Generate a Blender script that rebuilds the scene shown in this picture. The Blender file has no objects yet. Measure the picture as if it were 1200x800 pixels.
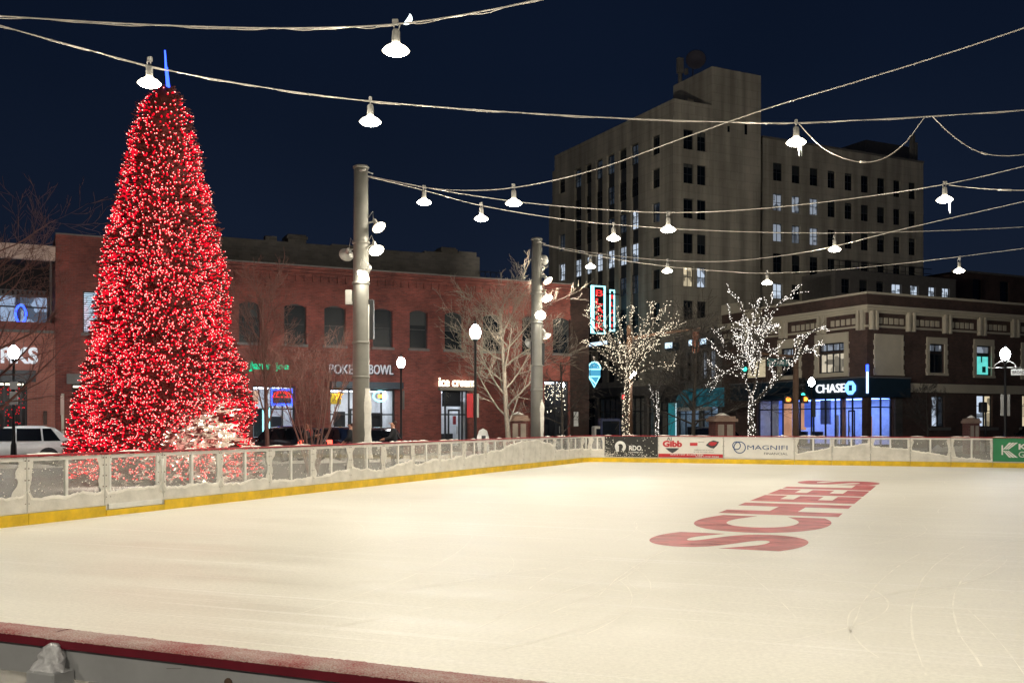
import bpy, math, random
from mathutils import Vector, Matrix, noise
R = math.radians
PI = math.pi
random.seed(7)
scene = bpy.context.scene
COL = scene.collection

# ------------------------------------------------------------------ helpers
class MB:
    """collects faces of ONE mesh"""
    def __init__(s): s.v = []; s.f = []; s.m = []; s.sm = []
    def quad(s, pts, m=0, sm=False):
        i = len(s.v); s.v += [tuple(p) for p in pts]; s.f.append(tuple(range(i, i+len(pts)))); s.m.append(m); s.sm.append(sm)
    def box(s, x0, x1, y0, y1, z0, z1, m=0, M=None):
        P = [(x0,y0,z0),(x1,y0,z0),(x1,y1,z0),(x0,y1,z0),(x0,y0,z1),(x1,y0,z1),(x1,y1,z1),(x0,y1,z1)]
        if M is not None: P = [tuple(M @ Vector(p)) for p in P]
        i = len(s.v); s.v += P
        for f in ((3,2,1,0),(4,5,6,7),(0,1,5,4),(1,2,6,5),(2,3,7,6),(3,0,4,7)):
            s.f.append(tuple(i+k for k in f)); s.m.append(m); s.sm.append(False)
    def bbox(s, x0, x1, y0, y1, z0, z1, b=.01, m=0, M=None):
        """box with chamfered vertical and top edges"""
        ring = [(x0+b,y0),(x1-b,y0),(x1,y0+b),(x1,y1-b),(x1-b,y1),(x0+b,y1),(x0,y1-b),(x0,y0+b)]
        ring2 = [(x0+b,y0+b),(x1-b,y0+b),(x1-b,y0+b),(x1-b,y1-b),(x1-b,y1-b),(x0+b,y1-b),(x0+b,y1-b),(x0+b,y0+b)]
        L = [[(x,y,z0) for x,y in ring],[(x,y,z1-b) for x,y in ring],[(x,y,z1) for x,y in ring2]]
        if M is not None: L = [[tuple(M @ Vector(p)) for p in l] for l in L]
        i = len(s.v)
        for l in L: s.v += l
        for r in (0,1):
            for k in range(8):
                a,b_ = i+r*8+k, i+r*8+(k+1)%8
                s.f.append((a,b_,b_+8,a+8)); s.m.append(m); s.sm.append(False)
        s.f.append((i+16,i+18,i+20,i+22)); s.m.append(m); s.sm.append(False)
        s.f.append(tuple(i+k for k in range(7,-1,-1))); s.m.append(m); s.sm.append(False)
    def tube(s, pts, r, n=6, m=0, sm=True, cap=True):
        pts = [Vector(p) for p in pts]
        if not isinstance(r, (list,tuple)): r = [r]*len(pts)
        i = len(s.v); prev = None
        for k,p in enumerate(pts):
            t = (pts[min(k+1,len(pts)-1)]-pts[max(k-1,0)])
            if t.length < 1e-9: t = Vector((0,0,1))
            t.normalize()
            if prev is None:
                up = Vector((0,0,1)) if abs(t.z) < .9 else Vector((1,0,0))
                a = t.cross(up).normalized()
            else:
                a = (prev - t*prev.dot(t))
                a = a.normalized() if a.length > 1e-6 else t.orthogonal().normalized()
            prev = a; b = t.cross(a)
            for j in range(n):
                an = 2*PI*j/n
                s.v.append(tuple(p + (a*math.cos(an)+b*math.sin(an))*r[k]))
        for k in range(len(pts)-1):
            for j in range(n):
                a_,b_ = i+k*n+j, i+k*n+(j+1)%n
                s.f.append((a_,b_,b_+n,a_+n)); s.m.append(m); s.sm.append(sm)
        if cap:
            s.f.append(tuple(i+j for j in range(n-1,-1,-1))); s.m.append(m); s.sm.append(False)
            e = i+(len(pts)-1)*n
            s.f.append(tuple(e+j for j in range(n))); s.m.append(m); s.sm.append(False)
    def lathe(s, prof, c=(0,0,0), n=16, m=0, axis=None, sm=True):
        """prof: (r,z) list turned about z (or along axis) at c"""
        c = Vector(c); i = len(s.v)
        Q = Matrix.Identity(3) if axis is None else Vector((0,0,1)).rotation_difference(Vector(axis)).to_matrix()
        for (r,z) in prof:
            for j in range(n):
                a = 2*PI*j/n
                s.v.append(tuple(c + Q @ Vector((r*math.cos(a), r*math.sin(a), z))))
        for k in range(len(prof)-1):
            for j in range(n):
                a_,b_ = i+k*n+j, i+k*n+(j+1)%n
                s.f.append((a_,b_,b_+n,a_+n)); s.m.append(m); s.sm.append(sm)
        s.f.append(tuple(i+j for j in range(n-1,-1,-1))); s.m.append(m); s.sm.append(False)
        e = i+(len(prof)-1)*n
        s.f.append(tuple(e+j for j in range(n))); s.m.append(m); s.sm.append(False)
    def prism(s, poly, y0, y1, m=0, f=None):
        """poly in (x,z), extruded y0..y1; f maps (x,y,z)"""
        f = f or (lambda x,y,z:(x,y,z)); n = len(poly); i = len(s.v)
        s.v += [tuple(f(x,y0,z)) for x,z in poly] + [tuple(f(x,y1,z)) for x,z in poly]
        s.f.append(tuple(i+k for k in range(n))); s.m.append(m); s.sm.append(False)
        s.f.append(tuple(i+n+k for k in range(n-1,-1,-1))); s.m.append(m); s.sm.append(False)
        for k in range(n):
            a,b = i+k, i+(k+1)%n
            s.f.append((b,a,a+n,b+n)); s.m.append(m); s.sm.append(False)
    def octa(s, c, r, m=0, ax=None, L=None):
        c = Vector(c); ax = Vector(ax or (0,0,1)).normalized(); L = L or r
        a = ax.orthogonal().normalized(); b = ax.cross(a); i = len(s.v)
        for p in (c+a*r, c+b*r, c-a*r, c-b*r, c+ax*L, c-ax*L): s.v.append(tuple(p))
        for k in range(4):
            s.f.append((i+k, i+(k+1)%4, i+4)); s.m.append(m); s.sm.append(True)
            s.f.append((i+(k+1)%4, i+k, i+5)); s.m.append(m); s.sm.append(True)
    def mesh(s, name, mats, shift=None):
        me = bpy.data.meshes.new(name)
        v = s.v if shift is None else [(a+shift[0], b+shift[1], c+shift[2]) for a,b,c in s.v]
        me.from_pydata(v, [], s.f)
        if not isinstance(mats, (list,tuple)): mats = [mats]
        for m in mats: me.materials.append(m)
        me.polygons.foreach_set('material_index', s.m)
        me.polygons.foreach_set('use_smooth', s.sm)
        me.update(); return me
    def build(s, name, mats, parent=None, shift=None, loc=None, rz=0):
        return link(name, s.mesh(name, mats, shift), parent, loc, rz)

def link(name, data, parent=None, loc=None, rz=0):
    o = bpy.data.objects.new(name, data); COL.objects.link(o)
    if parent is not None: o.parent = parent
    if loc is not None: o.location = loc
    if rz: o.rotation_euler = (0,0,rz)
    return o
def tag(o, label=None, cat=None, group=None, kind=None):
    if label: o['label'] = label
    if cat: o['category'] = cat
    if group: o['group'] = group
    if kind: o['kind'] = kind
    return o
def thing(name, label, cat, loc=(0,0,0), rz=0, group=None):
    o = bpy.data.objects.new(name, None); COL.objects.link(o)
    o.empty_display_size = .3
    o.location = loc; o.rotation_euler = (0,0,rz)
    return tag(o, label, cat, group)
def copy_tree(o, parent=None):
    c = o.copy(); COL.objects.link(c)
    if parent is not None: c.parent = parent
    for ch in [x for x in o.children]: copy_tree(ch, c)
    return c

# ------------------------------------------------------------------ materials
def newmat(name):
    m = bpy.data.materials.new(name); m.use_nodes = True
    nt = m.node_tree; nt.nodes.clear()
    return m, nt, nt.nodes, nt.links
def srgb(r,g,b):
    f = lambda c: ((c/255+.055)/1.055)**2.4 if c > 10 else c/255/12.92
    return (f(r),f(g),f(b))
def pbr(name, col, rough=.6, metal=0, var=.15, scale=3., bump=0., bscale=40., spec=.5, col2=None, coat=0):
    m,nt,N,Lk = newmat(name)
    out = N.new('ShaderNodeOutputMaterial'); b = N.new('ShaderNodeBsdfPrincipled')
    b.inputs['Roughness'].default_value = rough; b.inputs['Metallic'].default_value = metal
    b.inputs['Specular IOR Level'].default_value = spec; b.inputs['Coat Weight'].default_value = coat
    tc = N.new('ShaderNodeTexCoord'); nz = N.new('ShaderNodeTexNoise')
    nz.inputs['Scale'].default_value = scale; nz.inputs['Detail'].default_value = 6; nz.inputs['Roughness'].default_value = .65
    Lk.new(tc.outputs['Object'], nz.inputs['Vector'])
    rp = N.new('ShaderNodeValToRGB')
    c2 = col2 or tuple(c*(1+var) for c in col); c1 = tuple(c*(1-var) for c in col) if col2 is None else col
    rp.color_ramp.elements[0].color = (*c1,1); rp.color_ramp.elements[1].color = (*c2,1)
    rp.color_ramp.elements[0].position = .32; rp.color_ramp.elements[1].position = .68
    Lk.new(nz.outputs['Fac'], rp.inputs['Fac']); Lk.new(rp.outputs['Color'], b.inputs['Base Color'])
    if bump:
        n2 = N.new('ShaderNodeTexNoise'); n2.inputs['Scale'].default_value = bscale; n2.inputs['Detail'].default_value = 4
        Lk.new(tc.outputs['Object'], n2.inputs['Vector'])
        bp = N.new('ShaderNodeBump'); bp.inputs['Strength'].default_value = bump; bp.inputs['Distance'].default_value = .02
        Lk.new(n2.outputs['Fac'], bp.inputs['Height']); Lk.new(bp.outputs['Normal'], b.inputs['Normal'])
    Lk.new(b.outputs['BSDF'], out.inputs['Surface'])
    return m
def brick(name, c1, c2, mortar, sc=1., var=.35, bw=.23, rh=.078, ms=.006, nsc=.5, streak=0.):
    m,nt,N,Lk = newmat(name)
    out = N.new('ShaderNodeOutputMaterial'); b = N.new('ShaderNodeBsdfPrincipled'); b.inputs['Roughness'].default_value = .85
    tc = N.new('ShaderNodeTexCoord'); sp = N.new('ShaderNodeSeparateXYZ'); ad = N.new('ShaderNodeMath'); cb = N.new('ShaderNodeCombineXYZ')
    Lk.new(tc.outputs['Object'], sp.inputs[0]); Lk.new(sp.outputs[0], ad.inputs[0]); Lk.new(sp.outputs[1], ad.inputs[1])
    Lk.new(ad.outputs[0], cb.inputs[0]); Lk.new(sp.outputs[2], cb.inputs[1])
    br = N.new('ShaderNodeTexBrick'); br.inputs['Scale'].default_value = sc
    br.inputs['Brick Width'].default_value = bw; br.inputs['Row Height'].default_value = rh; br.inputs['Mortar Size'].default_value = ms
    br.inputs['Color1'].default_value = (*c1,1); br.inputs['Color2'].default_value = (*c2,1); br.inputs['Mortar'].default_value = (*mortar,1)
    Lk.new(cb.outputs[0], br.inputs['Vector'])
    nz = N.new('ShaderNodeTexNoise'); nz.inputs['Scale'].default_value = nsc; nz.inputs['Detail'].default_value = 8; nz.inputs['Roughness'].default_value = .7
    Lk.new(tc.outputs['Object'], nz.inputs['Vector'])
    mr = N.new('ShaderNodeMapRange'); mr.inputs['From Min'].default_value = .3; mr.inputs['From Max'].default_value = .7
    mr.inputs['To Min'].default_value = 1-var; mr.inputs['To Max'].default_value = 1+var*.6
    Lk.new(nz.outputs['Fac'], mr.inputs['Value'])
    if streak:
        mp = N.new('ShaderNodeMapping'); mp.inputs['Scale'].default_value = (1.1,1.1,.07); Lk.new(tc.outputs['Object'], mp.inputs[0])
        ns = N.new('ShaderNodeTexNoise'); ns.inputs['Scale'].default_value = 1.; ns.inputs['Detail'].default_value = 6; Lk.new(mp.outputs[0], ns.inputs['Vector'])
        ms_ = N.new('ShaderNodeMapRange'); ms_.inputs['From Min'].default_value = .35; ms_.inputs['From Max'].default_value = .65; ms_.inputs['To Min'].default_value = 1-streak; ms_.inputs['To Max'].default_value = 1.1
        Lk.new(ns.outputs['Fac'], ms_.inputs['Value']); mm = N.new('ShaderNodeMath'); mm.operation = 'MULTIPLY'; Lk.new(mr.outputs['Result'], mm.inputs[0]); Lk.new(ms_.outputs['Result'], mm.inputs[1]); mr = mm
    mx = N.new('ShaderNodeVectorMath'); mx.operation = 'SCALE'
    Lk.new(br.outputs['Color'], mx.inputs[0]); Lk.new(mr.outputs[0], mx.inputs['Scale'])
    Lk.new(mx.outputs[0], b.inputs['Base Color'])
    bp = N.new('ShaderNodeBump'); bp.inputs['Strength'].default_value = .4; bp.inputs['Distance'].default_value = .008
    Lk.new(br.outputs['Fac'], bp.inputs['Height']); bp.invert = True; Lk.new(bp.outputs['Normal'], b.inputs['Normal'])
    Lk.new(b.outputs['BSDF'], out.inputs['Surface']); return m
def emit(name, col, strength, var=0, scale=2., col2=None):
    m,nt,N,Lk = newmat(name)
    out = N.new('ShaderNodeOutputMaterial'); e = N.new('ShaderNodeEmission')
    e.inputs['Color'].default_value = (*col,1); e.inputs['Strength'].default_value = strength
    if var:
        tc = N.new('ShaderNodeTexCoord'); nz = N.new('ShaderNodeTexNoise'); nz.inputs['Scale'].default_value = scale; nz.inputs['Detail'].default_value = 3
        Lk.new(tc.outputs['Object'], nz.inputs['Vector'])
        rp = N.new('ShaderNodeValToRGB'); rp.color_ramp.elements[0].position = .35; rp.color_ramp.elements[1].position = .65
        rp.color_ramp.elements[0].color = (*[c*(1-var) for c in (col2 or col)],1); rp.color_ramp.elements[1].color = (*col,1)
        Lk.new(nz.outputs['Fac'], rp.inputs['Fac']); Lk.new(rp.outputs['Color'], e.inputs['Color'])
    Lk.new(e.outputs[0], out.inputs['Surface']); return m
def glass(name, tint=(1,1,1), refl=1.0, haze=0, hazecol=(.8,.8,.8)):
    """thin clear pane: transparent with fresnel reflection (and optional noisy haze)"""
    m,nt,N,Lk = newmat(name)
    out = N.new('ShaderNodeOutputMaterial'); t = N.new('ShaderNodeBsdfTransparent'); t.inputs[0].default_value = (*tint,1)
    g = N.new('ShaderNodeBsdfGlossy'); g.inputs['Roughness'].default_value = .03
    lw_ = N.new('ShaderNodeLayerWeight'); lw_.inputs['Blend'].default_value = .5; fr = N.new('ShaderNodeMath'); fr.operation = 'POWER'; fr.inputs[1].default_value = 4; Lk.new(lw_.outputs['Facing'], fr.inputs[0]); fa_ = N.new('ShaderNodeMath'); fa_.operation = 'ADD'; fa_.inputs[1].default_value = .05; Lk.new(fr.outputs[0], fa_.inputs[0]); fr = fa_
    mu = N.new('ShaderNodeMath'); mu.operation = 'MULTIPLY'; mu.inputs[1].default_value = refl
    Lk.new(fr.outputs[0], mu.inputs[0])
    mx = N.new('ShaderNodeMixShader'); Lk.new(mu.outputs[0], mx.inputs[0]); Lk.new(t.outputs[0], mx.inputs[1]); Lk.new(g.outputs[0], mx.inputs[2])
    last = mx
    if haze:
        tc = N.new('ShaderNodeTexCoord'); nz = N.new('ShaderNodeTexNoise'); nz.inputs['Scale'].default_value = 2.2; nz.inputs['Detail'].default_value = 8; nz.inputs['Roughness'].default_value = .7
        Lk.new(tc.outputs['Object'], nz.inputs['Vector'])
        mr = N.new('ShaderNodeMapRange'); mr.inputs['From Min'].default_value = .35; mr.inputs['From Max'].default_value = .75
        mr.inputs['To Min'].default_value = haze*.6; mr.inputs['To Max'].default_value = haze*1.6
        Lk.new(nz.outputs['Fac'], mr.inputs['Value'])
        n2 = N.new('ShaderNodeTexNoise'); n2.inputs['Scale'].default_value = 38; n2.inputs['Detail'].default_value = 3
        Lk.new(tc.outputs['Object'], n2.inputs['Vector'])
        m2 = N.new('ShaderNodeMapRange'); m2.inputs['From Min'].default_value = .73; m2.inputs['From Max'].default_value = .79
        Lk.new(n2.outputs['Fac'], m2.inputs['Value'])
        mxm = N.new('ShaderNodeMath'); mxm.operation = 'MAXIMUM'; Lk.new(mr.outputs['Result'], mxm.inputs[0]); Lk.new(m2.outputs['Result'], mxm.inputs[1])
        d = N.new('ShaderNodeBsdfDiffuse'); d.inputs[0].default_value = (*hazecol,1)
        m3 = N.new('ShaderNodeMixShader'); Lk.new(mxm.outputs[0], m3.inputs[0]); Lk.new(mx.outputs[0], m3.inputs[1]); Lk.new(d.outputs[0], m3.inputs[2]); last = m3
    Lk.new(last.outputs[0], out.inputs['Surface']); return m
def litwin(name, col, strength, stripes=0.):
    """a window lit from inside: emission with blotchy variation, optional blinds"""
    m,nt,N,Lk = newmat(name)
    out = N.new('ShaderNodeOutputMaterial'); e = N.new('ShaderNodeEmission'); e.inputs['Strength'].default_value = strength
    g = N.new('ShaderNodeBsdfGlossy'); g.inputs['Roughness'].default_value = .05; g.inputs[0].default_value = (.3,.3,.3,1)
    tc = N.new('ShaderNodeTexCoord'); vo = N.new('ShaderNodeTexVoronoi'); vo.distance = 'CHEBYCHEV'; vo.inputs['Scale'].default_value = 1.6
    oi = N.new('ShaderNodeObjectInfo'); va = N.new('ShaderNodeVectorMath'); Lk.new(tc.outputs['Object'], va.inputs[0]); Lk.new(oi.outputs['Location'], va.inputs[1]); Lk.new(va.outputs[0], vo.inputs['Vector'])
    rp = N.new('ShaderNodeValToRGB'); rp.color_ramp.elements[0].color = (*[c*.25 for c in col],1); rp.color_ramp.elements[1].color = (*col,1)
    rp.color_ramp.elements[0].position = .25; rp.color_ramp.elements[1].position = .6
    sp = N.new('ShaderNodeSeparateColor'); Lk.new(vo.outputs['Color'], sp.inputs[0])
    Lk.new(sp.outputs[0], rp.inputs['Fac']); src = rp.outputs['Color']
    if stripes:
        wv = N.new('ShaderNodeTexWave'); wv.bands_direction = 'Z'; wv.inputs['Scale'].default_value = stripes
        Lk.new(tc.outputs['Object'], wv.inputs['Vector'])
        r2 = N.new('ShaderNodeValToRGB'); r2.color_ramp.elements[0].color = (.18,.2,.24,1); r2.color_ramp.elements[0].position = .2; r2.color_ramp.elements[1].position = .5
        Lk.new(wv.outputs['Fac'], r2.inputs['Fac'])
        mm = N.new('ShaderNodeMix'); mm.data_type = 'RGBA'; mm.blend_type = 'MULTIPLY'; mm.inputs[0].default_value = 1
        mm.inputs[6].default_value = (*col,1); Lk.new(r2.outputs['Color'], mm.inputs[7]); src = mm.outputs[2]
    Lk.new(src, e.inputs['Color'])
    ad = N.new('ShaderNodeAddShader'); Lk.new(e.outputs[0], ad.inputs[0]); Lk.new(g.outputs[0], ad.inputs[1])
    Lk.new(ad.outputs[0], out.inputs['Surface']); return m

M = {}
M['brick_red'] = brick('red brick', (.27,.066,.048), (.17,.044,.034), (.19,.105,.09), var=.62)
M['brick_pink'] = brick('salmon brick', (.40,.14,.10), (.33,.11,.08), (.33,.22,.19))
M['brick_brown'] = brick('brown brick', (.105,.058,.046), (.07,.042,.036), (.085,.065,.058), var=.5)
M['brick_grey'] = brick('grey brick', (.10,.09,.08), (.07,.065,.06), (.09,.085,.08), .6)
M['stone'] = pbr('tan limestone', (.52,.465,.365), .85, var=.12, scale=.6, bump=.3)
M['stone_tower'] = brick('tower limestone', (.50,.455,.375), (.45,.41,.335), (.34,.31,.26), 1., .25, 1.4, .7, .014, .16, .38)
M['stone_dark'] = pbr('grey stone', (.16,.15,.14), .85, bump=.3)
M['stone_beige'] = pbr('beige stucco', (.30,.27,.22), .9, scale=.5)
M['terracotta'] = pbr('salmon fascia', (.55,.40,.33), .8, var=.12, scale=.8)
M['dark_frame'] = pbr('dark window frame', (.018,.02,.025), .45)
M['grey_frame'] = pbr('grey metal trim', (.12,.12,.125), .5)
M['spandrel'] = pbr('dark spandrel', (.035,.04,.05), .5, scale=1)
M['wood_white'] = pbr('white painted trim', (.6,.6,.58), .6)
M['asphalt'] = pbr('asphalt', (.05,.05,.052), .75, var=.3, scale=1.2, bump=.35, bscale=60)
M['concrete'] = pbr('wet concrete paving', (.085,.082,.078), .6, var=.2, scale=.8, bump=.25)
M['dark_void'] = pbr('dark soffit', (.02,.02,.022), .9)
M['roof'] = pbr('roofing', (.06,.06,.06), .95)
M['black_metal'] = pbr('black metal', (.012,.012,.013), .4, spec=.4)
M['pole_grey'] = pbr('galvanised pole', (.22,.215,.19), .55, metal=.25, var=.12, scale=2)
M['fixture'] = pbr('fixture metal', (.42,.41,.38), .45, metal=.3)
M['cable'] = pbr('pale cable sheath', (.62,.58,.52), .6)
M['brown_pole'] = pbr('weathered brown pole', (.16,.09,.055), .7)
M['bark'] = pbr('pale bark', (.22,.19,.155), .9, var=.25, scale=14, bump=.3)
M['bark_red'] = pbr('red brown bark', (.17,.085,.07), .9, var=.2, scale=14, bump=.3)
M['bark_dark'] = pbr('dark bark', (.05,.042,.035), .9, var=.2, scale=14)
M['needles'] = pbr('fir needles', (.11,.026,.022), .7, var=.4, scale=6)
M['whitened'] = pbr('flood whitened needles', (.80,.77,.70), .85, var=.12, scale=9)  # white floodlight on the tree base put into the needle colour
M['bulb_red'] = emit('red bulb glass', (1.,.006,.024), 1.35)
M['bulb_core'] = emit('bulb filament', (1.,.42,.36), 4.)
M['bulb_warm'] = emit('warm bulb', (1.,.85,.62), 3.2)
M['bulb_cool'] = emit('cool bulb', (1.,.93,.84), 3.2)
M['lens'] = emit('floodlight lens', (1.,.93,.78), 70.)
M['refractor'] = emit('glowing prismatic shade', (1.,.90,.70), 7.)
M['lens_dim'] = emit('side floodlight lens', (1.,.84,.6), 9.)
M['lens_off'] = pbr('unlit lens', (.5,.5,.48), .2)
M['acorn'] = emit('street lamp globe', (.93,.97,1.), 150.)
M['white_board'] = pbr('scuffed shaded board', (.50,.48,.43), .6, scale=2.3, bump=.3, col2=(.74,.71,.65))  # grey of the lower face mixes dirt stains with painted shade
M['alu'] = pbr('white coated aluminium', (.70,.69,.65), .45, var=.1, scale=3)
M['alu_grey'] = pbr('cold grey aluminium', (.36,.365,.37), .5, var=.12, scale=5)
M['yellow'] = pbr('yellow kick plate', (.66,.43,.008), .5, var=.22, scale=3.5)
M['cap_red'] = pbr('red board cap', (.28,.012,.02), .5, var=.2, scale=3)
M['cap_dark'] = pbr('maroon board cap', (.16,.006,.018), .5, var=.15, scale=9)
M['snow'] = pbr('packed snow', (.78,.75,.68), .9, var=.10, scale=5, bump=.6, bscale=22)
M['bolt'] = pbr('rusty bolt', (.09,.05,.03), .7)
M['blue_glow'] = emit('blue neon', (.03,.08,1.), 5.)
M['white_glow'] = emit('white sign letter', (.95,.97,1.), 2.2)
M['warm_glow'] = emit('warm sign letter', (1.,.9,.68), 3.)
M['green_glow'] = emit('green neon', (.02,.62,.30), 1.3)
M['red_glow'] = emit('red neon', (1.,.05,.05), 1.6)
M['cyan_glow'] = emit('cyan neon', (.35,.9,1.), 2.6)
M['orange_glow'] = emit('orange signal', (1.,.25,.03), 4.)
M['sig_green'] = emit('green signal', (.05,.9,.65), 4.)
M['clear'] = glass('clear shop glass', (.9,.93,.95), 1.)
M['board_glass'] = glass('dirty acrylic', (.95,.95,.95), .7, .18, (.84,.82,.76))
M['near_glass'] = glass('frosty acrylic', (.9,.9,.9), .5, .5, (.55,.53,.50))
def darkglass(name, col=(.006,.009,.014), rough=.16):
    return pbr(name, col, rough, var=.4, scale=.7, spec=.22)
def pane_random(name, base, light):
    m = darkglass(name, base, .25); nt = m.node_tree; N = nt.nodes; Lk = nt.links
    b = [n for n in N if n.type == 'BSDF_PRINCIPLED'][0]; src = b.inputs['Base Color'].links[0].from_socket
    oi = N.new('ShaderNodeObjectInfo'); rp = N.new('ShaderNodeValToRGB'); rp.color_ramp.interpolation = 'CONSTANT'
    rp.color_ramp.elements[0].color = (0,0,0,1); rp.color_ramp.elements[1].position = .45; rp.color_ramp.elements[1].color = (.35,.35,.35,1)
    e = rp.color_ramp.elements.new(.75); e.color = (1,1,1,1); Lk.new(oi.outputs['Random'], rp.inputs['Fac'])
    tc = N.new('ShaderNodeTexCoord'); sp = N.new('ShaderNodeSeparateXYZ'); Lk.new(tc.outputs['Generated'], sp.inputs[0])
    gt = N.new('ShaderNodeMath'); gt.operation = 'GREATER_THAN'; Lk.new(sp.outputs[2], gt.inputs[0]); Lk.new(oi.outputs['Random'], gt.inputs[1])
    mu = N.new('ShaderNodeMath'); mu.operation = 'MULTIPLY'; Lk.new(rp.outputs['Color'], mu.inputs[0]); Lk.new(gt.outputs[0], mu.inputs[1])
    mx = N.new('ShaderNodeMix'); mx.data_type = 'RGBA'; Lk.new(mu.outputs[0], mx.inputs[0]); Lk.new(src, mx.inputs[6]); mx.inputs[7].default_value = (*light,1)
    Lk.new(mx.outputs[2], b.inputs['Base Color']); return m
M['pane_dark'] = darkglass('dark window glass')
M['pane_blue'] = pane_random('blue black glass', (.004,.008,.013), (.11,.115,.11))
M['pane_dim'] = litwin('dim window', (.16,.22,.30), .12)
M['pane_lit'] = litwin('lit office window', (.72,.84,1.), .75)
M['pane_warm'] = litwin('warm lit window', (1.,.84,.55), .7)
M['pane_blind'] = litwin('blinds lit window', (.62,.84,1.), .9, 3.2)
M['pane_teal'] = emit('teal screen glow', (.16,.86,.78), .95, .25, 1.5)
M['room_cool'] = emit('cool room light', (.82,.88,1.), 5.5)
M['room_warm'] = emit('warm room light', (1.,.86,.62), 5.)
M['room_blue'] = emit('blue room light', (.16,.30,1.), 10.)
M['paper'] = pbr('white wall', (.75,.75,.75), .8)
M['blue_panel'] = pbr('blue panel', (.05,.12,.6), .5)
M['wood'] = pbr('wood panel', (.5,.26,.15), .6)
M['dark_thing'] = pbr('dark furniture', (.02,.02,.025), .6)
M['navy_band'] = pbr('navy fascia', (.012,.028,.045), .45)
M['teal_cloth'] = pbr('teal awning cloth', (.03,.16,.19), .8, var=.25, scale=2)
M['awning_lit'] = emit('glowing teal awning', (.045,.25,.32), .42, .75, 1.1)  # cloth given its own teal emission with noisy variation
M['panel_warm_lit'] = emit('warm panel with glow', (1.,.50,.30), .75, .35, .8)  # orange light on the bank's wood columns put in as emission
M['panel_blue_lit'] = emit('blue panel with glow', (.12,.22,1.), .9, .3, 1.2)  # blue room light on the bank's panels put in as emission
M['black_cloth'] = pbr('black awning cloth', (.02,.022,.025), .85)
M['car_white'] = pbr('white car paint', (.78,.78,.78), .25, var=.05, coat=.6)
M['car_dark'] = pbr('dark car paint', (.012,.014,.02), .22, var=.1, coat=.7)
M['car_blue'] = pbr('navy car paint', (.012,.02,.05), .22, var=.1, coat=.7)
M['car_silver'] = pbr('silver car paint', (.35,.36,.38), .25, metal=.5, var=.05, coat=.6)
M['tyre'] = pbr('tyre rubber', (.012,.012,.012), .9)
M['rim'] = pbr('alloy rim', (.4,.4,.42), .35, metal=.8)
M['car_glass'] = darkglass('car glass', (.008,.01,.014), .05)
M['tail'] = pbr('tail lamp', (.25,.01,.012), .25)
M['tail_lit'] = emit('lit tail lamp', (1.,.10,.06), 4.)
M['ad_black'] = pbr('black banner', (.014,.015,.014), .5, var=.3, scale=5)
M['ad_white'] = pbr('white banner', (.70,.68,.63), .5, var=.06, scale=2)
M['ad_red'] = pbr('red print', (.42,.012,.02), .5)
M['ad_green'] = pbr('green banner', (.02,.22,.085), .5, var=.12, scale=3)
M['ad_navy'] = pbr('navy print', (.012,.05,.17), .5)
M['ad_dark'] = pbr('dark print', (.03,.035,.04), .5)
def worn_paint():
    m = pbr('worn red ice paint', (.50,.075,.08), .5, var=.30, scale=2.6); nt = m.node_tree; N = nt.nodes; Lk = nt.links
    b = [n for n in N if n.type == 'BSDF_PRINCIPLED'][0]; out = [n for n in N if n.type == 'OUTPUT_MATERIAL'][0]
    tc = N.new('ShaderNodeTexCoord'); mp = N.new('ShaderNodeMapping'); mp.inputs['Scale'].default_value = (1,.35,1); mp.inputs['Rotation'].default_value = (0,0,.5); Lk.new(tc.outputs['Object'], mp.inputs[0])
    n1 = N.new('ShaderNodeTexNoise'); n1.inputs['Scale'].default_value = 3.2; n1.inputs['Detail'].default_value = 9; n1.inputs['Roughness'].default_value = .72; Lk.new(mp.outputs[0], n1.inputs['Vector'])
    mr = N.new('ShaderNodeMapRange'); mr.inputs['From Min'].default_value = .50; mr.inputs['From Max'].default_value = .72; mr.inputs['To Min'].default_value = .06; mr.inputs['To Max'].default_value = .75; Lk.new(n1.outputs['Fac'], mr.inputs['Value'])
    t = N.new('ShaderNodeBsdfTransparent'); mx = N.new('ShaderNodeMixShader'); Lk.new(mr.outputs[0], mx.inputs[0]); Lk.new(b.outputs[0], mx.inputs[1]); Lk.new(t.outputs[0], mx.inputs[2]); Lk.new(mx.outputs[0], out.inputs['Surface']); return m
M['ice_red'] = worn_paint()
M['sign_green'] = pbr('green street sign', (.01,.13,.13), .4)
M['sign_white'] = pbr('white street sign', (.75,.76,.74), .4)
M['skin'] = pbr('skin', (.45,.24,.17), .6)
M['hair'] = pbr('brown hair', (.07,.025,.015), .6)
M['hair_red'] = pbr('auburn hair', (.16,.05,.03), .6)
M['coat_dark'] = pbr('black coat', (.015,.016,.02), .85)
M['coat_red'] = pbr('red scarf wool', (.5,.05,.05), .9)
M['denim'] = pbr('dark denim', (.02,.03,.06), .9)
M['brick_pillar'] = brick('pillar brick', (.13,.04,.03), (.10,.03,.025), (.14,.09,.08))
M['teal_panel'] = emit('lit teal panel', (.05,.42,.48), .35)
M['bin_blue'] = pbr('blue box paint', (.02,.03,.08), .5)
M['icicle'] = pbr('icicle', (.85,.85,.85), .15)
M['moon'] = emit('moonlight', (.85,.97,1.), 3.)

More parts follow.
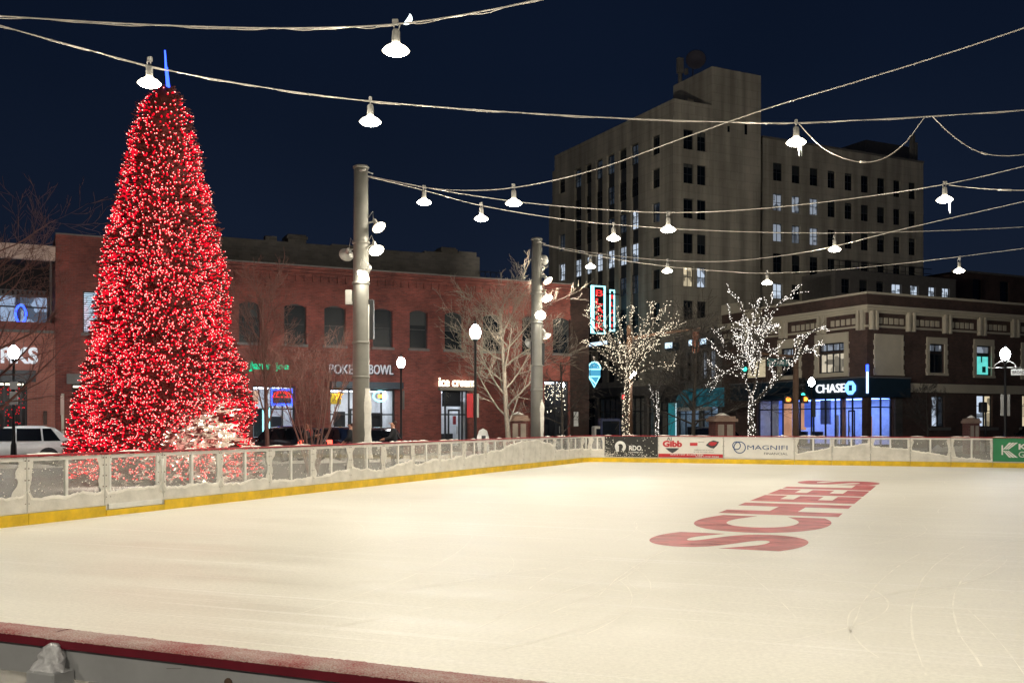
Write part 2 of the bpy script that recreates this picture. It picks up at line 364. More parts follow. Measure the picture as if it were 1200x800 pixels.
def cream_ice():
    m,nt,N,Lk = newmat('rink ice')
    out = N.new('ShaderNodeOutputMaterial'); b = N.new('ShaderNodeBsdfPrincipled')
    tc = N.new('ShaderNodeTexCoord')
    def noise_(scale, detail=6, rough=.6, stretch=None, rot=0):
        n = N.new('ShaderNodeTexNoise'); n.inputs['Scale'].default_value = scale; n.inputs['Detail'].default_value = detail; n.inputs['Roughness'].default_value = rough
        if stretch:
            mp = N.new('ShaderNodeMapping'); mp.inputs['Scale'].default_value = stretch; mp.inputs['Rotation'].default_value = (0,0,rot)
            Lk.new(tc.outputs['Object'], mp.inputs[0]); Lk.new(mp.outputs[0], n.inputs['Vector'])
        else: Lk.new(tc.outputs['Object'], n.inputs['Vector'])
        return n
    big = noise_(.22, 5); streak = noise_(1.4, 7, .7, (1,.10,1)); scr = noise_(7, 3, .5, (1,.022,1), .35); scr2 = noise_(8, 3, .5, (1,.025,1), -.5); fine = noise_(45, 3)
    rp = N.new('ShaderNodeValToRGB'); rp.color_ramp.elements[0].position = .3; rp.color_ramp.elements[1].position = .72
    rp.color_ramp.elements[0].color = (.69,.655,.56,1); rp.color_ramp.elements[1].color = (.86,.835,.745,1)
    a1 = N.new('ShaderNodeMath'); a1.operation = 'ADD'; Lk.new(big.outputs['Fac'], a1.inputs[0]); Lk.new(streak.outputs['Fac'], a1.inputs[1])
    a2 = N.new('ShaderNodeMath'); a2.operation = 'MULTIPLY'; a2.inputs[1].default_value = .5; Lk.new(a1.outputs[0], a2.inputs[0])
    Lk.new(a2.outputs[0], rp.inputs['Fac'])
    def lines(n, lo, hi):
        r = N.new('ShaderNodeMapRange'); r.inputs['From Min'].default_value = lo; r.inputs['From Max'].default_value = hi
        r.inputs['To Max'].default_value = .75; Lk.new(n.outputs['Fac'], r.inputs['Value']); return r
    l1 = lines(scr, .60, .72); l2 = lines(scr2, .61, .73)
    mx = N.new('ShaderNodeMath'); mx.operation = 'MAXIMUM'; Lk.new(l1.outputs[0], mx.inputs[0]); Lk.new(l2.outputs[0], mx.inputs[1])
    cm = N.new('ShaderNodeMix'); cm.data_type = 'RGBA'; Lk.new(mx.outputs[0], cm.inputs[0]); Lk.new(rp.outputs['Color'], cm.inputs[6]); cm.inputs[7].default_value = (.90,.87,.80,1)
    gr = noise_(26, 4, .7); gm = N.new('ShaderNodeMapRange'); gm.inputs['From Min'].default_value = .3; gm.inputs['From Max'].default_value = .7; gm.inputs['To Min'].default_value = .90; gm.inputs['To Max'].default_value = 1.08
    Lk.new(gr.outputs['Fac'], gm.inputs['Value']); gv = N.new('ShaderNodeVectorMath'); gv.operation = 'SCALE'; Lk.new(cm.outputs[2], gv.inputs[0]); Lk.new(gm.outputs[0], gv.inputs['Scale'])
    Lk.new(gv.outputs[0], b.inputs['Base Color'])
    rr = N.new('ShaderNodeMapRange'); rr.inputs['From Min'].default_value = .3; rr.inputs['From Max'].default_value = .7; rr.inputs['To Min'].default_value = .34; rr.inputs['To Max'].default_value = .6
    Lk.new(streak.outputs['Fac'], rr.inputs['Value']); Lk.new(rr.outputs[0], b.inputs['Roughness'])
    bp = N.new('ShaderNodeBump'); bp.inputs['Strength'].default_value = .35; bp.inputs['Distance'].default_value = .01
    ab = N.new('ShaderNodeMath'); ab.operation = 'ADD'; Lk.new(fine.outputs['Fac'], ab.inputs[0]); Lk.new(mx.outputs[0], ab.inputs[1])
    Lk.new(ab.outputs[0], bp.inputs['Height']); Lk.new(bp.outputs['Normal'], b.inputs['Normal'])
    b.inputs['Specular IOR Level'].default_value = .4
    Lk.new(b.outputs[0], out.inputs['Surface']); return m
M['ice'] = cream_ice()

def frost():
    """thin frost over red plastic: white crystals with red showing through"""
    m,nt,N,Lk = newmat('frosted cap')
    out = N.new('ShaderNodeOutputMaterial'); b = N.new('ShaderNodeBsdfPrincipled'); b.inputs['Roughness'].default_value = .75
    tc = N.new('ShaderNodeTexCoord')
    n1 = N.new('ShaderNodeTexNoise'); n1.inputs['Scale'].default_value = 260; n1.inputs['Detail'].default_value = 3
    n2 = N.new('ShaderNodeTexNoise'); n2.inputs['Scale'].default_value = 9; n2.inputs['Detail'].default_value = 5
    Lk.new(tc.outputs['Object'], n1.inputs['Vector']); Lk.new(tc.outputs['Object'], n2.inputs['Vector'])
    a = N.new('ShaderNodeMath'); a.operation = 'ADD'; Lk.new(n1.outputs['Fac'], a.inputs[0]); Lk.new(n2.outputs['Fac'], a.inputs[1])
    rp = N.new('ShaderNodeValToRGB'); rp.color_ramp.elements[0].position = .36; rp.color_ramp.elements[0].color = (.34,.05,.05,1)
    rp.color_ramp.elements[1].position = .62; rp.color_ramp.elements[1].color = (.52,.40,.36,1)
    h = N.new('ShaderNodeMath'); h.operation = 'MULTIPLY'; h.inputs[1].default_value = .5; Lk.new(a.outputs[0], h.inputs[0])
    Lk.new(h.outputs[0], rp.inputs['Fac']); Lk.new(rp.outputs['Color'], b.inputs['Base Color'])
    bp = N.new('ShaderNodeBump'); bp.inputs['Strength'].default_value = .8; bp.inputs['Distance'].default_value = .004; Lk.new(n1.outputs['Fac'], bp.inputs['Height']); Lk.new(bp.outputs['Normal'], b.inputs['Normal'])
    Lk.new(b.outputs[0], out.inputs['Surface']); return m
M['frost'] = frost()

# ------------------------------------------------------------------ coordinates
CAMZ, F_ = 1.55, 1200.
def P(u, v, Y):                       # a measured point of the photograph at distance Y
    return Vector(((u-600)/F_*Y, Y, CAMZ+(496-v)/F_*Y))
# the rink's own axes: a runs away along the left boards, b runs right along the far boards
ca, sa = math.cos(R(22)), math.sin(R(22))
RANG_A = PI/2 - R(22); RANG_B = -R(22)
def rk(a, b, z=0): return Vector((sa*a + ca*b, ca*a - sa*b, z))
# the street grid: x along the shop fronts, y into the blocks
C0 = (22.2, 64.); GA = math.atan2(.447,.894); gc, gs = math.cos(GA), math.sin(GA)
def G(x, y, z=0): return Vector((C0[0]+gc*x-gs*y, C0[1]+gs*x+gc*y, z))
def gx(u, y):
    k = (u-600)/F_; return (k*(C0[1]+gc*y)-C0[0]+gs*y)/(gc-gs*k)
def gy(u, x=0):
    k = (u-600)/F_; return (C0[0]+gc*x-k*(C0[1]+gs*x))/(gs+gc*k)
def gz(x, y, v): return CAMZ+(496-v)*G(x,y).y/F_
def fz(u, v, y): return gz(gx(u,y), y, v)        # height on a front plane
def lz(u, v, x=0): return gz(x, gy(u,x), v)      # height on a left plane

_txt = {}
def text_mb(mb, s, org, ux, uy, w=None, h=None, depth=.02, bold=0., m=0, center=True, res=3, sp=1.):
    """lettering as solid geometry: fitted to width w / height h, standing on org (centre of the baseline box)"""
    key = (s, bold, res, sp)
    if key not in _txt:
        c = bpy.data.curves.new('lettering', 'FONT'); c.body = s; c.size = 1; c.offset = bold; c.space_character = sp; c.extrude = .5; c.resolution_u = res
        o = bpy.data.objects.new('lettering', c); COL.objects.link(o)
        dg = bpy.context.evaluated_depsgraph_get(); dg.update()
        me = bpy.data.meshes.new_from_object(o.evaluated_get(dg))
        _txt[key] = ([tuple(v.co) for v in me.vertices], [tuple(p.vertices) for p in me.polygons])
        bpy.data.objects.remove(o); bpy.data.curves.remove(c); bpy.data.meshes.remove(me)
    V, Fc = _txt[key]
    x0 = min(v[0] for v in V); x1 = max(v[0] for v in V); y0 = min(v[1] for v in V); y1 = max(v[1] for v in V)
    if w and h: sx, sy = w/(x1-x0), h/(y1-y0)
    elif h: sx = sy = h/(y1-y0)
    else: sx = sy = w/(x1-x0)
    ux = Vector(ux).normalized(); uy = Vector(uy).normalized(); n = ux.cross(uy); org = Vector(org)
    i = len(mb.v); cx = (x0+x1)/2 if center else x0
    for x,y,z in V:
        mb.v.append(tuple(org + ux*((x-cx)*sx) + uy*((y-y0)*sy) + n*(z*depth + depth/2)))
    for f in Fc: mb.f.append(tuple(i+k for k in f)); mb.m.append(m); mb.sm.append(False)
# ------------------------------------------------------------------ camera, sky
cam = bpy.data.cameras.new('camera'); cam.lens = 36; cam.sensor_width = 36; cam.shift_y = .08; cam.clip_end = 3000; cam.clip_start = .05
co = bpy.data.objects.new('camera', cam); COL.objects.link(co); co.location = (0,0,CAMZ); co.rotation_euler = (PI/2,0,0); scene.camera = co
scene.view_settings.view_transform = 'Standard'; scene.view_settings.look = 'None'; scene.view_settings.gamma = 1; scene.view_settings.exposure = 0
scene.render.film_transparent = False
w = bpy.data.worlds.new('World'); scene.world = w; w.use_nodes = True
N = w.node_tree.nodes; Lk = w.node_tree.links; N.clear()
wo = N.new('ShaderNodeOutputWorld'); bg = N.new('ShaderNodeBackground'); tc = N.new('ShaderNodeTexCoord'); sp = N.new('ShaderNodeSeparateXYZ'); rp = N.new('ShaderNodeValToRGB')
Lk.new(tc.outputs['Generated'], sp.inputs[0]); Lk.new(sp.outputs[2], rp.inputs['Fac'])
e = rp.color_ramp.elements
e[0].position = 0; e[0].color = (.0150,.0195,.0300,1); e[1].position = .6; e[1].color = (.0016,.0036,.0105,1)
k = e.new(.07); k.color = (.0088,.0140,.0265,1); k = e.new(.17); k.color = (.0056,.0100,.0225,1); k = e.new(.32); k.color = (.0032,.0066,.0170,1)
nz = N.new('ShaderNodeTexNoise'); nz.inputs['Scale'].default_value = 1.6; nz.inputs['Detail'].default_value = 4
Lk.new(tc.outputs['Generated'], nz.inputs['Vector'])
mr = N.new('ShaderNodeMapRange'); mr.inputs['To Min'].default_value = .45; mr.inputs['To Max'].default_value = 1.65; Lk.new(nz.outputs['Fac'], mr.inputs['Value'])
vm = N.new('ShaderNodeVectorMath'); vm.operation = 'SCALE'; Lk.new(rp.outputs['Color'], vm.inputs[0]); Lk.new(mr.outputs[0], vm.inputs['Scale'])
Lk.new(vm.outputs[0], bg.inputs['Color']); bg.inputs['Strength'].default_value = 1.0; Lk.new(bg.outputs[0], wo.inputs['Surface'])

# ------------------------------------------------------------------ ground
def struct(o, kind='structure'): o['kind'] = kind; return o
mb = MB(); mb.quad([(-230,-60,-.14),(260,-60,-.14),(260,260,-.14),(-230,260,-.14)]); struct(mb.build('street', M['asphalt']))
def slab(name, xs, ys, z0, z1, mat):
    mb = MB(); mb.bbox(xs[0],xs[1],ys[0],ys[1],z0,z1,.03); o = mb.build(name, mat, loc=G(0,0), rz=GA); return struct(o)
slab('plaza_pavement', (-75,40), (-95,-7.8), -.3, -.012, M['concrete'])
slab('pavement', (-80,-15.6), (-1.0,20), -.3, -.004, M['concrete'])
slab('pavement', (-3.4,40), (-3.6,60), -.3, -.004, M['concrete'])
slab('pavement', (-19,-15.6), (20.1,60), -.3, -.004, M['concrete'])
mb = MB()
for (x0,x1,y) in ((-70,-20,-4.4),(2,40,-5.7)):
    x = x0
    while x < x1: mb.quad([(x,y-.06,-.135),(x+2.2,y-.06,-.135),(x+2.2,y+.06,-.135),(x,y+.06,-.135)]); x += 5
struct(mb.build('lane_marking', M['sign_white'], loc=G(0,0), rz=GA))
# ridges of ploughed snow along the kerbs: nobody could count the lumps
mb = MB(); random.seed(3)
def ridge(x0,x1,y0,h,wd):
    n = int((x1-x0)/.35); rows = 6; i = len(mb.v)
    for k in range(n+1):
        x = x0+(x1-x0)*k/n; hh = h*(.35+1.1*abs(noise.noise((x*.7,y0,3.)))) * (1 if 0<k<n else 0)
        for r in range(rows+1):
            t = r/rows; mb.v.append((x+.1*noise.noise((x*3,t*3,1)), y0+(t-.5)*wd*(.8+.5*noise.noise((x*.9,1,y0))), -.13+hh*math.sin(PI*t)*(1+.5*noise.noise((x*2.,t*4,5.)))))
    for k in range(n):
        for r in range(rows):
            a = i+k*(rows+1)+r; mb.f.append((a,a+rows+1,a+rows+2,a+1)); mb.m.append(0); mb.sm.append(True)
ridge(-60,-21,-1.5,.35,.9); ridge(-60,-20,-7.4,.4,.9); ridge(1,30,-4.2,.6,1.0); ridge(-14,-4,-7.4,.3,.8); ridge(2,30,-7.5,.35,.9)
o = mb.build('snow_ridge', M['snow'], loc=G(0,0), rz=GA); o['kind'] = 'stuff'

# ------------------------------------------------------------------ the rink
A0, A1, B0, B1 = 1.78, 39.85, -12.78, 13.5
mb = MB(); mb.box(0.06, A1-A0-.06, -(B1-B0)+.06, -.06, -.1, 0)
ice = mb.build('rink_ice', M['ice'], loc=rk(A0,B0), rz=RANG_A); struct(ice)
def icept(a,b,z=0): return (a-A0, -(b-B0), z)        # ice-local
mb = MB(); t0 = icept(12.75,-2.45); t1 = icept(28.9,-2.1)
d = Vector(t1)-Vector(t0); up = Vector((d.y*-1, d.x, 0)) if False else Vector((-d.y, d.x, 0)).normalized()
text_mb(mb, 'SCHEELS', (Vector(t0)+Vector(t1))/2 - up*1.02 + Vector((0,0,.002)), d, up, w=d.length, h=2.04, depth=.001, bold=.05, res=10, sp=1.15)
mb.build('painted_lettering', M['ice_red'], ice)
# pale grooves cut by skates
mb = MB(); random.seed(11)
def groove(pts, w_):
    for k in range(len(pts)-1):
        p,q = Vector(pts[k]), Vector(pts[k+1]); t = (q-p).normalized(); n = Vector((-t.y,t.x,0))*w_/2*(.5+random.random())
        mb.quad([p-n,q-n,q+n,p+n])
for (u0,v0,u1,v1,bend) in ((1030,770,1175,680,.35),(850,760,905,660,-.5),(1150,780,1170,650,.1),(995,750,1085,645,.06),(700,700,790,640,.05),(640,720,760,655,-.05),(1085,790,1130,640,.08),(560,735,700,680,.04),(1000,640,1070,625,-.1),(430,700,640,665,.05),(300,660,520,625,.03),(620,690,700,655,.1),(1060,700,1180,655,-.1)):
    def gp(u,v): Y = 1860/(v-496); return Vector(((u-600)/1200*Y, Y, 0))
    p,q = gp(u0,v0), gp(u1,v1); n = Vector((-(q-p).y,(q-p).x,0))*bend; pts = []
    for k in range(25):
        t = k/24; w0 = p.lerp(q,t)+n*4*t*(1-t)*.5 + Vector((.015*noise.noise((t*9,u0,1)),0,0))
        rel = w0-rk(0,0); a = sa*w0.x+ca*w0.y; b = ca*w0.x-sa*w0.y; pts.append(icept(a,b,.0015))
    groove(pts, .012)
rnd = random.Random(19)
for k in range(150):                                  # many faint thin cuts
    a = rnd.uniform(4,38); b = rnd.choice((rnd.uniform(-12,3),rnd.uniform(-4,4))); an = rnd.gauss(.3,.7); Ls = rnd.uniform(1.5,7); cv = rnd.gauss(0,.12); pts = []
    for q in range(15):
        s = q/14*Ls; a2,b2 = a+s*math.cos(an+cv*s), b+s*math.sin(an+cv*s)
        if 2.2 < a2 < 39.3 and -12.3 < b2 < 12: pts.append(icept(a2,b2,.0012+.0001*(k%5)))
    if len(pts) > 3: groove(pts, rnd.choice((.005,.007,.010)))
grv = pbr('scraped ice', (.90,.87,.78), .9); mb.build('skate_mark', grv, ice)

ORD = ['first','second','third','fourth','fifth','sixth','seventh','eighth','ninth','tenth','eleventh','twelfth','thirteenth','fourteenth','fifteenth','sixteenth','seventeenth']
def board(L, loc, rz, label, h0=.4, h1=.4, seed=0, kind='clear', group='rink boards', full=False, capname='cap_red'):
    """one section of the rink boards; local x along it, -y towards the ice"""
    rnd = random.Random(seed); g = .006
    t = thing('dasher_board_panel', label, 'rink board', loc, rz, group)
    mb = MB(); wp = .055
    if kind in ('clear','gate'):
        for x0 in (g, L-g-wp): mb.bbox(x0, x0+wp, -.022, .05, .0, 1.03, .006)
        if kind == 'clear': mb.bbox(L*.5-.03, L*.5+.03, -.018, .045, .2, 1.03, .006)
        else:
            for x0 in (.10, L-.16): mb.bbox(x0, x0+wp, -.03, .02, .14, 1.0, .006)
        mb.box(g+wp, L-g-wp, -.012, .045, .97, 1.03); mb.box(g+wp, L-g-wp, -.012, .045, .0, .26)
    else:
        for x0 in (g, L-g-wp): mb.bbox(x0, x0+wp, .004, .07, .0, 1.03, .006)
        mb.box(g+wp, L-g-wp, .004, .07, .97, 1.03); mb.box(g+wp, L-g-wp, .004, .07, .0, .26)
    fr = mb.build('frame', M['alu'], t)
    xs = [g+wp/2, L-g-wp/2] + ([.127, L-.133] if kind == 'gate' else [])
    for x in xs:
        for z in (.32,.5,.68,.86,.98):
            if rnd.random() < .75: mb = MB(); mb.tube([(x,-.018,z),(x,-.036,z)], .009, 6); mb.build('bolt', M['bolt'], fr)
    if kind in ('clear','gate'):
        mb = MB(); mb.box(g+wp, L-g-wp, .0, .008, .26, .97); mb.build('glazing', M['board_glass'], t)
        # frozen slush on the glass with its own ragged edge
        mb = MB(); n = 44; i0 = 0
        def top(x):
            s = x/L; hh = h0+(h1-h0)*s + .035*noise.noise((x*3.1,seed*1.7,0)) + .026*noise.noise((x*9,seed,2)) + .02*noise.noise((x*31,seed,2)) + .055*noise.noise((x*1.2+9,seed*2.2,5))
            ed = min(x,L-x)
            hh += max(0,.07-ed)*1.6*(1+1.6*noise.noise((seed*2.3+(3 if s > .5 else 0),s*2,1)))
            return max(.24, min(.985, hh))
        xa, xb = g+.004, L-g-.004
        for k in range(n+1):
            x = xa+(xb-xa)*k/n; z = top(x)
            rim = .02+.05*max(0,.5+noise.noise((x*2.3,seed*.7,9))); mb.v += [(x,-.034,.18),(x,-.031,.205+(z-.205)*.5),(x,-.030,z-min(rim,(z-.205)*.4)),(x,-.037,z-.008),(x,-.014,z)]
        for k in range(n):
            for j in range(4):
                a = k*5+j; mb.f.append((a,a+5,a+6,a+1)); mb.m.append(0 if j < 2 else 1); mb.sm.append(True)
        # frost feathers growing in from the posts and the top rail
        for side in (0,1):
            pz = None; amp = rnd.uniform(.05,.24) if not full else .5
            for k in range(21):
                z = .28+.69*k/20; wd = max(.003, amp*(.45+.9*noise.noise((z*4,seed*3.1+side*7,1))) + .03*noise.noise((z*23,seed,side)))
                wd *= (1-.6*math.sin(PI*k/20)*.6)
                x = (xa+.0 if side == 0 else xb); xi = x+wd+.05 if side == 0 else x-wd-.05
                if pz is not None: mb.quad([(x,-.026,pz[0]),(pz[1],-.016,pz[0]),(xi,-.016,z),(x,-.026,z)] if side == 0 else [(pz[1],-.016,pz[0]),(x,-.026,pz[0]),(x,-.026,z),(xi,-.016,z)], 0, True)
                pz = (z,xi)
        # flakes stuck on the clear part
        for k in range(rnd.randint(30,90) if L > 1.4 else rnd.randint(6,18)):
            x = rnd.uniform(.08,L-.08); z = rnd.uniform(min(h0,h1),.95); r = rnd.uniform(.004,.016)
            mb.quad([(x-r,-.013,z),(x,-.016,z-r),(x+r*1.3,-.013,z),(x,-.014,z+r)], 1)
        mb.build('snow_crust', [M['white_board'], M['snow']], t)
    if kind == 'near':
        pass
    mb = MB(); z0 = .0 if kind != 'gate' else .0; zt = .175 if kind != 'gate' else .10
    mb.bbox(.003, L-.003, -.062 if kind != 'gate' else -.07, -.042, z0, zt, .006); mb.build('kick_plate', M['yellow'], t)
    if kind == 'gate':
        mb = MB(); mb.bbox(.07, L-.07, -.052, -.024, .11, .2, .005); mb.build('threshold_strip', M['alu'], t)
        mb = MB()
        for z in (.35,.8): mb.bbox(L-.10, L-.02, -.06, -.03, z, z+.11, .004)
        mb.tube([(L-.07,-.07,.3),(L-.07,-.07,.92)], .012, 8); mb.build('latch', M['alu'], t)
    mb = MB(); mb.bbox(.001, L-.001, -.05, .075, 1.04, 1.072, .006); cp = mb.build('cap', M[capname], t)
    mb = MB(); x = .0                       # snow lying on the cap
    while x < L-.2:
        l = rnd.uniform(.15,.7)
        if rnd.random() < .5 and x+l < L:
            n = 8; i = len(mb.v)
            for k in range(n+1):
                s = k/n; hh = .006+.022*math.sin(PI*s)*rnd.uniform(.6,1.2)
                mb.v += [(x+l*s,-.045,1.068),(x+l*s,.0,1.072+hh),(x+l*s,.07,1.068)]
            for k in range(n):
                for j in (0,1): a = i+k*3+j; mb.f.append((a,a+3,a+4,a+1)); mb.m.append(0); mb.sm.append(True)
        x += l
    if mb.f: mb.build('cap_snow', M['snow'], cp)
    return t

# left side, from the near end towards the far corner
js = [7.1,8.65,10.2,11.75,13.35]
for k in range(4):
    lab = ['third','second','first',''][k]
    board(js[k+1]-js[k], rk(js[k],B0), RANG_A, f'icy clear board section {["fourth","third","second","directly"][k]} left of the rink gate', .42+.1*(k==2), .44, 40+k, full=(k==2))
board(1.42, rk(13.35,B0), RANG_A, 'rink gate section with latch and pale threshold strip in the left boards', .40,.46, 50, 'gate')
hs = [(.42,.42),(.42,.40),(.37,.36),(.36,.45),(.5,.36),(.40,.58),(.46,.55),(.52,.6),(.56,.62),(.64,.75),(.8,.98),(.98,.98),(.92,.74),(.6,.55),(.5,.6)]
PN = (39.1-14.77)/15
words = ['with the red tree glowing through it','behind which the tree base glows white','between the slender and the small bare tree','just left of the tall near pole','at the foot of the tall near pole','by the man in black','under the bare brick wall','in front of the ice cream shop door','below the red lamp post banner','just left of the pale tree trunk','turning white at the pale tree trunk','wholly white at the far tall pole','mostly white just past the far pole','two short of the rounded corner','next to the rounded corner']
for k in range(15):
    board(PN, rk(14.77+k*PN,B0), RANG_A, f'{ORD[k]} snowy board section right of the gate {words[k]}'.replace('-',' '), *hs[k], 60+k, full=(k in (10,11,12)))
cor = [(39.1,-12.78),(39.62,-12.6),(39.85,-12.05)]
for k in range(2):
    p,q = rk(*cor[k]), rk(*cor[k+1]); dd = q-p
    board(dd.length, p, math.atan2(dd.y,dd.x), ['narrow corner board section where the left boards end','narrow corner board section beside the black banner'][k], .55,.5, 80+k)
def farb(b0, b1, label, **kw): return board(b1-b0, rk(A1,b0), RANG_B, label, **kw)
def lett(parent, items, name='lettering'):
    """items: (text, x, z, h, w, material, bold)"""
    for s,x,z,h,w_,m,bo in items:
        mb = MB(); text_mb(mb, s, (x,-.019,z), (1,0,0), (0,0,1), w=w_, h=h, depth=.004, bold=bo); mb.build(name, M[m], parent)
def banner(t, L, mat, z0=.215, z1=1.03):
    mb = MB(); mb.box(.01, L-.01, -.018, .002, z0, z1); return mb.build('banner', M[mat], t)
# black banner
t = farb(-12.05,-9.85,'black advertising board with white round emblem at the far corner', kind='ad', seed=90); L = 2.2
bn = banner(t, L, 'ad_black')
mb = MB()
def arc(mb, cx, cz, r0, r1, a0, a1, y0=-.025, y1=-.019, n=20, m=0, sx=1):
    for k in range(n):
        p,q = a0+(a1-a0)*k/n, a0+(a1-a0)*(k+1)/n
        mb.prism([(cx+sx*r0*math.cos(p),cz+r0*math.sin(p)),(cx+sx*r1*math.cos(p),cz+r1*math.sin(p)),(cx+sx*r1*math.cos(q),cz+r1*math.sin(q)),(cx+sx*r0*math.cos(q),cz+r0*math.sin(q))], y1, y0, m)
arc(mb, .66, .62, .11, .23, R(-60), R(235)); mb.prism([(.48,.42),(.60,.42),(.60,.66),(.48,.66)],-.019,-.026); mb.build('emblem', M['sign_white'], bn)
lett(bn, [('RDO.',1.30,.47,.2,.56,'sign_white',.03),('EQUIPMENT CO',1.30,.37,.06,.6,'sign_white',.01)])
mb = MB(); rnd = random.Random(5)
for k in range(240):                                                   # snow splashed on the banner
    x = rnd.uniform(.03,L-.03); z = .22+.8*abs(rnd.gauss(0,.12)) if rnd.random() < .5 else (rnd.uniform(.25,1.02)); 
    if rnd.random() < .5: x = .03+abs(rnd.gauss(0,.25))
    r = rnd.uniform(.006,.028); mb.quad([(x-r,-.020,z),(x,-.022,z-r*.7),(x+r,-.020,z),(x,-.021,min(1.03,z+r*.8))])
mb.build('snow_splash', M['snow'], bn)
# white banner with red lettering and crests
t = farb(-9.85,-7.26,'white advertising board with red wordmark and dark red strip below', kind='ad', seed=91); L = 2.59
bn = banner(t, L, 'ad_white')
mb = MB(); mb.box(.02, L-.02, -.0215, -.016, .22, .36); rs = mb.build('red_strip', M['ad_red'], bn)
mb = MB(); text_mb(mb, 'SINCE 1930  A LAW FIRM', (1.15,-.0225,.30), (1,0,0), (0,0,1), w=1.3, h=.05, depth=.003, bold=.01)
text_mb(mb, 'GIBB LAW FIRM', (1.95,-.0225,.235), (1,0,0), (0,0,1), w=.9, h=.05, depth=.003, bold=.01); mb.build('lettering', M['sign_white'], rs)
lett(bn, [('Gibb',.58,.62,.26,.78,'ad_red',.05),('Al',.45,.87,.14,.2,'ad_dark',0.),('play here',1.73,.80,.05,.22,'ad_dark',0),('PROUD PARTNER OF HOCKEY',1.82,.50,.035,.75,'ad_dark',0),('OF THE RED RIVER VALLEY',1.82,.42,.035,.8,'ad_dark',0)])
mb = MB(); mb.prism([(.30,.58),(.86,.58),(.72,.46),(.58,.38),(.44,.46)], -.0185, -.022); mb.build('emblem', M['ad_dark'], bn)
mb = MB(); mb.box(1.28,1.58,-.022,-.0185,.68,.80); rb = mb.build('red_badge', M['ad_red'], bn)
lett(rb, [('KFGO',1.43,.71,.06,.2,'sign_white',.01)]) if False else None
mb = MB(); mb.prism([(1.90,.70),(2.04,.84),(2.2,.90),(2.42,.84),(2.34,.70),(2.22,.58),(2.08,.60)], -.0185, -.022); cr = mb.build('emblem', M['ad_dark'], bn)
mb = MB(); mb.prism([(2.0,.74),(2.1,.84),(2.36,.82),(2.26,.70),(2.12,.68)], -.0225, -.025); mb.build('emblem_highlight', M['ad_red'], cr)
# white banner with two rings
t = farb(-7.26,-4.59,'white advertising board with two linked blue rings', kind='ad', seed=92); L = 2.67
bn = banner(t, L, 'ad_white')
mb = MB(); arc(mb, .50,.70,.13,.165,0,2*PI,n=28); arc(mb, .62,.63,.20,.235,0,2*PI,n=32, y0=-.0262, y1=-.0225); mb.build('emblem', M['ad_navy'], bn)
lett(bn, [('MAGNIFI',1.66,.55,.17,1.5,'ad_navy',.0),('FINANCIAL',1.98,.36,.09,.88,'ad_dark',0.)])
hs = [(.42,.68),(.7,.8),(.76,.6),(.62,.38),(.36,.26)]
wd = ['right beside the ring banner','second right of the ring banner','midway between two banners','second left of the green banner','right beside the green banner']
for k in range(5): farb(-4.59+k*1.356, -4.59+(k+1)*1.356, f'clear far board section with slush on it {wd[k]}', h0=hs[k][0], h1=hs[k][1], seed=93+k)
t = farb(2.19,4.75,'green advertising board with white arrow emblem at the right', kind='ad', seed=99); L = 2.56
bn = banner(t, L, 'ad_green')
mb = MB()
for q in range(3):
    o_ = .10*q
    mb.prism([(.32+o_,.33+.0),(.39+o_,.33),(.39+o_-.07+.0,.47)][:3], -.0185,-.022) if False else None
for s in (1,-1):
    for q in range(3):
        x = .30+.07*q; z = .62
        pts = [(x+.02,z+s*.02),(x+.07,z+s*.02),(x+.30+.03*q,z+s*.26),(x+.22+.03*q,z+s*.26)]
        mb.prism(pts if s > 0 else pts[::-1], -.0185, -.022)
mb.box(.28,.33,-.0222,-.0186,.45,.79); mb.build('emblem', M['sign_white'], bn)
lett(bn, [('KLEIN',1.32,.64,.2,1.0,'sign_white',.03),('GROUP',1.32,.37,.2,1.0,'sign_white',.0)])
farb(4.75,6.1,'clear far board section beyond the green banner', h0=.4, h1=.45, seed=110)

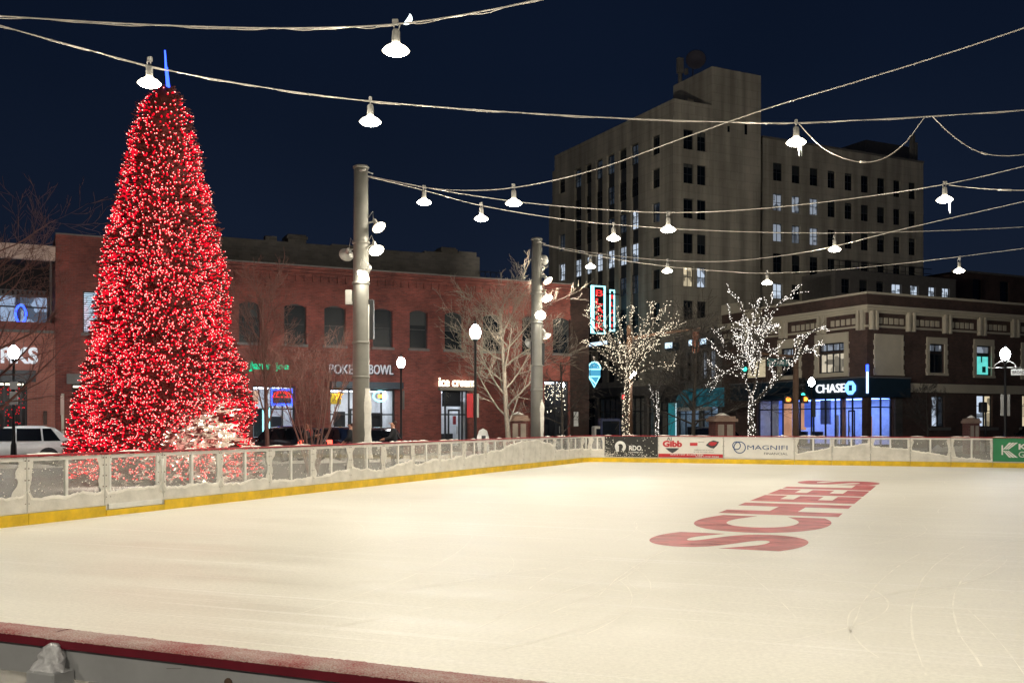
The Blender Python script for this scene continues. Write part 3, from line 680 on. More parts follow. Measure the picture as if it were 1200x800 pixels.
# near boards, seen from outside in the foreground
def NB(t):                                            # along the near boards, measured rightwards
    return Vector((-1.247+.914*t-.021, 2.494-.406*t-.048, 0))
def near_board(b0, b1, label, seed):
    L = b1-b0; t = thing('dasher_board_panel', label, 'rink board', NB(b1), -R(23.9)+PI, 'rink boards')
    mb = MB(); mb.bbox(-.0, L, -.055, .032, 1.046, 1.068, .004); cp = mb.build('cap', M['cap_dark'], t)
    # frost lying on the cap: a fine uneven sheet that hangs over the front edge a little
    mb = MB(); nx, ny = int(L/.006), 9
    for k in range(nx+1):
        x = L*k/nx
        for j in range(ny+1):
            s = j/ny; y = -.052+.088*s
            z = 1.0695+.007*(.5+noise.noise((x*7,y*20,seed)))*math.sin(PI*min(1,s*1.0+.05))+.0022*noise.noise((x*160,y*160,seed))
            if j == ny: z = 1.0675-.0025*(1+noise.noise((x*130,seed,1.))); y = .0335
            if j == 0: z = 1.066
            mb.v.append((x,y,z))
    for k in range(nx):
        for j in range(ny):
            a = k*(ny+1)+j; mb.f.append((a,a+ny+1,a+ny+2,a+1)); mb.m.append(0); mb.sm.append(True)
    mb.build('frost', M['frost'], cp)
    mb = MB(); mb.bbox(0, L, -.03, .022, .978, 1.046, .003); mb.bbox(0, L, -.03, .022, .0, .2, .003)
    fr = mb.build('frame', M['alu_grey'], t)
    mb = MB(); rnd = random.Random(seed)
    for k in range(14):
        x = L-rnd.uniform(.55,.75)-(.0 if k < 10 else .3); z = rnd.uniform(.982,1.02); r = rnd.uniform(.0015,.005)
        mb.quad([(x-r,.0235,z),(x,.0235,z-r*1.6),(x+r,.0235,z),(x,.0235,z+r)])
    mb.build('rust_spot', M['bolt'], fr)
    for x in [L*.18+L*.31*q for q in range(3)]: mb = MB(); mb.lathe([(.010,0),(.010,.003),(.005,.005)],(x,.022,1.015),10,axis=(0,1,0)); mb.build('bolt', M['bolt'], fr)
    for k in range(9):
        mb = MB(); x = rnd.uniform(.02,L-.1); z = rnd.uniform(.984,1.04); l = rnd.uniform(.01,.07); h = rnd.uniform(.0006,.0018); dz = rnd.uniform(-.004,.004)
        mb.quad([(x,.0224,z),(x+l,.0224,z+dz),(x+l,.0224,z+dz+h),(x,.0224,z+h)])
        mb.build('scuff', M['stone_dark'], fr)
    mb = MB(); mb.box(0, L, -.012, -.004, .2, .978); mb.build('glazing', M['near_glass'], t)
    # the upright at the left end as seen from outside
    mb = MB(); x0 = L-.085; mb.bbox(x0, L-.001, .024, .085, .0, 1.004, .004); po = mb.build('post', M['alu_grey'], t)
    mb = MB(); mb.lathe([(.012,0),(.012,.004),(.006,.006)], (L-.058,.085,.93), 12, axis=(0,1,0)); mb.build('bolt', M['bolt'], po)
    # lump of ice on the post
    mb = MB(); n = 26; rows = 16
    for r in range(rows):
        s = r/(rows-1)
        for k in range(n):
            an = 2*PI*k/n; rad = (.036*(1-s)**.55*(1-.35*math.exp(-((s-.35)/.12)**2))+.010)*(1+.45*noise.noise((math.cos(an)*1.6,math.sin(an)*1.6,s*4+seed))+.2*noise.noise((math.cos(an)*5,math.sin(an)*5,s*9+seed)))
            mb.v.append((x0+.045+rad*math.cos(an)*1.0+.006*s, .054-.020*s+rad*.60*math.sin(an), 1.002+.056*s))
    for r in range(rows-1):
        for k in range(n):
            a,b = r*n+k, r*n+(k+1)%n; mb.f.append((a,b,b+n,a+n)); mb.m.append(0); mb.sm.append(True)
    mb.f.append(tuple((rows-1)*n+k for k in range(n))); mb.m.append(0); mb.sm.append(True)
    mb.build('ice_lump', M['grey_ice'], po)
    return t
M['grey_ice'] = pbr('cloudy ice', (.62,.62,.63), .3, var=.25, scale=30, bump=.5, bscale=60)
near_board(.246, 2.8, 'frosty maroon capped near board section filling the foreground', 1)
near_board(-2.4, .246, 'maroon capped near board section in the bottom left corner', 2)
near_board(2.8, 5.4, 'maroon capped near board section continuing past the bottom edge', 3)
# ------------------------------------------------------------------ buildings
class Bld:
    """a building: an Empty on the street grid, parts given in grid coordinates"""
    def __init__(s, name, label, cat, ox, oy):
        s.o = (ox,oy); s.t = thing(name, label, cat, G(ox,oy), GA)
        s.sh = (-ox,-oy,0)
    def part(s, mb, name, mats, parent=None):
        if parent is None: return mb.build(name, mats, s.t, s.sh)
        return mb.build(name, mats, parent, s.sh if parent.location.length < 1e-6 else None)
def pl(axis, c):
    """maps (along, depth inwards, z) on a front plane y=c or a left plane x=c"""
    if axis == 'f': return lambda a,d,z: (a, c+d, z)
    return lambda a,d,z: (c+d, a, z)
def wall_open(mb, axis, c, a0, a1, z0, z1, ops, depth=.25, m=0, mr=None):
    f = pl(axis,c); mr = m if mr is None else mr
    A = sorted({a0,a1,*[o[0] for o in ops],*[o[1] for o in ops]}); Z = sorted({z0,z1,*[o[2] for o in ops],*[o[3] for o in ops]})
    A = [a for a in A if a0 <= a <= a1]; Z = [z for z in Z if z0 <= z <= z1]
    fl = (axis == 'l')
    def q(p): mb.quad(p[::-1] if fl else p, m)
    for i in range(len(A)-1):
        for j in range(len(Z)-1):
            ca_, cz_ = (A[i]+A[i+1])/2, (Z[j]+Z[j+1])/2
            if any(o[0] < ca_ < o[1] and o[2] < cz_ < o[3] for o in ops): continue
            q([f(A[i],0,Z[j]),f(A[i+1],0,Z[j]),f(A[i+1],0,Z[j+1]),f(A[i],0,Z[j+1])])
    for (b0,b1,y0,y1) in ops:
        for p in ([f(b0,0,y0),f(b0,0,y1),f(b0,depth,y1),f(b0,depth,y0)],[f(b1,0,y1),f(b1,0,y0),f(b1,depth,y0),f(b1,depth,y1)],
                  [f(b0,0,y1),f(b1,0,y1),f(b1,depth,y1),f(b0,depth,y1)],[f(b1,0,y0),f(b0,0,y0),f(b0,depth,y0),f(b1,depth,y0)]):
            mb.quad(p, mr)
def bxp(mb, axis, c, a0, a1, d0, d1, z0, z1, m=0, b=.0):
    """box on a facade plane: a along, d depth (negative = proud)"""
    x0,x1,y0,y1 = (a0,a1,c+d0,c+d1) if axis == 'f' else (c+d0,c+d1,a0,a1)
    (mb.bbox(x0,x1,y0,y1,z0,z1,b,m) if b else mb.box(x0,x1,y0,y1,z0,z1,m))
_wc = {}
def window(bl, axis, c, a0, a1, z0, z1, pane='pane_dark', frame='dark_frame', nx=1, nz=2, depth=.2, fw=.06, arch=0, name='window', bar=.04, kind='pane'):
    """window frame with glazing bars as a part, its pane as a sub-part"""
    W, H = a1-a0, z1-z0; key = (round(W,2),round(H,2),frame,nx,nz,fw,arch,bar)
    if key not in _wc:
        mb = MB(); x0,x1 = -W/2,W/2
        for (p0,p1,q0,q1) in ((x0,x0+fw,0,H),(x1-fw,x1,0,H),(x0+fw,x1-fw,0,fw),(x0+fw,x1-fw,H-fw,H)): mb.box(p0,p1,-.05,.03,q0,q1)
        for k in range(1,nx): xx = x0+W*k/nx; mb.box(xx-bar/2,xx+bar/2,-.04,.02,fw,H-fw)
        for k in range(1,nz): zz = H*k/nz; mb.box(x0+fw,x1-fw,-.043,.018,zz-bar/2,zz+bar/2)
        fm = mb.mesh('window', M[frame]); mb = MB(); mb.quad([(x0+fw/2,.0,fw/2),(x1-fw/2,.0,fw/2),(x1-fw/2,0,H-fw/2),(x0+fw/2,0,H-fw/2)])
        _wc[key] = (fm, mb, {})
    fm, pmb, pc = _wc[key]
    if pane not in pc: pc[pane] = pmb.mesh('pane', M[pane])
    am = (a0+a1)/2
    loc = (am-bl.o[0], c+depth-bl.o[1], z0) if axis == 'f' else (c+depth-bl.o[0], am-bl.o[1], z0)
    o = link(name, fm, bl.t, loc, 0 if axis == 'f' else -PI/2)
    link(kind, pc[pane], o); return o
def sign(bl, s, axis, c, am, z, h, w_=None, mat='white_glow', depth=.08, bold=.01, name='sign_lettering', d=-.03):
    mb = MB(); f = pl(axis,c)
    text_mb(mb, s, f(am,d,z), (1,0,0) if axis == 'f' else (0,-1,0), (0,0,1), w=w_, h=h, depth=depth, bold=bold)
    return bl.part(mb, name, M[mat])
def room(bl, axis, c, a0, a1, z0, z1, dep, light, props=(), wall='paper', n=2, lw=.5, ends=(1,1)):
    """a shallow lit shop interior behind the glass"""
    mb = MB(); f = pl(axis,c)
    mb.quad([f(a0,dep,z0),f(a1,dep,z0),f(a1,dep,z1),f(a0,dep,z1)],0)
    for a in [q for q,e_ in zip((a0,a1),ends) if e_]: mb.quad([f(a,.3,z0),f(a,dep,z0),f(a,dep,z1),f(a,.3,z1)],0)
    mb.quad([f(a0,.3,z1),f(a1,.3,z1),f(a1,dep,z1),f(a0,dep,z1)],0); mb.quad([f(a0,.3,z0+.01),f(a1,.3,z0+.01),f(a1,dep,z0+.01),f(a0,dep,z0+.01)],2)
    it = bl.part(mb, 'shop_interior', [M[wall], M[light], M['concrete']])
    mb = MB()
    for k in range(n):
        am = a0+(a1-a0)*(k+.5)/n; bxp(mb, axis, c, am-(a1-a0)/n*lw*.8, am+(a1-a0)/n*lw*.8, dep*.35, dep*.75, z1-.08, z1-.03)
    bl.part(mb, 'ceiling_light', M[light], it)
    for (nm,b0,b1,y0,y1,d,mt) in props:
        mb = MB(); bxp(mb, axis, c, b0,b1, d, d+.12, y0,y1); bl.part(mb, nm, M[mt], it)
    return it
def storefront(bl, axis, c, a0, a1, z0, z1, cuts, light, props=(), transom=.68, depth=.22, dep=3., frame='dark_frame', wall='paper', n=2, door=None, ends=(1,1), inside=True):
    """glazed shop front: frame, pane, interior; cuts = mullion positions 0..1"""
    if inside: room(bl, axis, c, a0+.02, a1-.02, z0, z1, dep, light, props, wall, n, ends=ends)
    mb = MB(); fw = .07; dd = depth; zt = z0+(z1-z0)*transom
    for a in (a0, a1-fw): bxp(mb, axis, c, a, a+fw, dd-.06, dd+.05, z0, z1)
    bxp(mb, axis, c, a0+fw, a1-fw, dd-.06, dd+.05, z1-fw, z1); bxp(mb, axis, c, a0+fw, a1-fw, dd-.06, dd+.05, z0, z0+.12)
    if transom < 1: bxp(mb, axis, c, a0+fw, a1-fw, dd-.05, dd+.04, zt-.035, zt+.035)
    for k in cuts: a = a0+(a1-a0)*k; bxp(mb, axis, c, a-.035, a+.035, dd-.055, dd+.045, z0+.12, z1-fw)
    fr = bl.part(mb, 'shop_window', M[frame]); mb = MB(); f = pl(axis,c)
    mb.quad([f(a0+.03,dd,z0+.05),f(a1-.03,dd,z0+.05),f(a1-.03,dd,z1-.03),f(a0+.03,dd,z1-.03)]); bl.part(mb, 'pane', M['clear'], fr)
    if door:
        mb = MB(); b0,b1,zd = door; bxp(mb, axis, c, b0,b0+.09,dd-.085,dd-.062,z0+.03,zd); bxp(mb, axis, c, b1-.09,b1,dd-.085,dd-.062,z0+.03,zd)
        bxp(mb, axis, c, b0+.09,b1-.09,dd-.085,dd-.062,zd-.1,zd); bxp(mb, axis, c, b0+.09,b1-.09,dd-.085,dd-.062,z0+.03,z0+.28)
        do = bl.part(mb, 'door', M[frame]); mb = MB(); bxp(mb, axis, c, b1-.2,b1-.16,dd-.14,dd-.1,z0+.9,z0+1.3); bl.part(mb, 'handle', M['fixture'], do)
    return fr

# ---- the long red brick row across the street
YF = 2.28
def X(u): return gx(u,YF)
xL, xR = X(-60), X(690)
rb = Bld('brick_building', 'long two storey red brick building with arched upper windows and small shops', 'building', X(65), YF)
zt1, zt2 = fz(70,275,YF), 9.25
up = [(333,359),(380,405),(437,460),(480,501),(521,542),(566,588),(612,632),(648,668)]
wz1, wz0 = fz(346,356,YF), fz(346,403,YF)
ops = [(X(a),X(b),wz0,wz1) for a,b in up] + [(X(280),X(305),wz0,wz1),(X(235),X(255),wz0,wz1)]
wl = (X(97),X(116),fz(105,390,YF),fz(105,341,YF)); ops2 = [wl,(X(155),X(176),wz0,wz1)]
S1 = (X(296),X(346),.1,fz(320,452,YF)); S2 = (X(387),X(463),.1,fz(430,456,YF)); S3 = (X(517),X(549),.1,fz(533,457,YF)); S4 = (X(638),X(667),.1,fz(652,446,YF))
S0 = (X(84),X(126),.1,fz(100,450,YF))
xs = X(205)
mb = MB()
wall_open(mb,'f',YF,X(65),xs,0,zt1,ops2+[S0],.25)
wall_open(mb,'f',YF,xs,X(668),0,zt2,[o for o in ops if o[1] < X(669)]+[S1,S2,S3,S4],.25)
mb.box(X(65),xs,YF+3.2,YF+14,0,zt1-.02); mb.box(xs,X(668),YF+3.25,YF+14,0,zt2-.02)
mb.quad([(X(65),YF,zt1),(xs,YF,zt1),(xs,YF+4,zt1),(X(65),YF+4,zt1)]); mb.quad([(xs,YF,zt2),(X(668),YF,zt2),(X(668),YF+4,zt2),(xs,YF+4,zt2)])
mb.quad([(xs,YF,zt2),(xs,YF,zt1),(xs,YF+4,zt1),(xs,YF+4,zt2)])
mb.quad([(X(65),YF,zt1-3.3),(X(65),YF,zt1),(X(65),YF+4,zt1),(X(65),YF+4,zt1-3.3)])
rb.part(mb,'wall',M['brick_red'])
mb = MB(); wall_open(mb,'f',YF-.03,X(668),xR,0,zt2-.1,[],.25); mb.box(X(668),xR,YF-.03,YF+14,0,zt2-.12); rb.part(mb,'corner_pier',M['brick_brown'])
# brick segmental arches, sills, corbel courses
for (a,b,z0,z1) in ops:
    mb = MB(); n = 8; rise = .16; w_ = b-a
    for k in range(n):
        p,q = k/n,(k+1)/n; zp = z1-rise*(2*p-1)**2; zq = z1-rise*(2*q-1)**2
        mb.quad([(a+w_*p,YF+.10,zp),(a+w_*q,YF+.10,zq),(a+w_*q,YF+.10,z1+.02),(a+w_*p,YF+.10,z1+.02)],0)
        mb.quad([(a-.05+(w_+.1)*p,YF-.035,zp+.03),(a-.05+(w_+.1)*q,YF-.035,zq+.03),(a-.05+(w_+.1)*q,YF-.035,zq+.28),(a-.05+(w_+.1)*p,YF-.035,zp+.28)],0)
    rb.part(mb,'window_arch',M['brick_red'])
for (a,b,z0,z1) in ops+ops2: mb = MB(); bxp(mb,'f',YF,a-.08,b+.08,-.09,.12,z0-.13,z0-.01); rb.part(mb,'sill',M['stone_dark'])
mb = MB()
for k,(dz,pr) in enumerate(((0,.16),(-.16,.11),(-.32,.06),(-1.05,.05))): bxp(mb,'f',YF,xs,X(668),-pr,.0-.002,zt2+dz-.14,zt2+dz-.002)
for k,(dz,pr) in enumerate(((0,.10),(-1.2,.06))): bxp(mb,'f',YF,X(65)+.02,xs-.05,-pr,-.002,zt1+dz-.12,zt1+dz)
x = xs+.2
while x < X(660): bxp(mb,'f',YF,x,x+.12,-.1,-.002,zt2-.72,zt2-.36); x += .42
rb.part(mb,'cornice',M['brick_red'])
mb = MB(); bxp(mb,'f',YF,xs,X(668),-.20,.4,zt2,zt2+.06); bxp(mb,'f',YF,X(65),xs-.02,-.12,.4,zt1,zt1+.06); rb.part(mb,'coping',M['stone_dark'])
for (a,b,z0,z1) in ops[:-3]+ops[-2:]: window(rb,'f',YF,a,b,z0,z1,'pane_blue',nx=1,nz=2,depth=.2)
window(rb,'f',YF,*ops[7],'pane_blue',nx=2,nz=3,depth=.2)
window(rb,'f',YF,*wl,'pane_blind',nx=1,nz=1,depth=.2); window(rb,'f',YF,*ops2[1],'pane_dark',depth=.2)
# shops
def sx(u): return X(u)
def sz(u,v): return fz(u,v,YF)
storefront(rb,'f',YF,*S1,[.45,.72],'room_cool',[('poster',sx(301),sx(311),.9,2.3,.6,'dark_thing'),('counter',sx(322),sx(338),.1,1.9,1.2,'dark_thing'),('menu_board',sx(299),sx(314),2.5,3.2,2.,'wood')],transom=.66,n=2,door=(sx(311),sx(319),2.35))
mb = MB(); z0,z1 = sz(330,475),sz(330,455)
for (a,b,p,q) in ((sx(319),sx(343),z0,z0+.1),(sx(319),sx(343),z1-.1,z1),(sx(342.2),sx(343.4),z0,z1),(sx(318.5),sx(320),z0,z1)): bxp(mb,'f',YF,a,b,.10,.15,p,q)
nf = rb.part(mb,'neon_frame',M['blue_glow'])
mb = MB(); bxp(mb,'f',YF,sx(320.2),sx(342),.12,.14,z0+.1,z1-.1); rb.part(mb,'poster',pbr('navy poster',(.008,.012,.07),.4),nf)
mb = MB()
for r,a0_,a1_ in ((.42,0,PI),(.30,0,PI)): 
    cx = sx(331); cz = z0+.45
    for k in range(10):
        p,q = a0_+(a1_-a0_)*k/10,a0_+(a1_-a0_)*(k+1)/10
        mb.tube([(cx+r*math.cos(p),YF+.09,cz+r*.6*math.sin(p)),(cx+r*math.cos(q),YF+.09,cz+r*.6*math.sin(q))],.035,5)
mb.tube([(sx(331)-.5,YF+.09,z0+.42),(sx(331)+.5,YF+.09,z0+.42)],.035,5); rb.part(mb,'neon_emblem',M['red_glow'],nf)
mb = MB()
for u in (308.5,316): bxp(mb,'f',YF,sx(u),sx(u+.9),.10,.15,.5,sz(310,477))
bxp(mb,'f',YF,sx(299),sx(319),.10,.15,.5,.75); rb.part(mb,'neon_strip',M['cyan_glow'])
sign(rb,"Jan's",'f',YF,(sx(291.5)+sx(316))/2,sz(304,435.5),sz(304,423)-sz(304,435.5),sx(316)-sx(291.5),'green_glow',.1,.03)
sign(rb,'Joe','f',YF,(sx(321)+sx(338))/2,sz(330,435.5),sz(330,425)-sz(330,435.5),sx(338)-sx(321),'green_glow',.1,.03)
storefront(rb,'f',YF,*S2,[.30,.60,.80],'room_cool',[('poster',sx(395),sx(408),.8,2.15,.5,'dark_thing'),('menu_board',sx(440),sx(452),.6,2.1,.5,'dark_thing'),('counter',sx(410),sx(436),.1,1.2,1.6,'wood'),('poster',sx(398),sx(412),2.55,3.1,1.8,'yellow')],transom=.60,n=3,door=(sx(411),sx(419),2.3))
mb = MB(); bxp(mb,'f',YF,sx(384),sx(467),-.75,-.01,S2[3]+.02,S2[3]+.34); rb.part(mb,'awning',M['navy_band'])
mb = MB()
cx,cz = sx(398),sz(398,463)
for k in range(5):
    p = PI/2+2*PI*k/5; mb.prism([(cx+.26*math.cos(p),cz+.26*math.sin(p)),(cx+.11*math.cos(p-.63),cz+.11*math.sin(p-.63)),(cx,cz),(cx+.11*math.cos(p+.63),cz+.11*math.sin(p+.63))],YF+.12,YF+.15)
rb.part(mb,'neon_star',emit('amber neon',(1.,.45,.04),3.))
mb = MB(); cx,cz = sx(446.5),sz(446,464)
for k in range(14):
    p,q = 2*PI*k/14,2*PI*(k+1)/14; mb.tube([(cx+.36*math.cos(p),YF+.13,cz+.26*math.sin(p)),(cx+.36*math.cos(q),YF+.13,cz+.26*math.sin(q))],.05,5)
rb.part(mb,'neon_ring',M['cyan_glow']); mb = MB(); bxp(mb,'f',YF,sx(444),sx(449),.12,.15,cz-.09,cz+.09); rb.part(mb,'neon_badge',emit('amber sign',(1.,.6,.1),2.))
M['letter_white'] = pbr('white channel letters', (.72,.72,.72), .5)
M['letter_side'] = emit('halo lit letter', (.95,.95,1.), .55)
sign(rb,'POKE',"f",YF,(sx(385.5)+sx(413))/2,sz(399,438),sz(399,427)-sz(399,438),sx(413)-sx(385.5),'letter_side',.1,.0)
sign(rb,'BOWL',"f",YF,(sx(432)+sx(460))/2,sz(446,438.5),sz(446,427.5)-sz(446,438.5),sx(460)-sx(432),'letter_side',.1,.0)
sign(rb,'POKE',"f",YF-.1,(sx(385.5)+sx(413))/2+.07,sz(399,438)-.06,sz(399,427)-sz(399,438),sx(413)-sx(385.5),'dark_frame',.05,.0,name='letter_shadow',d=.06)  # dark offset copy paints the letters' drop shadow
sign(rb,'BOWL',"f",YF-.1,(sx(432)+sx(460))/2+.07,sz(446,438.5)-.06,sz(446,427.5)-sz(446,438.5),sx(460)-sx(432),'dark_frame',.05,.0,name='letter_shadow',d=.06)
storefront(rb,'f',YF,*S3,[.2,.82],'room_cool',[('poster',sx(518),sx(521.5),1.0,2.7,.5,'paper'),('poster',sx(544),sx(548),1.0,2.7,.5,'paper'),('counter',sx(523),sx(543),.1,1.0,1.4,'dark_thing'),('menu_board',sx(522),sx(543),2.45,3.3,.35,'dark_thing'),('balloon_sign',sx(535),sx(538),1.5,1.95,.4,'ad_red')],transom=.6,n=1,door=(sx(526),sx(540),2.3))
sign(rb,'ice cream','f',YF,(sx(513)+sx(555))/2,sz(534,453),sz(534,443)-sz(534,453),sx(555)-sx(513),'warm_glow',.12,.01,d=-.12)
mb = MB(); bxp(mb,'f',YF,sx(513),sx(556),-.3,-.01,sz(534,457.5),sz(534,453.5)); rb.part(mb,'sign_ledge',M['stone_beige'])
storefront(rb,'f',YF,*S4,[.5],'room_cool',[('counter',sx(640),sx(652),.1,1.5,1.,'dark_thing'),('poster',sx(654),sx(666),.6,2.6,1.,'dark_thing')],transom=.62,wall='dark_thing',n=1,door=(sx(653),sx(660),2.3))
mb = MB(); rnd = random.Random(9)
for k in range(130):
    a = rnd.uniform(sx(639),sx(666)); z = rnd.uniform(3.0,S4[3]-.1) if k < 90 else None
    if z is None: 
        c_ = sx(645) if k % 2 else sx(659.5); an = k*.35; a = c_+.38*math.cos(an)*rnd.uniform(.7,1.1); z = 2.55+.42*math.sin(an)*rnd.uniform(.7,1.1)
    mb.octa((a,YF+.30,z),.028)
o = rb.part(mb,'light_points',M['bulb_warm']); o['kind'] = 'stuff'  # points imitating the wrapped trees' lights reflected in the glass
storefront(rb,'f',YF,*S0,[.5],'room_warm',wall='dark_thing',n=1)
mb = MB(); bxp(mb,'f',YF,sx(78),sx(128),-.12,-.002,S0[3],S0[3]+.45); rb.part(mb,'lintel',M['stone_dark'])
mb = MB(); bxp(mb,'f',YF,sx(672),sx(677),-.07,-.032,1.4,2.2); rb.part(mb,'notice_box',M['wood_white'])
# little square wall box near the left storefront
mb = MB(); bxp(mb,'f',YF,sx(52),sx(56),-.12,-.002,1.6,2.3); 
# grey brick upper volume set back on the roof, its chimneys
ub = Bld('rooftop_storey', 'dark grey brick upper storey with chimneys set back behind the red parapet', 'building', gx(258,YF+4.2), YF+4.2)
y2 = YF+4.2; xa,xb = gx(258,y2),gx(562,y2); zt = 11.15
mb = MB(); mb.box(xa,xb,y2,y2+9,zt2-1.5,zt); rnd = random.Random(2)
x = xa
while x < xb-.6:                                       # ragged worn parapet
    l = rnd.uniform(.5,2.4); 
    if rnd.random() < .6: mb.box(x,min(x+l,xb),y2-.01,y2+.4,zt,zt+rnd.uniform(.05,.28))
    x += l
ub.part(mb,'wall',M['brick_grey'])
for u,v,wd in ((346,276,1.0),(523,291,.9),(545,304,.5)):
    x = gx(u,y2+.5); mb = MB(); z = gz(x,y2+.5,v); mb.bbox(x-wd/2,x+wd/2,y2+.1,y2+1.0,zt-.2,z,.03); mb.bbox(x-wd/2-.07,x+wd/2+.07,y2+.03,y2+1.07,z-.25,z-.1,.01); ub.part(mb,'chimney',M['brick_grey'])
mb = MB(); x = xb+.2
for q in range(5): mb.tube([(x+q*.35,y2+.4,zt2-.2),(x+q*.35,y2+.4,10.4)],.025,5)
for z in (9.7,10.05,10.4): mb.tube([(x,y2+.4,z),(x+1.4,y2+.4,z)],.025,5)
ub.part(mb,'railing',M['black_metal'])

# ---- the building with a roof terrace at the left edge
tb = Bld('terrace_building', 'salmon brick building at the left edge with lit terrace and white lettering', 'building', X(-120), YF)
a0,a1 = X(-120),X(64.6)
zl = fz(30,387,YF); zs = fz(30,377,YF); zw = fz(30,337,YF); zc0 = fz(30,304,YF); zc1 = fz(30,287,YF)
D0 = (X(-40),X(32),.1,fz(15,447,YF))
mb = MB(); wall_open(mb,'f',YF,a0,a1,0,zl-.1,[D0],.3); mb.box(a0,a1,YF+3.5,YF+14,0,zl-.2); tb.part(mb,'wall',M['brick_pink'])
mb = MB(); bxp(mb,'f',YF,a0,a1,-.12,2.9,zl-.1,zl+.02); tb.part(mb,'ledge',M['stone_dark'])
mb = MB(); bxp(mb,'f',YF,a0,a1,.05,.3,zl+.02,zs); tb.part(mb,'terrace_parapet',M['brick_red'])
mb = MB(); bxp(mb,'f',YF,a0,a1,-.25,.1,zc0,zc1,b=.0); fa = tb.part(mb,'fascia',M['terracotta'])
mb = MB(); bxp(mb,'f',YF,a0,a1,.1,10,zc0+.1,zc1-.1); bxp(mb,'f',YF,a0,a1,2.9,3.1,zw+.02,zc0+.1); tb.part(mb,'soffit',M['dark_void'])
mb = MB(); bxp(mb,'f',YF,X(59),X(61.6),.5,.8,zs-.6,zc0+.1); bxp(mb,'f',YF,X(-60),X(-58),.5,.8,zs-.6,zc0+.1); tb.part(mb,'column',M['stone_dark'])
mb = MB(); bxp(mb,'f',YF,a0,a1,2.9,3.1,zl,zs-.2); tb.part(mb,'rear_wall',M['brick_red'])
xs_ = [gx(u,YF+2.9) for u in (-70,-25,21,58)]
for k in range(3): window(tb,'f',YF,xs_[k],xs_[k+1]-.02,zs-.25,zw,'pane_terr',frame='grey_frame',nx=1,nz=1,depth=2.85,fw=.09) if False else None
M['pane_terr'] = litwin('terrace glazing',(.50,.66,.95),.62)
for k in range(3):
    wdw = window(tb,'f',YF,xs_[k],xs_[k+1]-.02,zs-.25,zw,'pane_terr',frame='grey_frame',nx=1,nz=1,depth=2.85,fw=.09)
    mb = MB(); W = xs_[k+1]-.02-xs_[k]; mb.box(-W/2+.1,W/2-.1,-.06,-.03,zw-zs-.35,zw-zs-.28); mb.build('curtain_rail',M['dark_frame'],wdw)
mb = MB(); cx = gx(24.5,YF+2.7); cz = fz(24,361,YF)
for k in range(12):
    p,q = 2*PI*k/12,2*PI*(k+1)/12; mb.tube([(cx+.22*math.cos(p),YF+2.72,cz+.42*math.sin(p)),(cx+.22*math.cos(q),YF+2.72,cz+.42*math.sin(q))],.05,5)
tb.part(mb,'neon_ring',M['blue_glow'])
mb = MB(); z = zw+.02; x = a0
while x < X(58): bxp(mb,'f',YF,x,x+.10,2.75,2.8,z-.02,z+.16); x += .2
bxp(mb,'f',YF,a0,X(58),2.74,2.82,z+.16,z+.2); tb.part(mb,'lattice_trim',M['grey_frame'])
storefront(tb,'f',YF,*D0,[.12,.24,.36,.48,.62,.78,.9],'room_warm',[('counter',X(-30),X(30),.1,1.1,1.5,'dark_thing')],transom=.7,wall='dark_thing',n=2)
mb = MB(); bxp(mb,'f',YF,X(-42),X(42),-.08,-.002,D0[3],D0[3]+.5); tb.part(mb,'lintel',M['dark_frame'])
sign(tb,'WORKS','f',YF,(X(-42)+X(45))/2,fz(20,426,YF),fz(20,406.5,YF)-fz(20,426,YF),X(45)-X(-42),'letter_works',.12,.03) if False else None
M['letter_works'] = emit('white halo letters',(.92,.95,1.),.85)
sign(tb,'WORKS','f',YF,(X(-52)+X(44.5))/2,fz(20,426,YF),fz(20,406.5,YF)-fz(20,426,YF),X(44.5)-X(-52),'letter_works',.12,.03)
mb = MB(); rnd = random.Random(4)
for k in range(260): mb.octa((rnd.uniform(X(-39),X(31)),YF+.5+rnd.random()*1.5,rnd.uniform(.5,D0[3]-.2)),.03)
o = tb.part(mb,'light_points',M['bulb_red']); o['kind'] = 'stuff'  # red points imitating the christmas tree mirrored in the glass
mb = MB(); bxp(mb,'f',YF,X(51),X(55),-.14,-.002,1.5,2.1); tb.part(mb,'meter_box',M['brick_brown'])

M['teal_cloth2'] = pbr('blue grey shop wall',(.16,.22,.27),.8,var=.5,scale=1.5)
# ---- office tower
yt = gy(790,0); 
tw = Bld('office_tower', 'eight storey pale limestone tower with dark vertical window strips and lift shaft', 'building', 0, yt)
yend = gy(650,0); y202 = gy(647.4,0); y239 = gy(643.5,0); ztw = lz(790,119)
xw = gx(891,yt); xsft = gx(834,yt)
def ty(u): return gy(u,0)
strips = [(673,681),(686,693),(698,706),(711,720),(725,734),(739,748)]
rows = [gz(0,ty(768),v) for v in (159,198,238,278,316,355)]; hh = 1.62
rows = [z-hh for z in rows]                             # window bottoms
pz = rows[0]-rows[1]
st_ops = [(ty(b),ty(a),2.2+3.0,rows[0]+hh+.1) for a,b in strips]
endc = [(ty(773),ty(764)),(ty(662),ty(655))]
e_ops = [(a,b,z,z+hh) for a,b in endc for z in rows]
mb = MB(); wall_open(mb,'l',0,yt,yend,4.2,ztw,st_ops+e_ops,.3)
fpairs = [(gx(801,yt),gx(813,yt)),(gx(817,yt),gx(828,yt))]
f_ops = [(a,b,z,z+hh) for a,b in fpairs for z in rows]; slit = [(gx(852,yt),gx(854.6,yt),fz(853,155,yt),fz(853,148,yt)),(gx(872,yt),gx(875,yt),fz(873,158,yt),fz(873,146,yt))]
wall_open(mb,'f',yt,0,xw,0,ztw,f_ops+slit,.3)
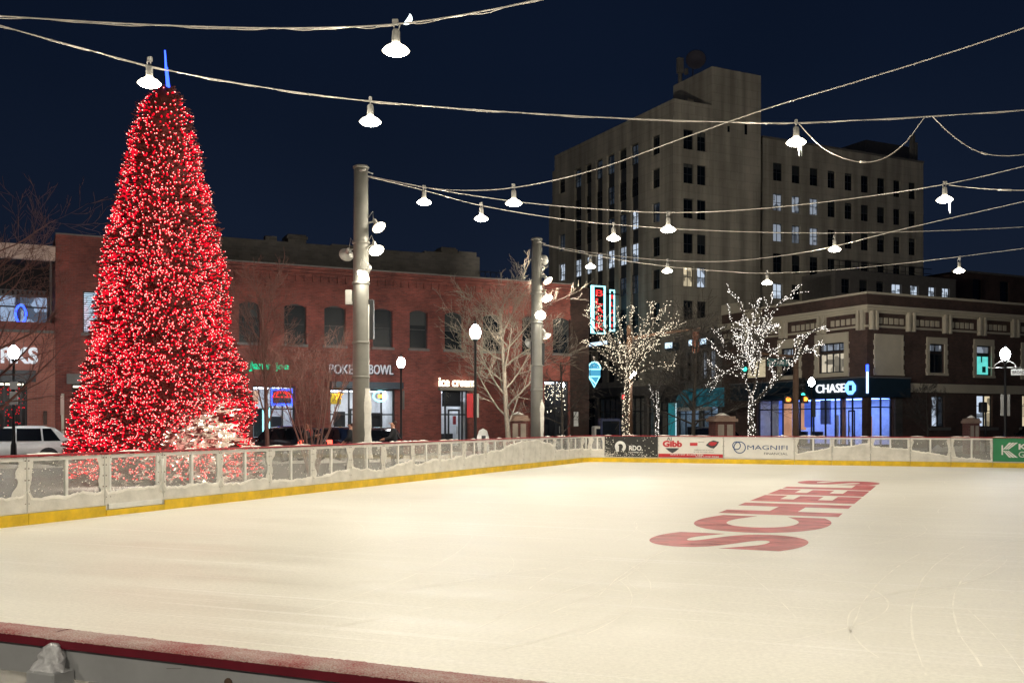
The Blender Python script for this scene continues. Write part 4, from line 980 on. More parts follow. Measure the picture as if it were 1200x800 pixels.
mb.quad([(0,yt,ztw),(xw,yt,ztw),(xw,yend,ztw),(0,yend,ztw)]); mb.quad([(xw,yt,0),(xw,yend,0),(xw,yend,ztw),(xw,yt,ztw)])
mb.box(.6,xw-.6,yt+.6,yend-.6,0,ztw-.5)
mb.box(-.001,xw,yend,y202,4.2,lz(648,201)); mb.box(-.002,xw,y202,y239,4.2,lz(645,239))
bxp(mb,'l',0,yt-.001,ty(781),-.08,-.002,4.2,ztw-1.1)
tw.part(mb,'wall',M['stone_tower'])
mb = MB(); bxp(mb,'f',yt,.0,xsft-.02,-.03,.4,ztw,ztw+.22); bxp(mb,'l',0,yt,yend,-.03,.35,ztw+.0,ztw+.24); tw.part(mb,'coping',M['stone_tower'])
# lift shaft and roof house
zs1 = fz(834,78,yt); yb = gy(789,xsft)
mb = MB(); mb.box(xsft,xw+.02,yt-.05,yb,ztw-6,zs1); mb.box(xw-.02,gx(893,yt),yt+.3,yb-2,0,ztw+2.2); tw.part(mb,'lift_shaft',M['stone_tower'])
for (a,b,z0,z1) in slit: mb = MB(); bxp(mb,'f',yt,a,b,-.06,-.053,z0,z1); tw.part(mb,'slit_window',M['pane_dark'])
for ax_,c_,L_ in (('l',0,endc),('f',yt,fpairs)):
    for a,b in L_:
        for z in rows: mb = MB(); bxp(mb,ax_,c_,a-.08,b+.08,-.07,.1,z-.14,z-.003); tw.part(mb,'sill',M['stone_tower'])
mb = MB(); bxp(mb,'f',yt,gx(806,yt+2),gx(813,yt+2),2,2.7,ztw+.2,ztw+1.2); tw.part(mb,'vent_box',M['stone'])
mb = MB(); x = xsft+.3; y = gy(797,x); z = fz(797,97,y) if False else gz(x,y,92)
mb.tube([(x,y,z-1),(x,y,gz(x,y,80))],.18,6); mb.bbox(x-.28,x+.28,y-.2,y+.2,gz(x,y,86),gz(x,y,68),.05); mb.bbox(x+.5,x+.8,y-.15,y+.15,gz(x,y,86),gz(x,y,79),.05); tw.part(mb,'antenna',M['stone_dark'])
mb = MB(); y = gy(812,xsft+.4); x = xsft+.4; c_ = (x,y-.4,gz(x,y,71.5))
mb.lathe([(.02,-.3),(.5,-.18),(.85,-.02),(.80,.0),(.45,-.14),(.02,-.22)],c_,20,axis=(-.6,-.8,.1)); mb.tube([(x,y,zs1-3),(x,y,gz(x,y,70))],.05,6); tw.part(mb,'satellite_dish',pbr('dull violet dish',(.05,.045,.065),.7))
for (a,b,z0,z1) in st_ops:
    for k,r in enumerate(rows):
        mb = MB(); bxp(mb,'l',0,a+.02,b-.02,.24,.3,r-(pz-hh)+.02,r-.02); tw.part(mb,'spandrel',M['spandrel'])
    mb = MB(); bxp(mb,'l',0,a+.02,b-.02,.24,.3,z0,rows[-1]-(pz-hh)); tw.part(mb,'spandrel',M['spandrel'])
rnd = random.Random(21)
for ci,(a,b,z0,z1) in enumerate(st_ops):
    for k,r in enumerate(rows):
        p = 'pane_lit' if k == 3 and ci != 99 else ('pane_dim' if rnd.random() < .35 else 'pane_blue')
        if k == 2 and ci == 5: p = 'pane_lit'
        window(tw,'l',0,a+.02,b-.02,r,r+hh,p,nx=2,nz=3,depth=.22,fw=.05,bar=.05)
# the lit row in the photograph runs one floor lower at the left end
for a,b in endc:
    for k,r in enumerate(rows): window(tw,'l',0,a,b,r,r+hh,'pane_dim' if k in (2,) else ('pane_lit' if (k == 3 and a > 25) else 'pane_blue'),nx=2,nz=2,depth=.22,fw=.05)
for ai,(a,b) in enumerate(fpairs):
    for k,r in enumerate(rows): window(tw,'f',yt,a,b,r,r+hh,('pane_lit' if ai else 'pane_warm') if k == 4 else 'pane_blue',nx=2,nz=2,depth=.22,fw=.05)
# ground floors of the tower along the side street
mb = MB(); bxp(mb,'l',0,yt-.002,yend+3,-.1,.6,3.9,4.7); tw.part(mb,'belt_course',M['stone_dark'])
for k in range(5):
    b0 = yt+.3+k*(yend-yt)/5; b1 = b0+(yend-yt)/5-.5
    lit = k in (0,1,2)
    if lit: storefront(tw,'l',0,b0,b1,.1,3.8,[.25,.5,.75],'room_cool',[('counter',b0+.5,b1-.5,.1,1.2,1.2,'dark_thing'),('menu_board',b0+.8,b0+2.,1.4,2.6,2.,'blue_panel'),('poster',b0+2.4,b0+3.2,.3,2.4,.6,'dark_thing')],wall='teal_cloth2')
    else: window(tw,'l',0,b0,b1,.1,3.8,'pane_blue',nx=4,nz=2,depth=.2,name='shop_window')
for k in range(6):
    b0 = yt+k*(yend-yt)/5-.2; mb = MB(); bxp(mb,'l',0,b0,b0+.5,-.05,.5,0,3.9); tw.part(mb,'pier',M['stone_dark'])
zc = lz(710,403)
mb = MB(); bxp(mb,'l',0,ty(738),ty(687),-2.2,-.1,zc-.5,zc-.05); cn = tw.part(mb,'canopy',M['navy_band'])
mb = MB(); bxp(mb,'l',0,ty(737),ty(688),-2.23,-2.205,zc-.35,zc-.05); tw.part(mb,'canopy_light',emit('canopy strip light',(.6,.8,1.),1.6),cn)
# vertical blade sign of the theatre block
def blade(y, xa, xb, z0, z1, tx, name):
    mb = MB(); mb.bbox(xa,xb,y-.15,y+.15,z0,z1,.05); s = tw.part(mb, name, M['ad_black'])
    mb = MB(); e_ = .09
    for q,off in ((0,0),(1,.22)):
        for (p0,p1,r0,r1) in ((xa+off,xa+off+e_,z0+off,z1-off),(xb-off-e_,xb-off,z0+off,z1-off),(xa+off+e_,xb-off-e_,z1-off-e_,z1-off),(xa+off+e_,xb-off-e_,z0+off,z0+off+e_)):
            if q == 0: mb.box(p0,p1,y-.22,y-.152,r0,r1)
    if tx: mb.box(xa+.1,xa+.34,y-.21,y-.153,z0+.1,z1-.1); mb.box(xb-.16,xb-.1,y-.21,y-.153,z0+.1,z1-.1)
    tw.part(mb,'neon_tube',M['cyan_glow'],s)
    return s
zb1 = gz(-2.4,28.5,335); zb0 = gz(-2.4,28.5,391)
s = blade(28.5,-3.1,-1.62,zb0,zb1,True,'blade_sign')
for k,ch in enumerate('BLACK'):
    hgt = (zb1-zb0-.5)/5; mb = MB(); text_mb(mb,ch,(-2.22,28.5-.155,zb1-.3-hgt*(k+1)+.14),(1,0,0),(0,0,1),w=.72,h=hgt-.2,depth=.06,bold=.0); tw.part(mb,'lettering',M['red_glow'],s)
s2 = blade(28.9,-.95,-.42,zb0+.3,zb1-.2,False,'blade_sign')
for k,ch in enumerate('BLACK'):
    hgt = (zb1-zb0-.9)/5; mb = MB(); text_mb(mb,ch,(-.66,28.9-.155,zb1-.5-hgt*(k+1)+.14),(1,0,0),(0,0,1),w=.22,h=hgt-.25,depth=.05,bold=.0); tw.part(mb,'lettering',M['red_glow'],s2)
mb = MB()
for z in (zb0+.6,zb1-.6): mb.tube([(-1.62,28.6,z),(0,28.6,z)],.06,6)
tw.part(mb,'bracket',M['black_metal'])

# ---- lower office wing to the right of the tower
yw = yt+.6; xw0 = gx(893.5,yw); xw1 = gx(1082,yw)
wg = Bld('office_wing', 'dim stone office block right of the tower with rows of small windows', 'building', xw0, yw)
ztop = fz(985,176,yw)
cols_ = [(906,917),(928,938),(949,959),(970,979),(990,999),(1009,1018),(1028,1037),(1047,1055),(1065,1073)]
vr = [(191,212),(227,247),(262,283),(297,319),(332,350)]
zr = [(fz(911,b,yw),fz(911,a,yw)) for a,b in vr]
ops = [(gx(a,yw),gx(b,yw),z0,z1) for a,b in cols_ for z0,z1 in zr]
mb = MB(); wall_open(mb,'f',yw,xw0,xw1,0,ztop,ops,.25); mb.box(xw0,xw1,yw+.6,yw+16,0,ztop-.3); mb.quad([(xw0,yw,ztop),(xw1,yw,ztop),(xw1,yw+16,ztop),(xw0,yw+16,ztop)]); mb.quad([(xw1,yw,0),(xw1,yw+16,0),(xw1,yw+16,ztop),(xw1,yw,ztop)])
wg.part(mb,'wall',M['stone_tower'])
mb = MB(); bxp(mb,'f',yw,xw0,xw1+.05,-.05,.4,ztop,ztop+.18); wg.part(mb,'coping',M['stone_dark'])
mb = MB(); yy = yw+7; mb.box(gx(1015,yy),gx(1068,yy),yy,yy+4,ztop,gz(gx(1040,yy),yy,168)); wg.part(mb,'roof_house',M['stone_dark'])
mb = MB(); x = gx(1069,yw+3); y = yw+3; mb.bbox(x-.2,x+.2,y-.2,y+.2,ztop-.2,gz(x,y,158),.03); mb.bbox(x+.25,x+.55,y-.2,y+.2,ztop+.6,gz(x,y,167),.03); wg.part(mb,'antenna',M['stone_dark'])
rnd = random.Random(33); n = 0
for ci,(a,b) in enumerate(cols_):
    for k,(z0,z1) in enumerate(zr):
        p = 'pane_blue'
        if (k == 1 and ci < 3) or (k == 2 and ci < 3): p = 'pane_half'
        if k == 4 and ci == 0: p = 'pane_lit'
        if 'pane_half' not in M: M['pane_half'] = litwin('half lit window',(.75,.85,1.),.32)
        window(wg,'f',yw,gx(a,yw),gx(b,yw),z0,z1,p,nx=2,nz=2,depth=.18,fw=.05)

# ---- low annex in front of the wing
ya = yt-3.5; xa,xb = gx(979,ya),gx(1120,ya); za = fz(1050,323,ya)
an = Bld('annex_building', 'dark flat roofed annex with four bright windows in a row', 'building', xa, ya)
wv = [(900+0,910),(1045,1056.5),(1067,1076.5),(1088,1096.5),(1104,1113)]
ops = [(gx(a,ya),gx(b,ya),fz(1080,352,ya),fz(1080,335,ya)) for a,b in wv[1:]] + [(gx(a,ya),gx(b,ya),fz(1010,345,ya),fz(1010,328,ya)) for a,b in ((986,996),(1007,1017),(1027,1036))]
mb = MB(); wall_open(mb,'f',ya,xa,xb,0,za,ops,.25); mb.box(xa,xb,ya+.5,ya+3.4,0,za-.3); mb.quad([(xa,ya,za),(xb,ya,za),(xb,ya+4,za),(xa,ya+4,za)]); mb.quad([(xa,ya,0),(xa,ya,za),(xa,ya+4,za),(xa,ya+4,0)]); mb.quad([(xb,ya,0),(xb,ya+4,0),(xb,ya+4,za),(xb,ya,za)])
an.part(mb,'wall',M['stone_dark'])
mb = MB(); bxp(mb,'f',ya,xa,xb,-.06,.3,za,za+.14); an.part(mb,'coping',M['stone_dark'])
for k,o_ in enumerate(ops): window(an,'f',ya,*o_,'pane_annex' if False else ('pane_lit' if k < 4 else 'pane_blue'),nx=2,nz=2,depth=.18,fw=.05)
mb = MB()
for z in (za+.5,za+.95): mb.tube([(gx(972,ya+.5),ya+.5,z),(gx(1092,ya+.5),ya+.5,z)],.03,5)
x = gx(972,ya+.5)
while x < gx(1092,ya+.5): mb.tube([(x,ya+.5,za),(x,ya+.5,za+.95)],.03,5); x += 1.1
an.part(mb,'railing',M['black_metal'])
yd = yt+2; fb = Bld('far_building', 'plain dark building at the right edge behind the corner bank', 'building', gx(1118,yd), yd)
xa,xb = gx(1118,yd),gx(1290,yd); zf = fz(1150,321,yd)
mb = MB(); ops = [(gx(a,yd),gx(a+11,yd),fz(1180,355,yd),fz(1180,330,yd)) for a in (1140,1172,1204)]
wall_open(mb,'f',yd,xa,xb,0,zf,ops,.25); mb.box(xa,xb,yd+.5,yd+14,0,zf-.2); mb.quad([(xa,yd,zf),(xb,yd,zf),(xb,yd+4,zf),(xa,yd+4,zf)]); fb.part(mb,'wall',M['brick_brown'])
for o_ in ops: window(fb,'f',yd,*o_,'pane_blue',nx=1,nz=2,depth=.2)
mb = MB(); bxp(mb,'f',yd,xa,xb,-.1,.4,zf,zf+.2); fb.part(mb,'coping',M['stone_dark'])

# ---- corner bank
M['chase_glow'] = emit('white bank letters',(.90,.94,1.),1.5)
bk = Bld('bank_building', 'brown brick corner bank with tan stone trim and blue lit ground floor', 'building', 0, 0)
yl = gy(846,0); xr = 24.
def by(u): return gy(u,0)
def bx_(u): return gx(u,0)
zp, zcor, zfr1, zfr0, zb1, zb0 = gz(0,0,344), gz(0,0,361.5), gz(0,0,369), gz(0,0,380.5), gz(0,0,443), gz(0,0,465)
w1z0,w1z1 = gz(0,0,439),gz(0,0,399)
WL = [(by(990),by(960),lz(975,437),lz(975,402)),(by(935),by(916),lz(925,440),lz(925,408)),(by(897),by(873),lz(885,443),lz(885,419))]
WR = [(bx_(1088.5),bx_(1106),gz(bx_(1097),0,437),gz(bx_(1097),0,403)),(bx_(1143.5),bx_(1161),gz(bx_(1152),0,440),gz(bx_(1152),0,405)),(bx_(1199),bx_(1217),gz(bx_(1208),0,442),gz(bx_(1208),0,409))]
blank = (bx_(1026),bx_(1056),gz(bx_(1041),0,438),gz(bx_(1041),0,394))
SL = (by(1010),by(887),.1,zb0); SR = (bx_(1020),bx_(1047),.1,zb0)
GR = [(bx_(1092),bx_(1107),gz(bx_(1100),0,500),gz(bx_(1100),0,464)),(bx_(1144.5),bx_(1163),gz(bx_(1154),0,500),gz(bx_(1154),0,463)),(bx_(1198),bx_(1216),gz(bx_(1207),0,500),gz(bx_(1207),0,463))]
mb = MB()
wall_open(mb,'l',0,.0,yl,0,zp,WL+[SL],.22); wall_open(mb,'f',0,0,xr,0,zp,WR+GR+[SR],.22)
mb.box(4.2,xr-.3,4.2,yl,0,zp-.3); mb.quad([(0,0,zp-.6),(xr,0,zp-.6),(xr,yl,zp-.6),(0,yl,zp-.6)]); mb.quad([(0,yl,0),(0,yl,zp),(xr,yl,zp),(xr,yl,0)])
mb.box(.3,4.2,.3,4.2,zb1+.4,zp-.4); mb.box(.3,4.2,4.2,yl,zb1+.4,zp-.4); mb.box(4.2,xr-.3,.5,4.2,zb1+.4,zp-.4)
bk.part(mb,'wall',M['brick_brown'])
def both(mb, d0, d1, z0, z1, y1=None, x1=None, x0=0.):
    """a course that runs along both street faces, mitred at the corner"""
    y1 = yl if y1 is None else y1; x1 = xr if x1 is None else x1
    mb.box(d0,x1,d0,d1,z0,z1); mb.box(d0,d1,d1,y1,z0,z1)
mb = MB(); both(mb,-.10,.3,zp,zp+.14); both(mb,-.45,-.002,zcor+.04,zcor+.2); both(mb,-.30,-.003,zcor-.10,zcor+.04); both(mb,-.16,-.002,zcor-.24,zcor-.10); both(mb,-.12,-.002,zfr0-.13,zfr0)
bk.part(mb,'cornice',M['stone'])
for y in (.12,.50,3.5,3.95,7.2,7.65,10.9,11.35): mb = MB(); mb.bbox(-.30,-.004,y,y+.2,zfr0-.30,zcor-.102,.02); bk.part(mb,'bracket',M['stone'])
for x in (.12,.50,3.3,3.75,6.6,7.05,9.9,10.35,13.2,13.65): mb = MB(); mb.bbox(x,x+.2,-.30,-.004,zfr0-.30,zcor-.102,.02); bk.part(mb,'bracket',M['stone'])
mb = MB()
y = .95
while y < yl-.5:
    if not any(abs(y+.16-c_) < .45 for c_ in (3.8,7.5,11.2)): mb = MB(); bxp(mb,'l',0,y,y+.30,-.06,-.002,zfr0+.12,zfr0+.50); bk.part(mb,'frieze_panel',M['stone'])
    y += .46
x = .95
while x < xr:
    if not any(abs(x+.16-c_) < .45 for c_ in (3.6,6.9,10.2,13.5)): mb = MB(); bxp(mb,'f',0,x,x+.30,-.06,-.002,zfr0+.12,zfr0+.50); bk.part(mb,'frieze_panel',M['stone'])
    x += .46
mb = MB(); bxp(mb,'l',0,by(868),by(846.5),-.1,.3,zp+.14,zp+.75); bxp(mb,'l',0,by(893),by(872),-.06,-.002,zcor+.35,zp-.05); bk.part(mb,'parapet_block',M['stone'])
# stone surrounds with quoined sides
mb = MB()
def surround(axis, o_, s=.34, head=.62, sill=.26):
    a,b,z0,z1 = o_
    bxp(mb,axis,0,a-s,b+s,-.10,-.002,z1,z1+head); bxp(mb,axis,0,a-s-.05,b+s+.05,-.16,-.002,z0-sill,z0)
    z = z0; k = 0
    while z < z1-.01:
        h = min(.3,z1-z); e_ = .07 if k % 2 == 0 else 0
        bxp(mb,axis,0,a-s-e_,a,-.09,-.002,z,z+h); bxp(mb,axis,0,b,b+s+e_,-.09,-.002,z,z+h); z += .3; k += 1
for o_ in WL[:2]: mb = MB(); surround('l',o_); bk.part(mb,'window_surround',M['stone'])
for o_ in WR: mb = MB(); surround('f',o_, s=.24, head=.42, sill=.16); bk.part(mb,'window_surround',M['stone'])
mb = MB(); surround('f',blank, s=.12, head=.12, sill=.1); bxp(mb,'f',0,blank[0],blank[1],-.07,-.002,blank[2],blank[3]); bk.part(mb,'blind_window',M['stone'])
wd_ = window(bk,'l',0,*WL[0],'pane_office',nx=3,nz=1,depth=.16,fw=.09,bar=.1) if False else None
M['pane_office'] = litwin('office window warm', (1.,.88,.66), .62)
def transom_window(axis, o_, pane, nx=3):
    a,b,z0,z1 = o_; zz = z0+(z1-z0)*.70
    wdw = window(bk,axis,0,a,b,z0,zz-.04,pane,nx=nx,nz=1,depth=.16,fw=.08,bar=.09); window(bk,axis,0,a,b,zz+.04,z1,'pane_half',nx=nx,nz=1,depth=.16,fw=.08,bar=.09,name='transom_window'); return wdw
transom_window('l',WL[0],'pane_office',4); transom_window('l',WL[1],'pane_blue',2)
M['pane_cream'] = emit('cream blind lit from behind',(1.,.84,.55),.62,.18,.9); window(bk,'l',0,*WL[2],'pane_cream',nx=1,nz=1,depth=.16)
transom_window('f',WR[0],'pane_blue',2); wt = transom_window('f',WR[1],'pane_teal',1); transom_window('f',WR[2],'pane_blue',2)
mb = MB(); W = WR[1][1]-WR[1][0]; mb.box(.02,.36,-.06,-.052,.22,.62); mb.box(-.1,.02,-.06,-.052,.9,1.3); mb.build('screen_poster',M['sign_green'],wt)
M['pane_cold'] = litwin('cold lit window',(.7,.82,1.),.85)
for k,o_ in enumerate(GR):
    window(bk,'f',0,o_[0],o_[0]+(o_[1]-o_[0])*.55,o_[2],o_[3],['pane_cold','pane_cold','pane_warm'][k],nx=1,nz=3,depth=.18,fw=.06); window(bk,'f',0,o_[0]+(o_[1]-o_[0])*.55+.005,o_[1],o_[2],o_[3],'pane_dim' if k != 1 else 'pane_warm',nx=1,nz=2,depth=.18,fw=.06)
for o_ in GR: mb = MB(); bxp(mb,'f',0,o_[0]-.35,o_[1]+.35,-.22,-.003,o_[2]-.22,o_[2]-.03); bk.part(mb,'sill',M['stone_dark'])
mb = MB(); bxp(mb,'f',0,bx_(1060),xr,-.22,-.003,gz(bx_(1100),0,460),gz(bx_(1100),0,452)); bxp(mb,'f',0,bx_(1060),xr,-.3,-.003,gz(bx_(1100),0,452),gz(bx_(1100),0,450)); bk.part(mb,'belt_course',M['stone'])
xb_ = bx_(1060)
mb = MB(); mb.box(-.5,xb_-.01,-.5,-.003,zb0+.0,zb1); mb.box(-.5,-.003,-.003,by(862),zb0,zb1); fc_ = bk.part(mb,'fascia',M['navy_band'])
mb = MB(); mb.box(-.55,xb_,-.55,-.003,zb1,zb1+.09); mb.box(-.55,-.003,-.003,by(861),zb1,zb1+.09); bk.part(mb,'fascia_trim',M['grey_frame'],fc_)
sign(bk,'CHASE','l',-.5,(by(964)+by(998))/2,lz(982,460),lz(982,450)-lz(982,460),by(964)-by(998),'chase_glow',.08,.0)
mb = MB(); cy_,cz_ = by(1004),lz(1004,454.5); r0,r1 = .17,.40
for k in range(4):                                      # four-piece octagon emblem
    p = PI/4+k*PI/2; rot = lambda a,b: (a*math.cos(k*PI/2)-b*math.sin(k*PI/2), a*math.sin(k*PI/2)+b*math.cos(k*PI/2))
    pts = [rot(*q) for q in ((-.17,.19),(-.17,.42),(.17,.42),(.38,.19))]
    mb.quad([(-.58,cy_-a,cz_+b) for a,b in pts]); mb.quad([(-.505,cy_-a,cz_+b) for a,b in pts[::-1]])
    for j in range(4):
        (a,b),(c_,d_) = pts[j],pts[(j+1)%4]; mb.quad([(-.58,cy_-a,cz_+b),(-.505,cy_-a,cz_+b),(-.505,cy_-c_,cz_+d_),(-.58,cy_-c_,cz_+d_)])
bk.part(mb,'emblem',emit('blue sign emblem',(.12,.35,1.),4.))
mb = MB(); mb.bbox(-.62,-.50,-.62,-.50,gz(0,0,461),gz(0,0,428),.02); bs = bk.part(mb,'blade_sign',emit('blue white blade',(.40,.55,1.),3.))
mb = MB(); mb.bbox(-.63,-.49,-.63,-.49,gz(0,0,436),gz(0,0,428)+.01,.02); bk.part(mb,'blade_tip',M['blue_glow'],bs)
def sy(u): return by(u)
props = [('partition',sy(902),sy(888),.3,3.3,1.2,'paper'),('column',sy(915),sy(907),.1,3.4,.9,'panel_warm_lit'),('blue_wall_panel',sy(906),sy(903.5),.1,3.4,.7,'panel_blue_lit'),('desk',sy(932),sy(917),.1,1.0,1.0,'dark_thing'),('column',sy(926),sy(921),1.1,3.4,1.3,'panel_warm_lit'),('poster',sy(946),sy(936),1.3,3.0,.5,'panel_blue_lit'),('desk',sy(950),sy(938),.5,1.0,1.,'dark_thing'),('poster',sy(967),sy(956),1.5,3.1,.4,'blue_panel2'),('column',sy(978),sy(974),.1,3.4,.9,'wood'),('machine',sy(972),sy(969),.1,2.1,.7,'paper'),('machine',sy(1008),sy(1003),.1,2.0,.9,'panel_warm_lit')]
M['blue_panel2'] = pbr('pale blue poster',(.25,.33,.8),.5)
storefront(bk,'l',0,SL[0],SL[1],SL[2],SL[3],[1-k for k in (.13,.25,.42,.55,.66,.75,.80,.90)],'room_blue2' if 'room_blue2' in M else 'room_blue',props,transom=.78,n=5,dep=3.5,ends=(0,1),door=(by(1000),by(992),2.4))
storefront(bk,'f',0,*SR,[.55],'room_blue',[('cash_machine',bx_(1022),bx_(1031),.5,2.5,.8,'paper'),('blue_wall_panel',bx_(1034),bx_(1039),.1,3.4,.6,'panel_blue_lit'),('cash_machine',bx_(1040.5),bx_(1046),.5,2.4,.9,'paper')],transom=.8,n=1,dep=3.,inside=False)
mb = MB(); bxp(mb,'f',0,bx_(1047.5),bx_(1056),-.12,-.003,0,zb0-.01); bk.part(mb,'pier',M['brick_grey'])
mb = MB(); mb.bbox(-.12,bx_(1020)-.01,-.12,-.003,0,zb0-.01,.02); bk.part(mb,'pier',M['brick_brown'])

# ---- shops between the bank and the tower
yq = yl+.02
sh = Bld('shop_building', 'grey two storey shop row with teal awning between bank and tower', 'building', 0, yq)
y1_ = yt-.05; zsh = lz(815,376)
def qy(u): return gy(u,0)
ops = [(qy(b),qy(a),lz(815,445),lz(815,412)) for a,b in ((795,801),(804,810),(813,819),(822,828),(831,838))]
Sa = (qy(841),qy(822),.1,3.3); Sb = (qy(819),qy(794),.1,3.3)
mb = MB(); wall_open(mb,'l',0,yq,y1_,0,zsh,ops+[Sa,Sb],.25); mb.box(4.,12,yq,y1_,0,zsh-.2); mb.quad([(0,yq,zsh),(12,yq,zsh),(12,y1_,zsh),(0,y1_,zsh)]); mb.box(.5,4,yq+.05,y1_-.05,4.4,zsh-.2)
sh.part(mb,'wall',M['stone_dark'])
mb = MB(); bxp(mb,'l',0,yq,y1_,-.25,.3,zsh-1.0,zsh-.1); bxp(mb,'l',0,yq,y1_,-.35,.3,zsh-.1,zsh+.1); sh.part(mb,'parapet',M['stone_beige'])
for k,o_ in enumerate(ops): window(sh,'l',0,*o_,'pane_half' if k in (3,4) else 'pane_dark',nx=2,nz=3,depth=.2)
storefront(sh,'l',0,*Sa,[.5],'room_cool',[('counter',Sa[0]+.5,Sa[1]-.5,.1,1.1,1.,'dark_thing')],wall='teal_cloth2',n=1)
storefront(sh,'l',0,*Sb,[.3,.7],'room_cool',[('counter',Sb[0]+.5,Sb[1]-.5,.1,1.3,.6,'dark_thing'),('poster',Sb[0]+.8,Sb[0]+1.4,1.4,2.5,1.,'paper')],wall='teal_cloth2',n=1)
def awning(name, ya_, yb_, zt_, zb_, out_, mat, valance=None):
    mb = MB(); n = 8
    for k in range(n):
        p,q = k/n,(k+1)/n; f = lambda s: (-.02-out_*math.sin(s*PI/2), zb_+(zt_-zb_)*math.cos(s*PI/2))
        (xa_,za_),(xb__,zb__) = f(p),f(q); mb.quad([(xa_,ya_,za_),(xb__,ya_,zb__),(xb__,yb_,zb__),(xa_,yb_,za_)],0,True)
    for y in (ya_,yb_): mb.quad([(-.02,y,zt_)]+[(-.02-out_*math.sin(k/n*PI/2),y,zb_+(zt_-zb_)*math.cos(k/n*PI/2)) for k in range(1,n+1)]+[(-.02,y,zb_)])
    a = sh.part(mb,name,M[mat])
    if valance: mb = MB(); mb.box(-.05-out_,-.02-out_,ya_,yb_,zb_-.28,zb_); sh.part(mb,'valance',M[valance],a)
    return a
awning('awning', qy(849), qy(806), lz(825,455), lz(825,477), 1.2, 'awning_lit', 'sign_white')
awning('awning', qy(803), qy(791), lz(797,449), lz(797,472), 1.4, 'black_cloth')
mb = MB(); zc = lz(815,404)
for a,b in ((780,800),(820,840)): bxp(mb,'l',0,qy(b),max(qy(a),qy(b)+.5) if a > 790 else y1_-.1,-1.0,-.25,zc-.3,zc+.3)
cl = sh.part(mb,'lit_canopy',M['navy_band'])
mb = MB()
for a,b in ((792,800),(820,840)): bxp(mb,'l',0,qy(b),qy(a),-1.05,-1.003,zc-.15,zc+.28)
sh.part(mb,'canopy_light',emit('cold canopy light',(.62,.82,1.),1.7),cl)
# ------------------------------------------------------------------ lamps, poles, cables
LW = 415.                                             # watts of one hanging floodlight
def add_light(kind, parent, loc, power, col=(1.,.91,.745), radius=.12, rot=None, size=None, blend=.5):
    l = bpy.data.lights.new('lamp', kind); l.energy = power; l.color = col; l.shadow_soft_size = radius
    if kind == 'SPOT': l.spot_size = size or R(120); l.spot_blend = blend
    o = bpy.data.objects.new('lamp', l); COL.objects.link(o); o.parent = parent; o.location = loc
    if rot is not None: o.rotation_euler = rot
    return o
def flood_geometry(parent, tilt=None, lit='lens', icicle=0):
    """bell reflector with its lens facing -z, about .45 m across; origin at the lens"""
    mb = MB(); mb.lathe([(.19,.0),(.205,.012),(.19,.03),(.15,.07),(.075,.11),(.062,.13)], (0,0,0), 20); sh = mb.build('shade', M['refractor' if lit == 'lens' else 'fixture'], parent)
    mb = MB(); mb.lathe([(.06,.135),(.062,.16),(.058,.30),(.045,.33),(.02,.34)], (0,0,0), 14); ho = mb.build('housing', M['fixture'], parent)
    mb = MB(); mb.lathe([(.02,-.055),(.10,-.045),(.165,-.018),(.188,.004)], (0,0,0), 20); ln = mb.build('lens', M[lit], parent)
    if icicle:
        mb = MB()
        for k in range(icicle):
            a = .4+k*2.3; L_ = .32-.09*k; p = Vector((.205*math.cos(a),.205*math.sin(a),.01)); mb.tube([p,p-Vector((0,0,L_*.5)),p-Vector((0,0,L_))],[.022,.015,.003],6)
        mb.build('icicle', M['icicle'], parent)
_proto = {}
def hanging_lamp(cable_pt, lens_pt, label, power=LW, icicle=0, lit='lens'):
    t = thing('hanging_floodlight', label, 'floodlight', lens_pt, random.uniform(0,6), 'floodlights hanging from the cables')
    flood_geometry(t, lit=lit, icicle=icicle)
    dz = max(.45, cable_pt.z-lens_pt.z); mb = MB()
    mb.tube([(.03,0,.36),(.03,0,dz)],.012,6); mb.tube([(-.04,0,.33),(-.06,0,.33+(dz-.33)*.6),(-.02,0,dz)],.009,6); mb.bbox(-.035,.055,-.03,.03,dz-.05,dz+.03,.008); mb.build('hanger', M['fixture'], t)
    if power: add_light('POINT', t, (0,0,-.10), power, radius=.10)
    return t
def para(p, q, low, n=40):
    """a hanging cable between p and q that dips by low metres at the middle"""
    return [p.lerp(q,k/n)-Vector((0,0,4*low*(k/n)*(1-k/n))) for k in range(n+1)]
def spline(pts, n=10):
    out = []; P_ = [pts[0]]+list(pts)+[pts[-1]]
    for i in range(1,len(P_)-2):
        a,b,c,d = P_[i-1],P_[i],P_[i+1],P_[i+2]
        for k in range(n):
            t = k/n; out.append(.5*((2*b)+(c-a)*t+(2*a-5*b+4*c-d)*t*t+(3*b-a-3*c+d)*t**3))
    out.append(P_[-2]); return out
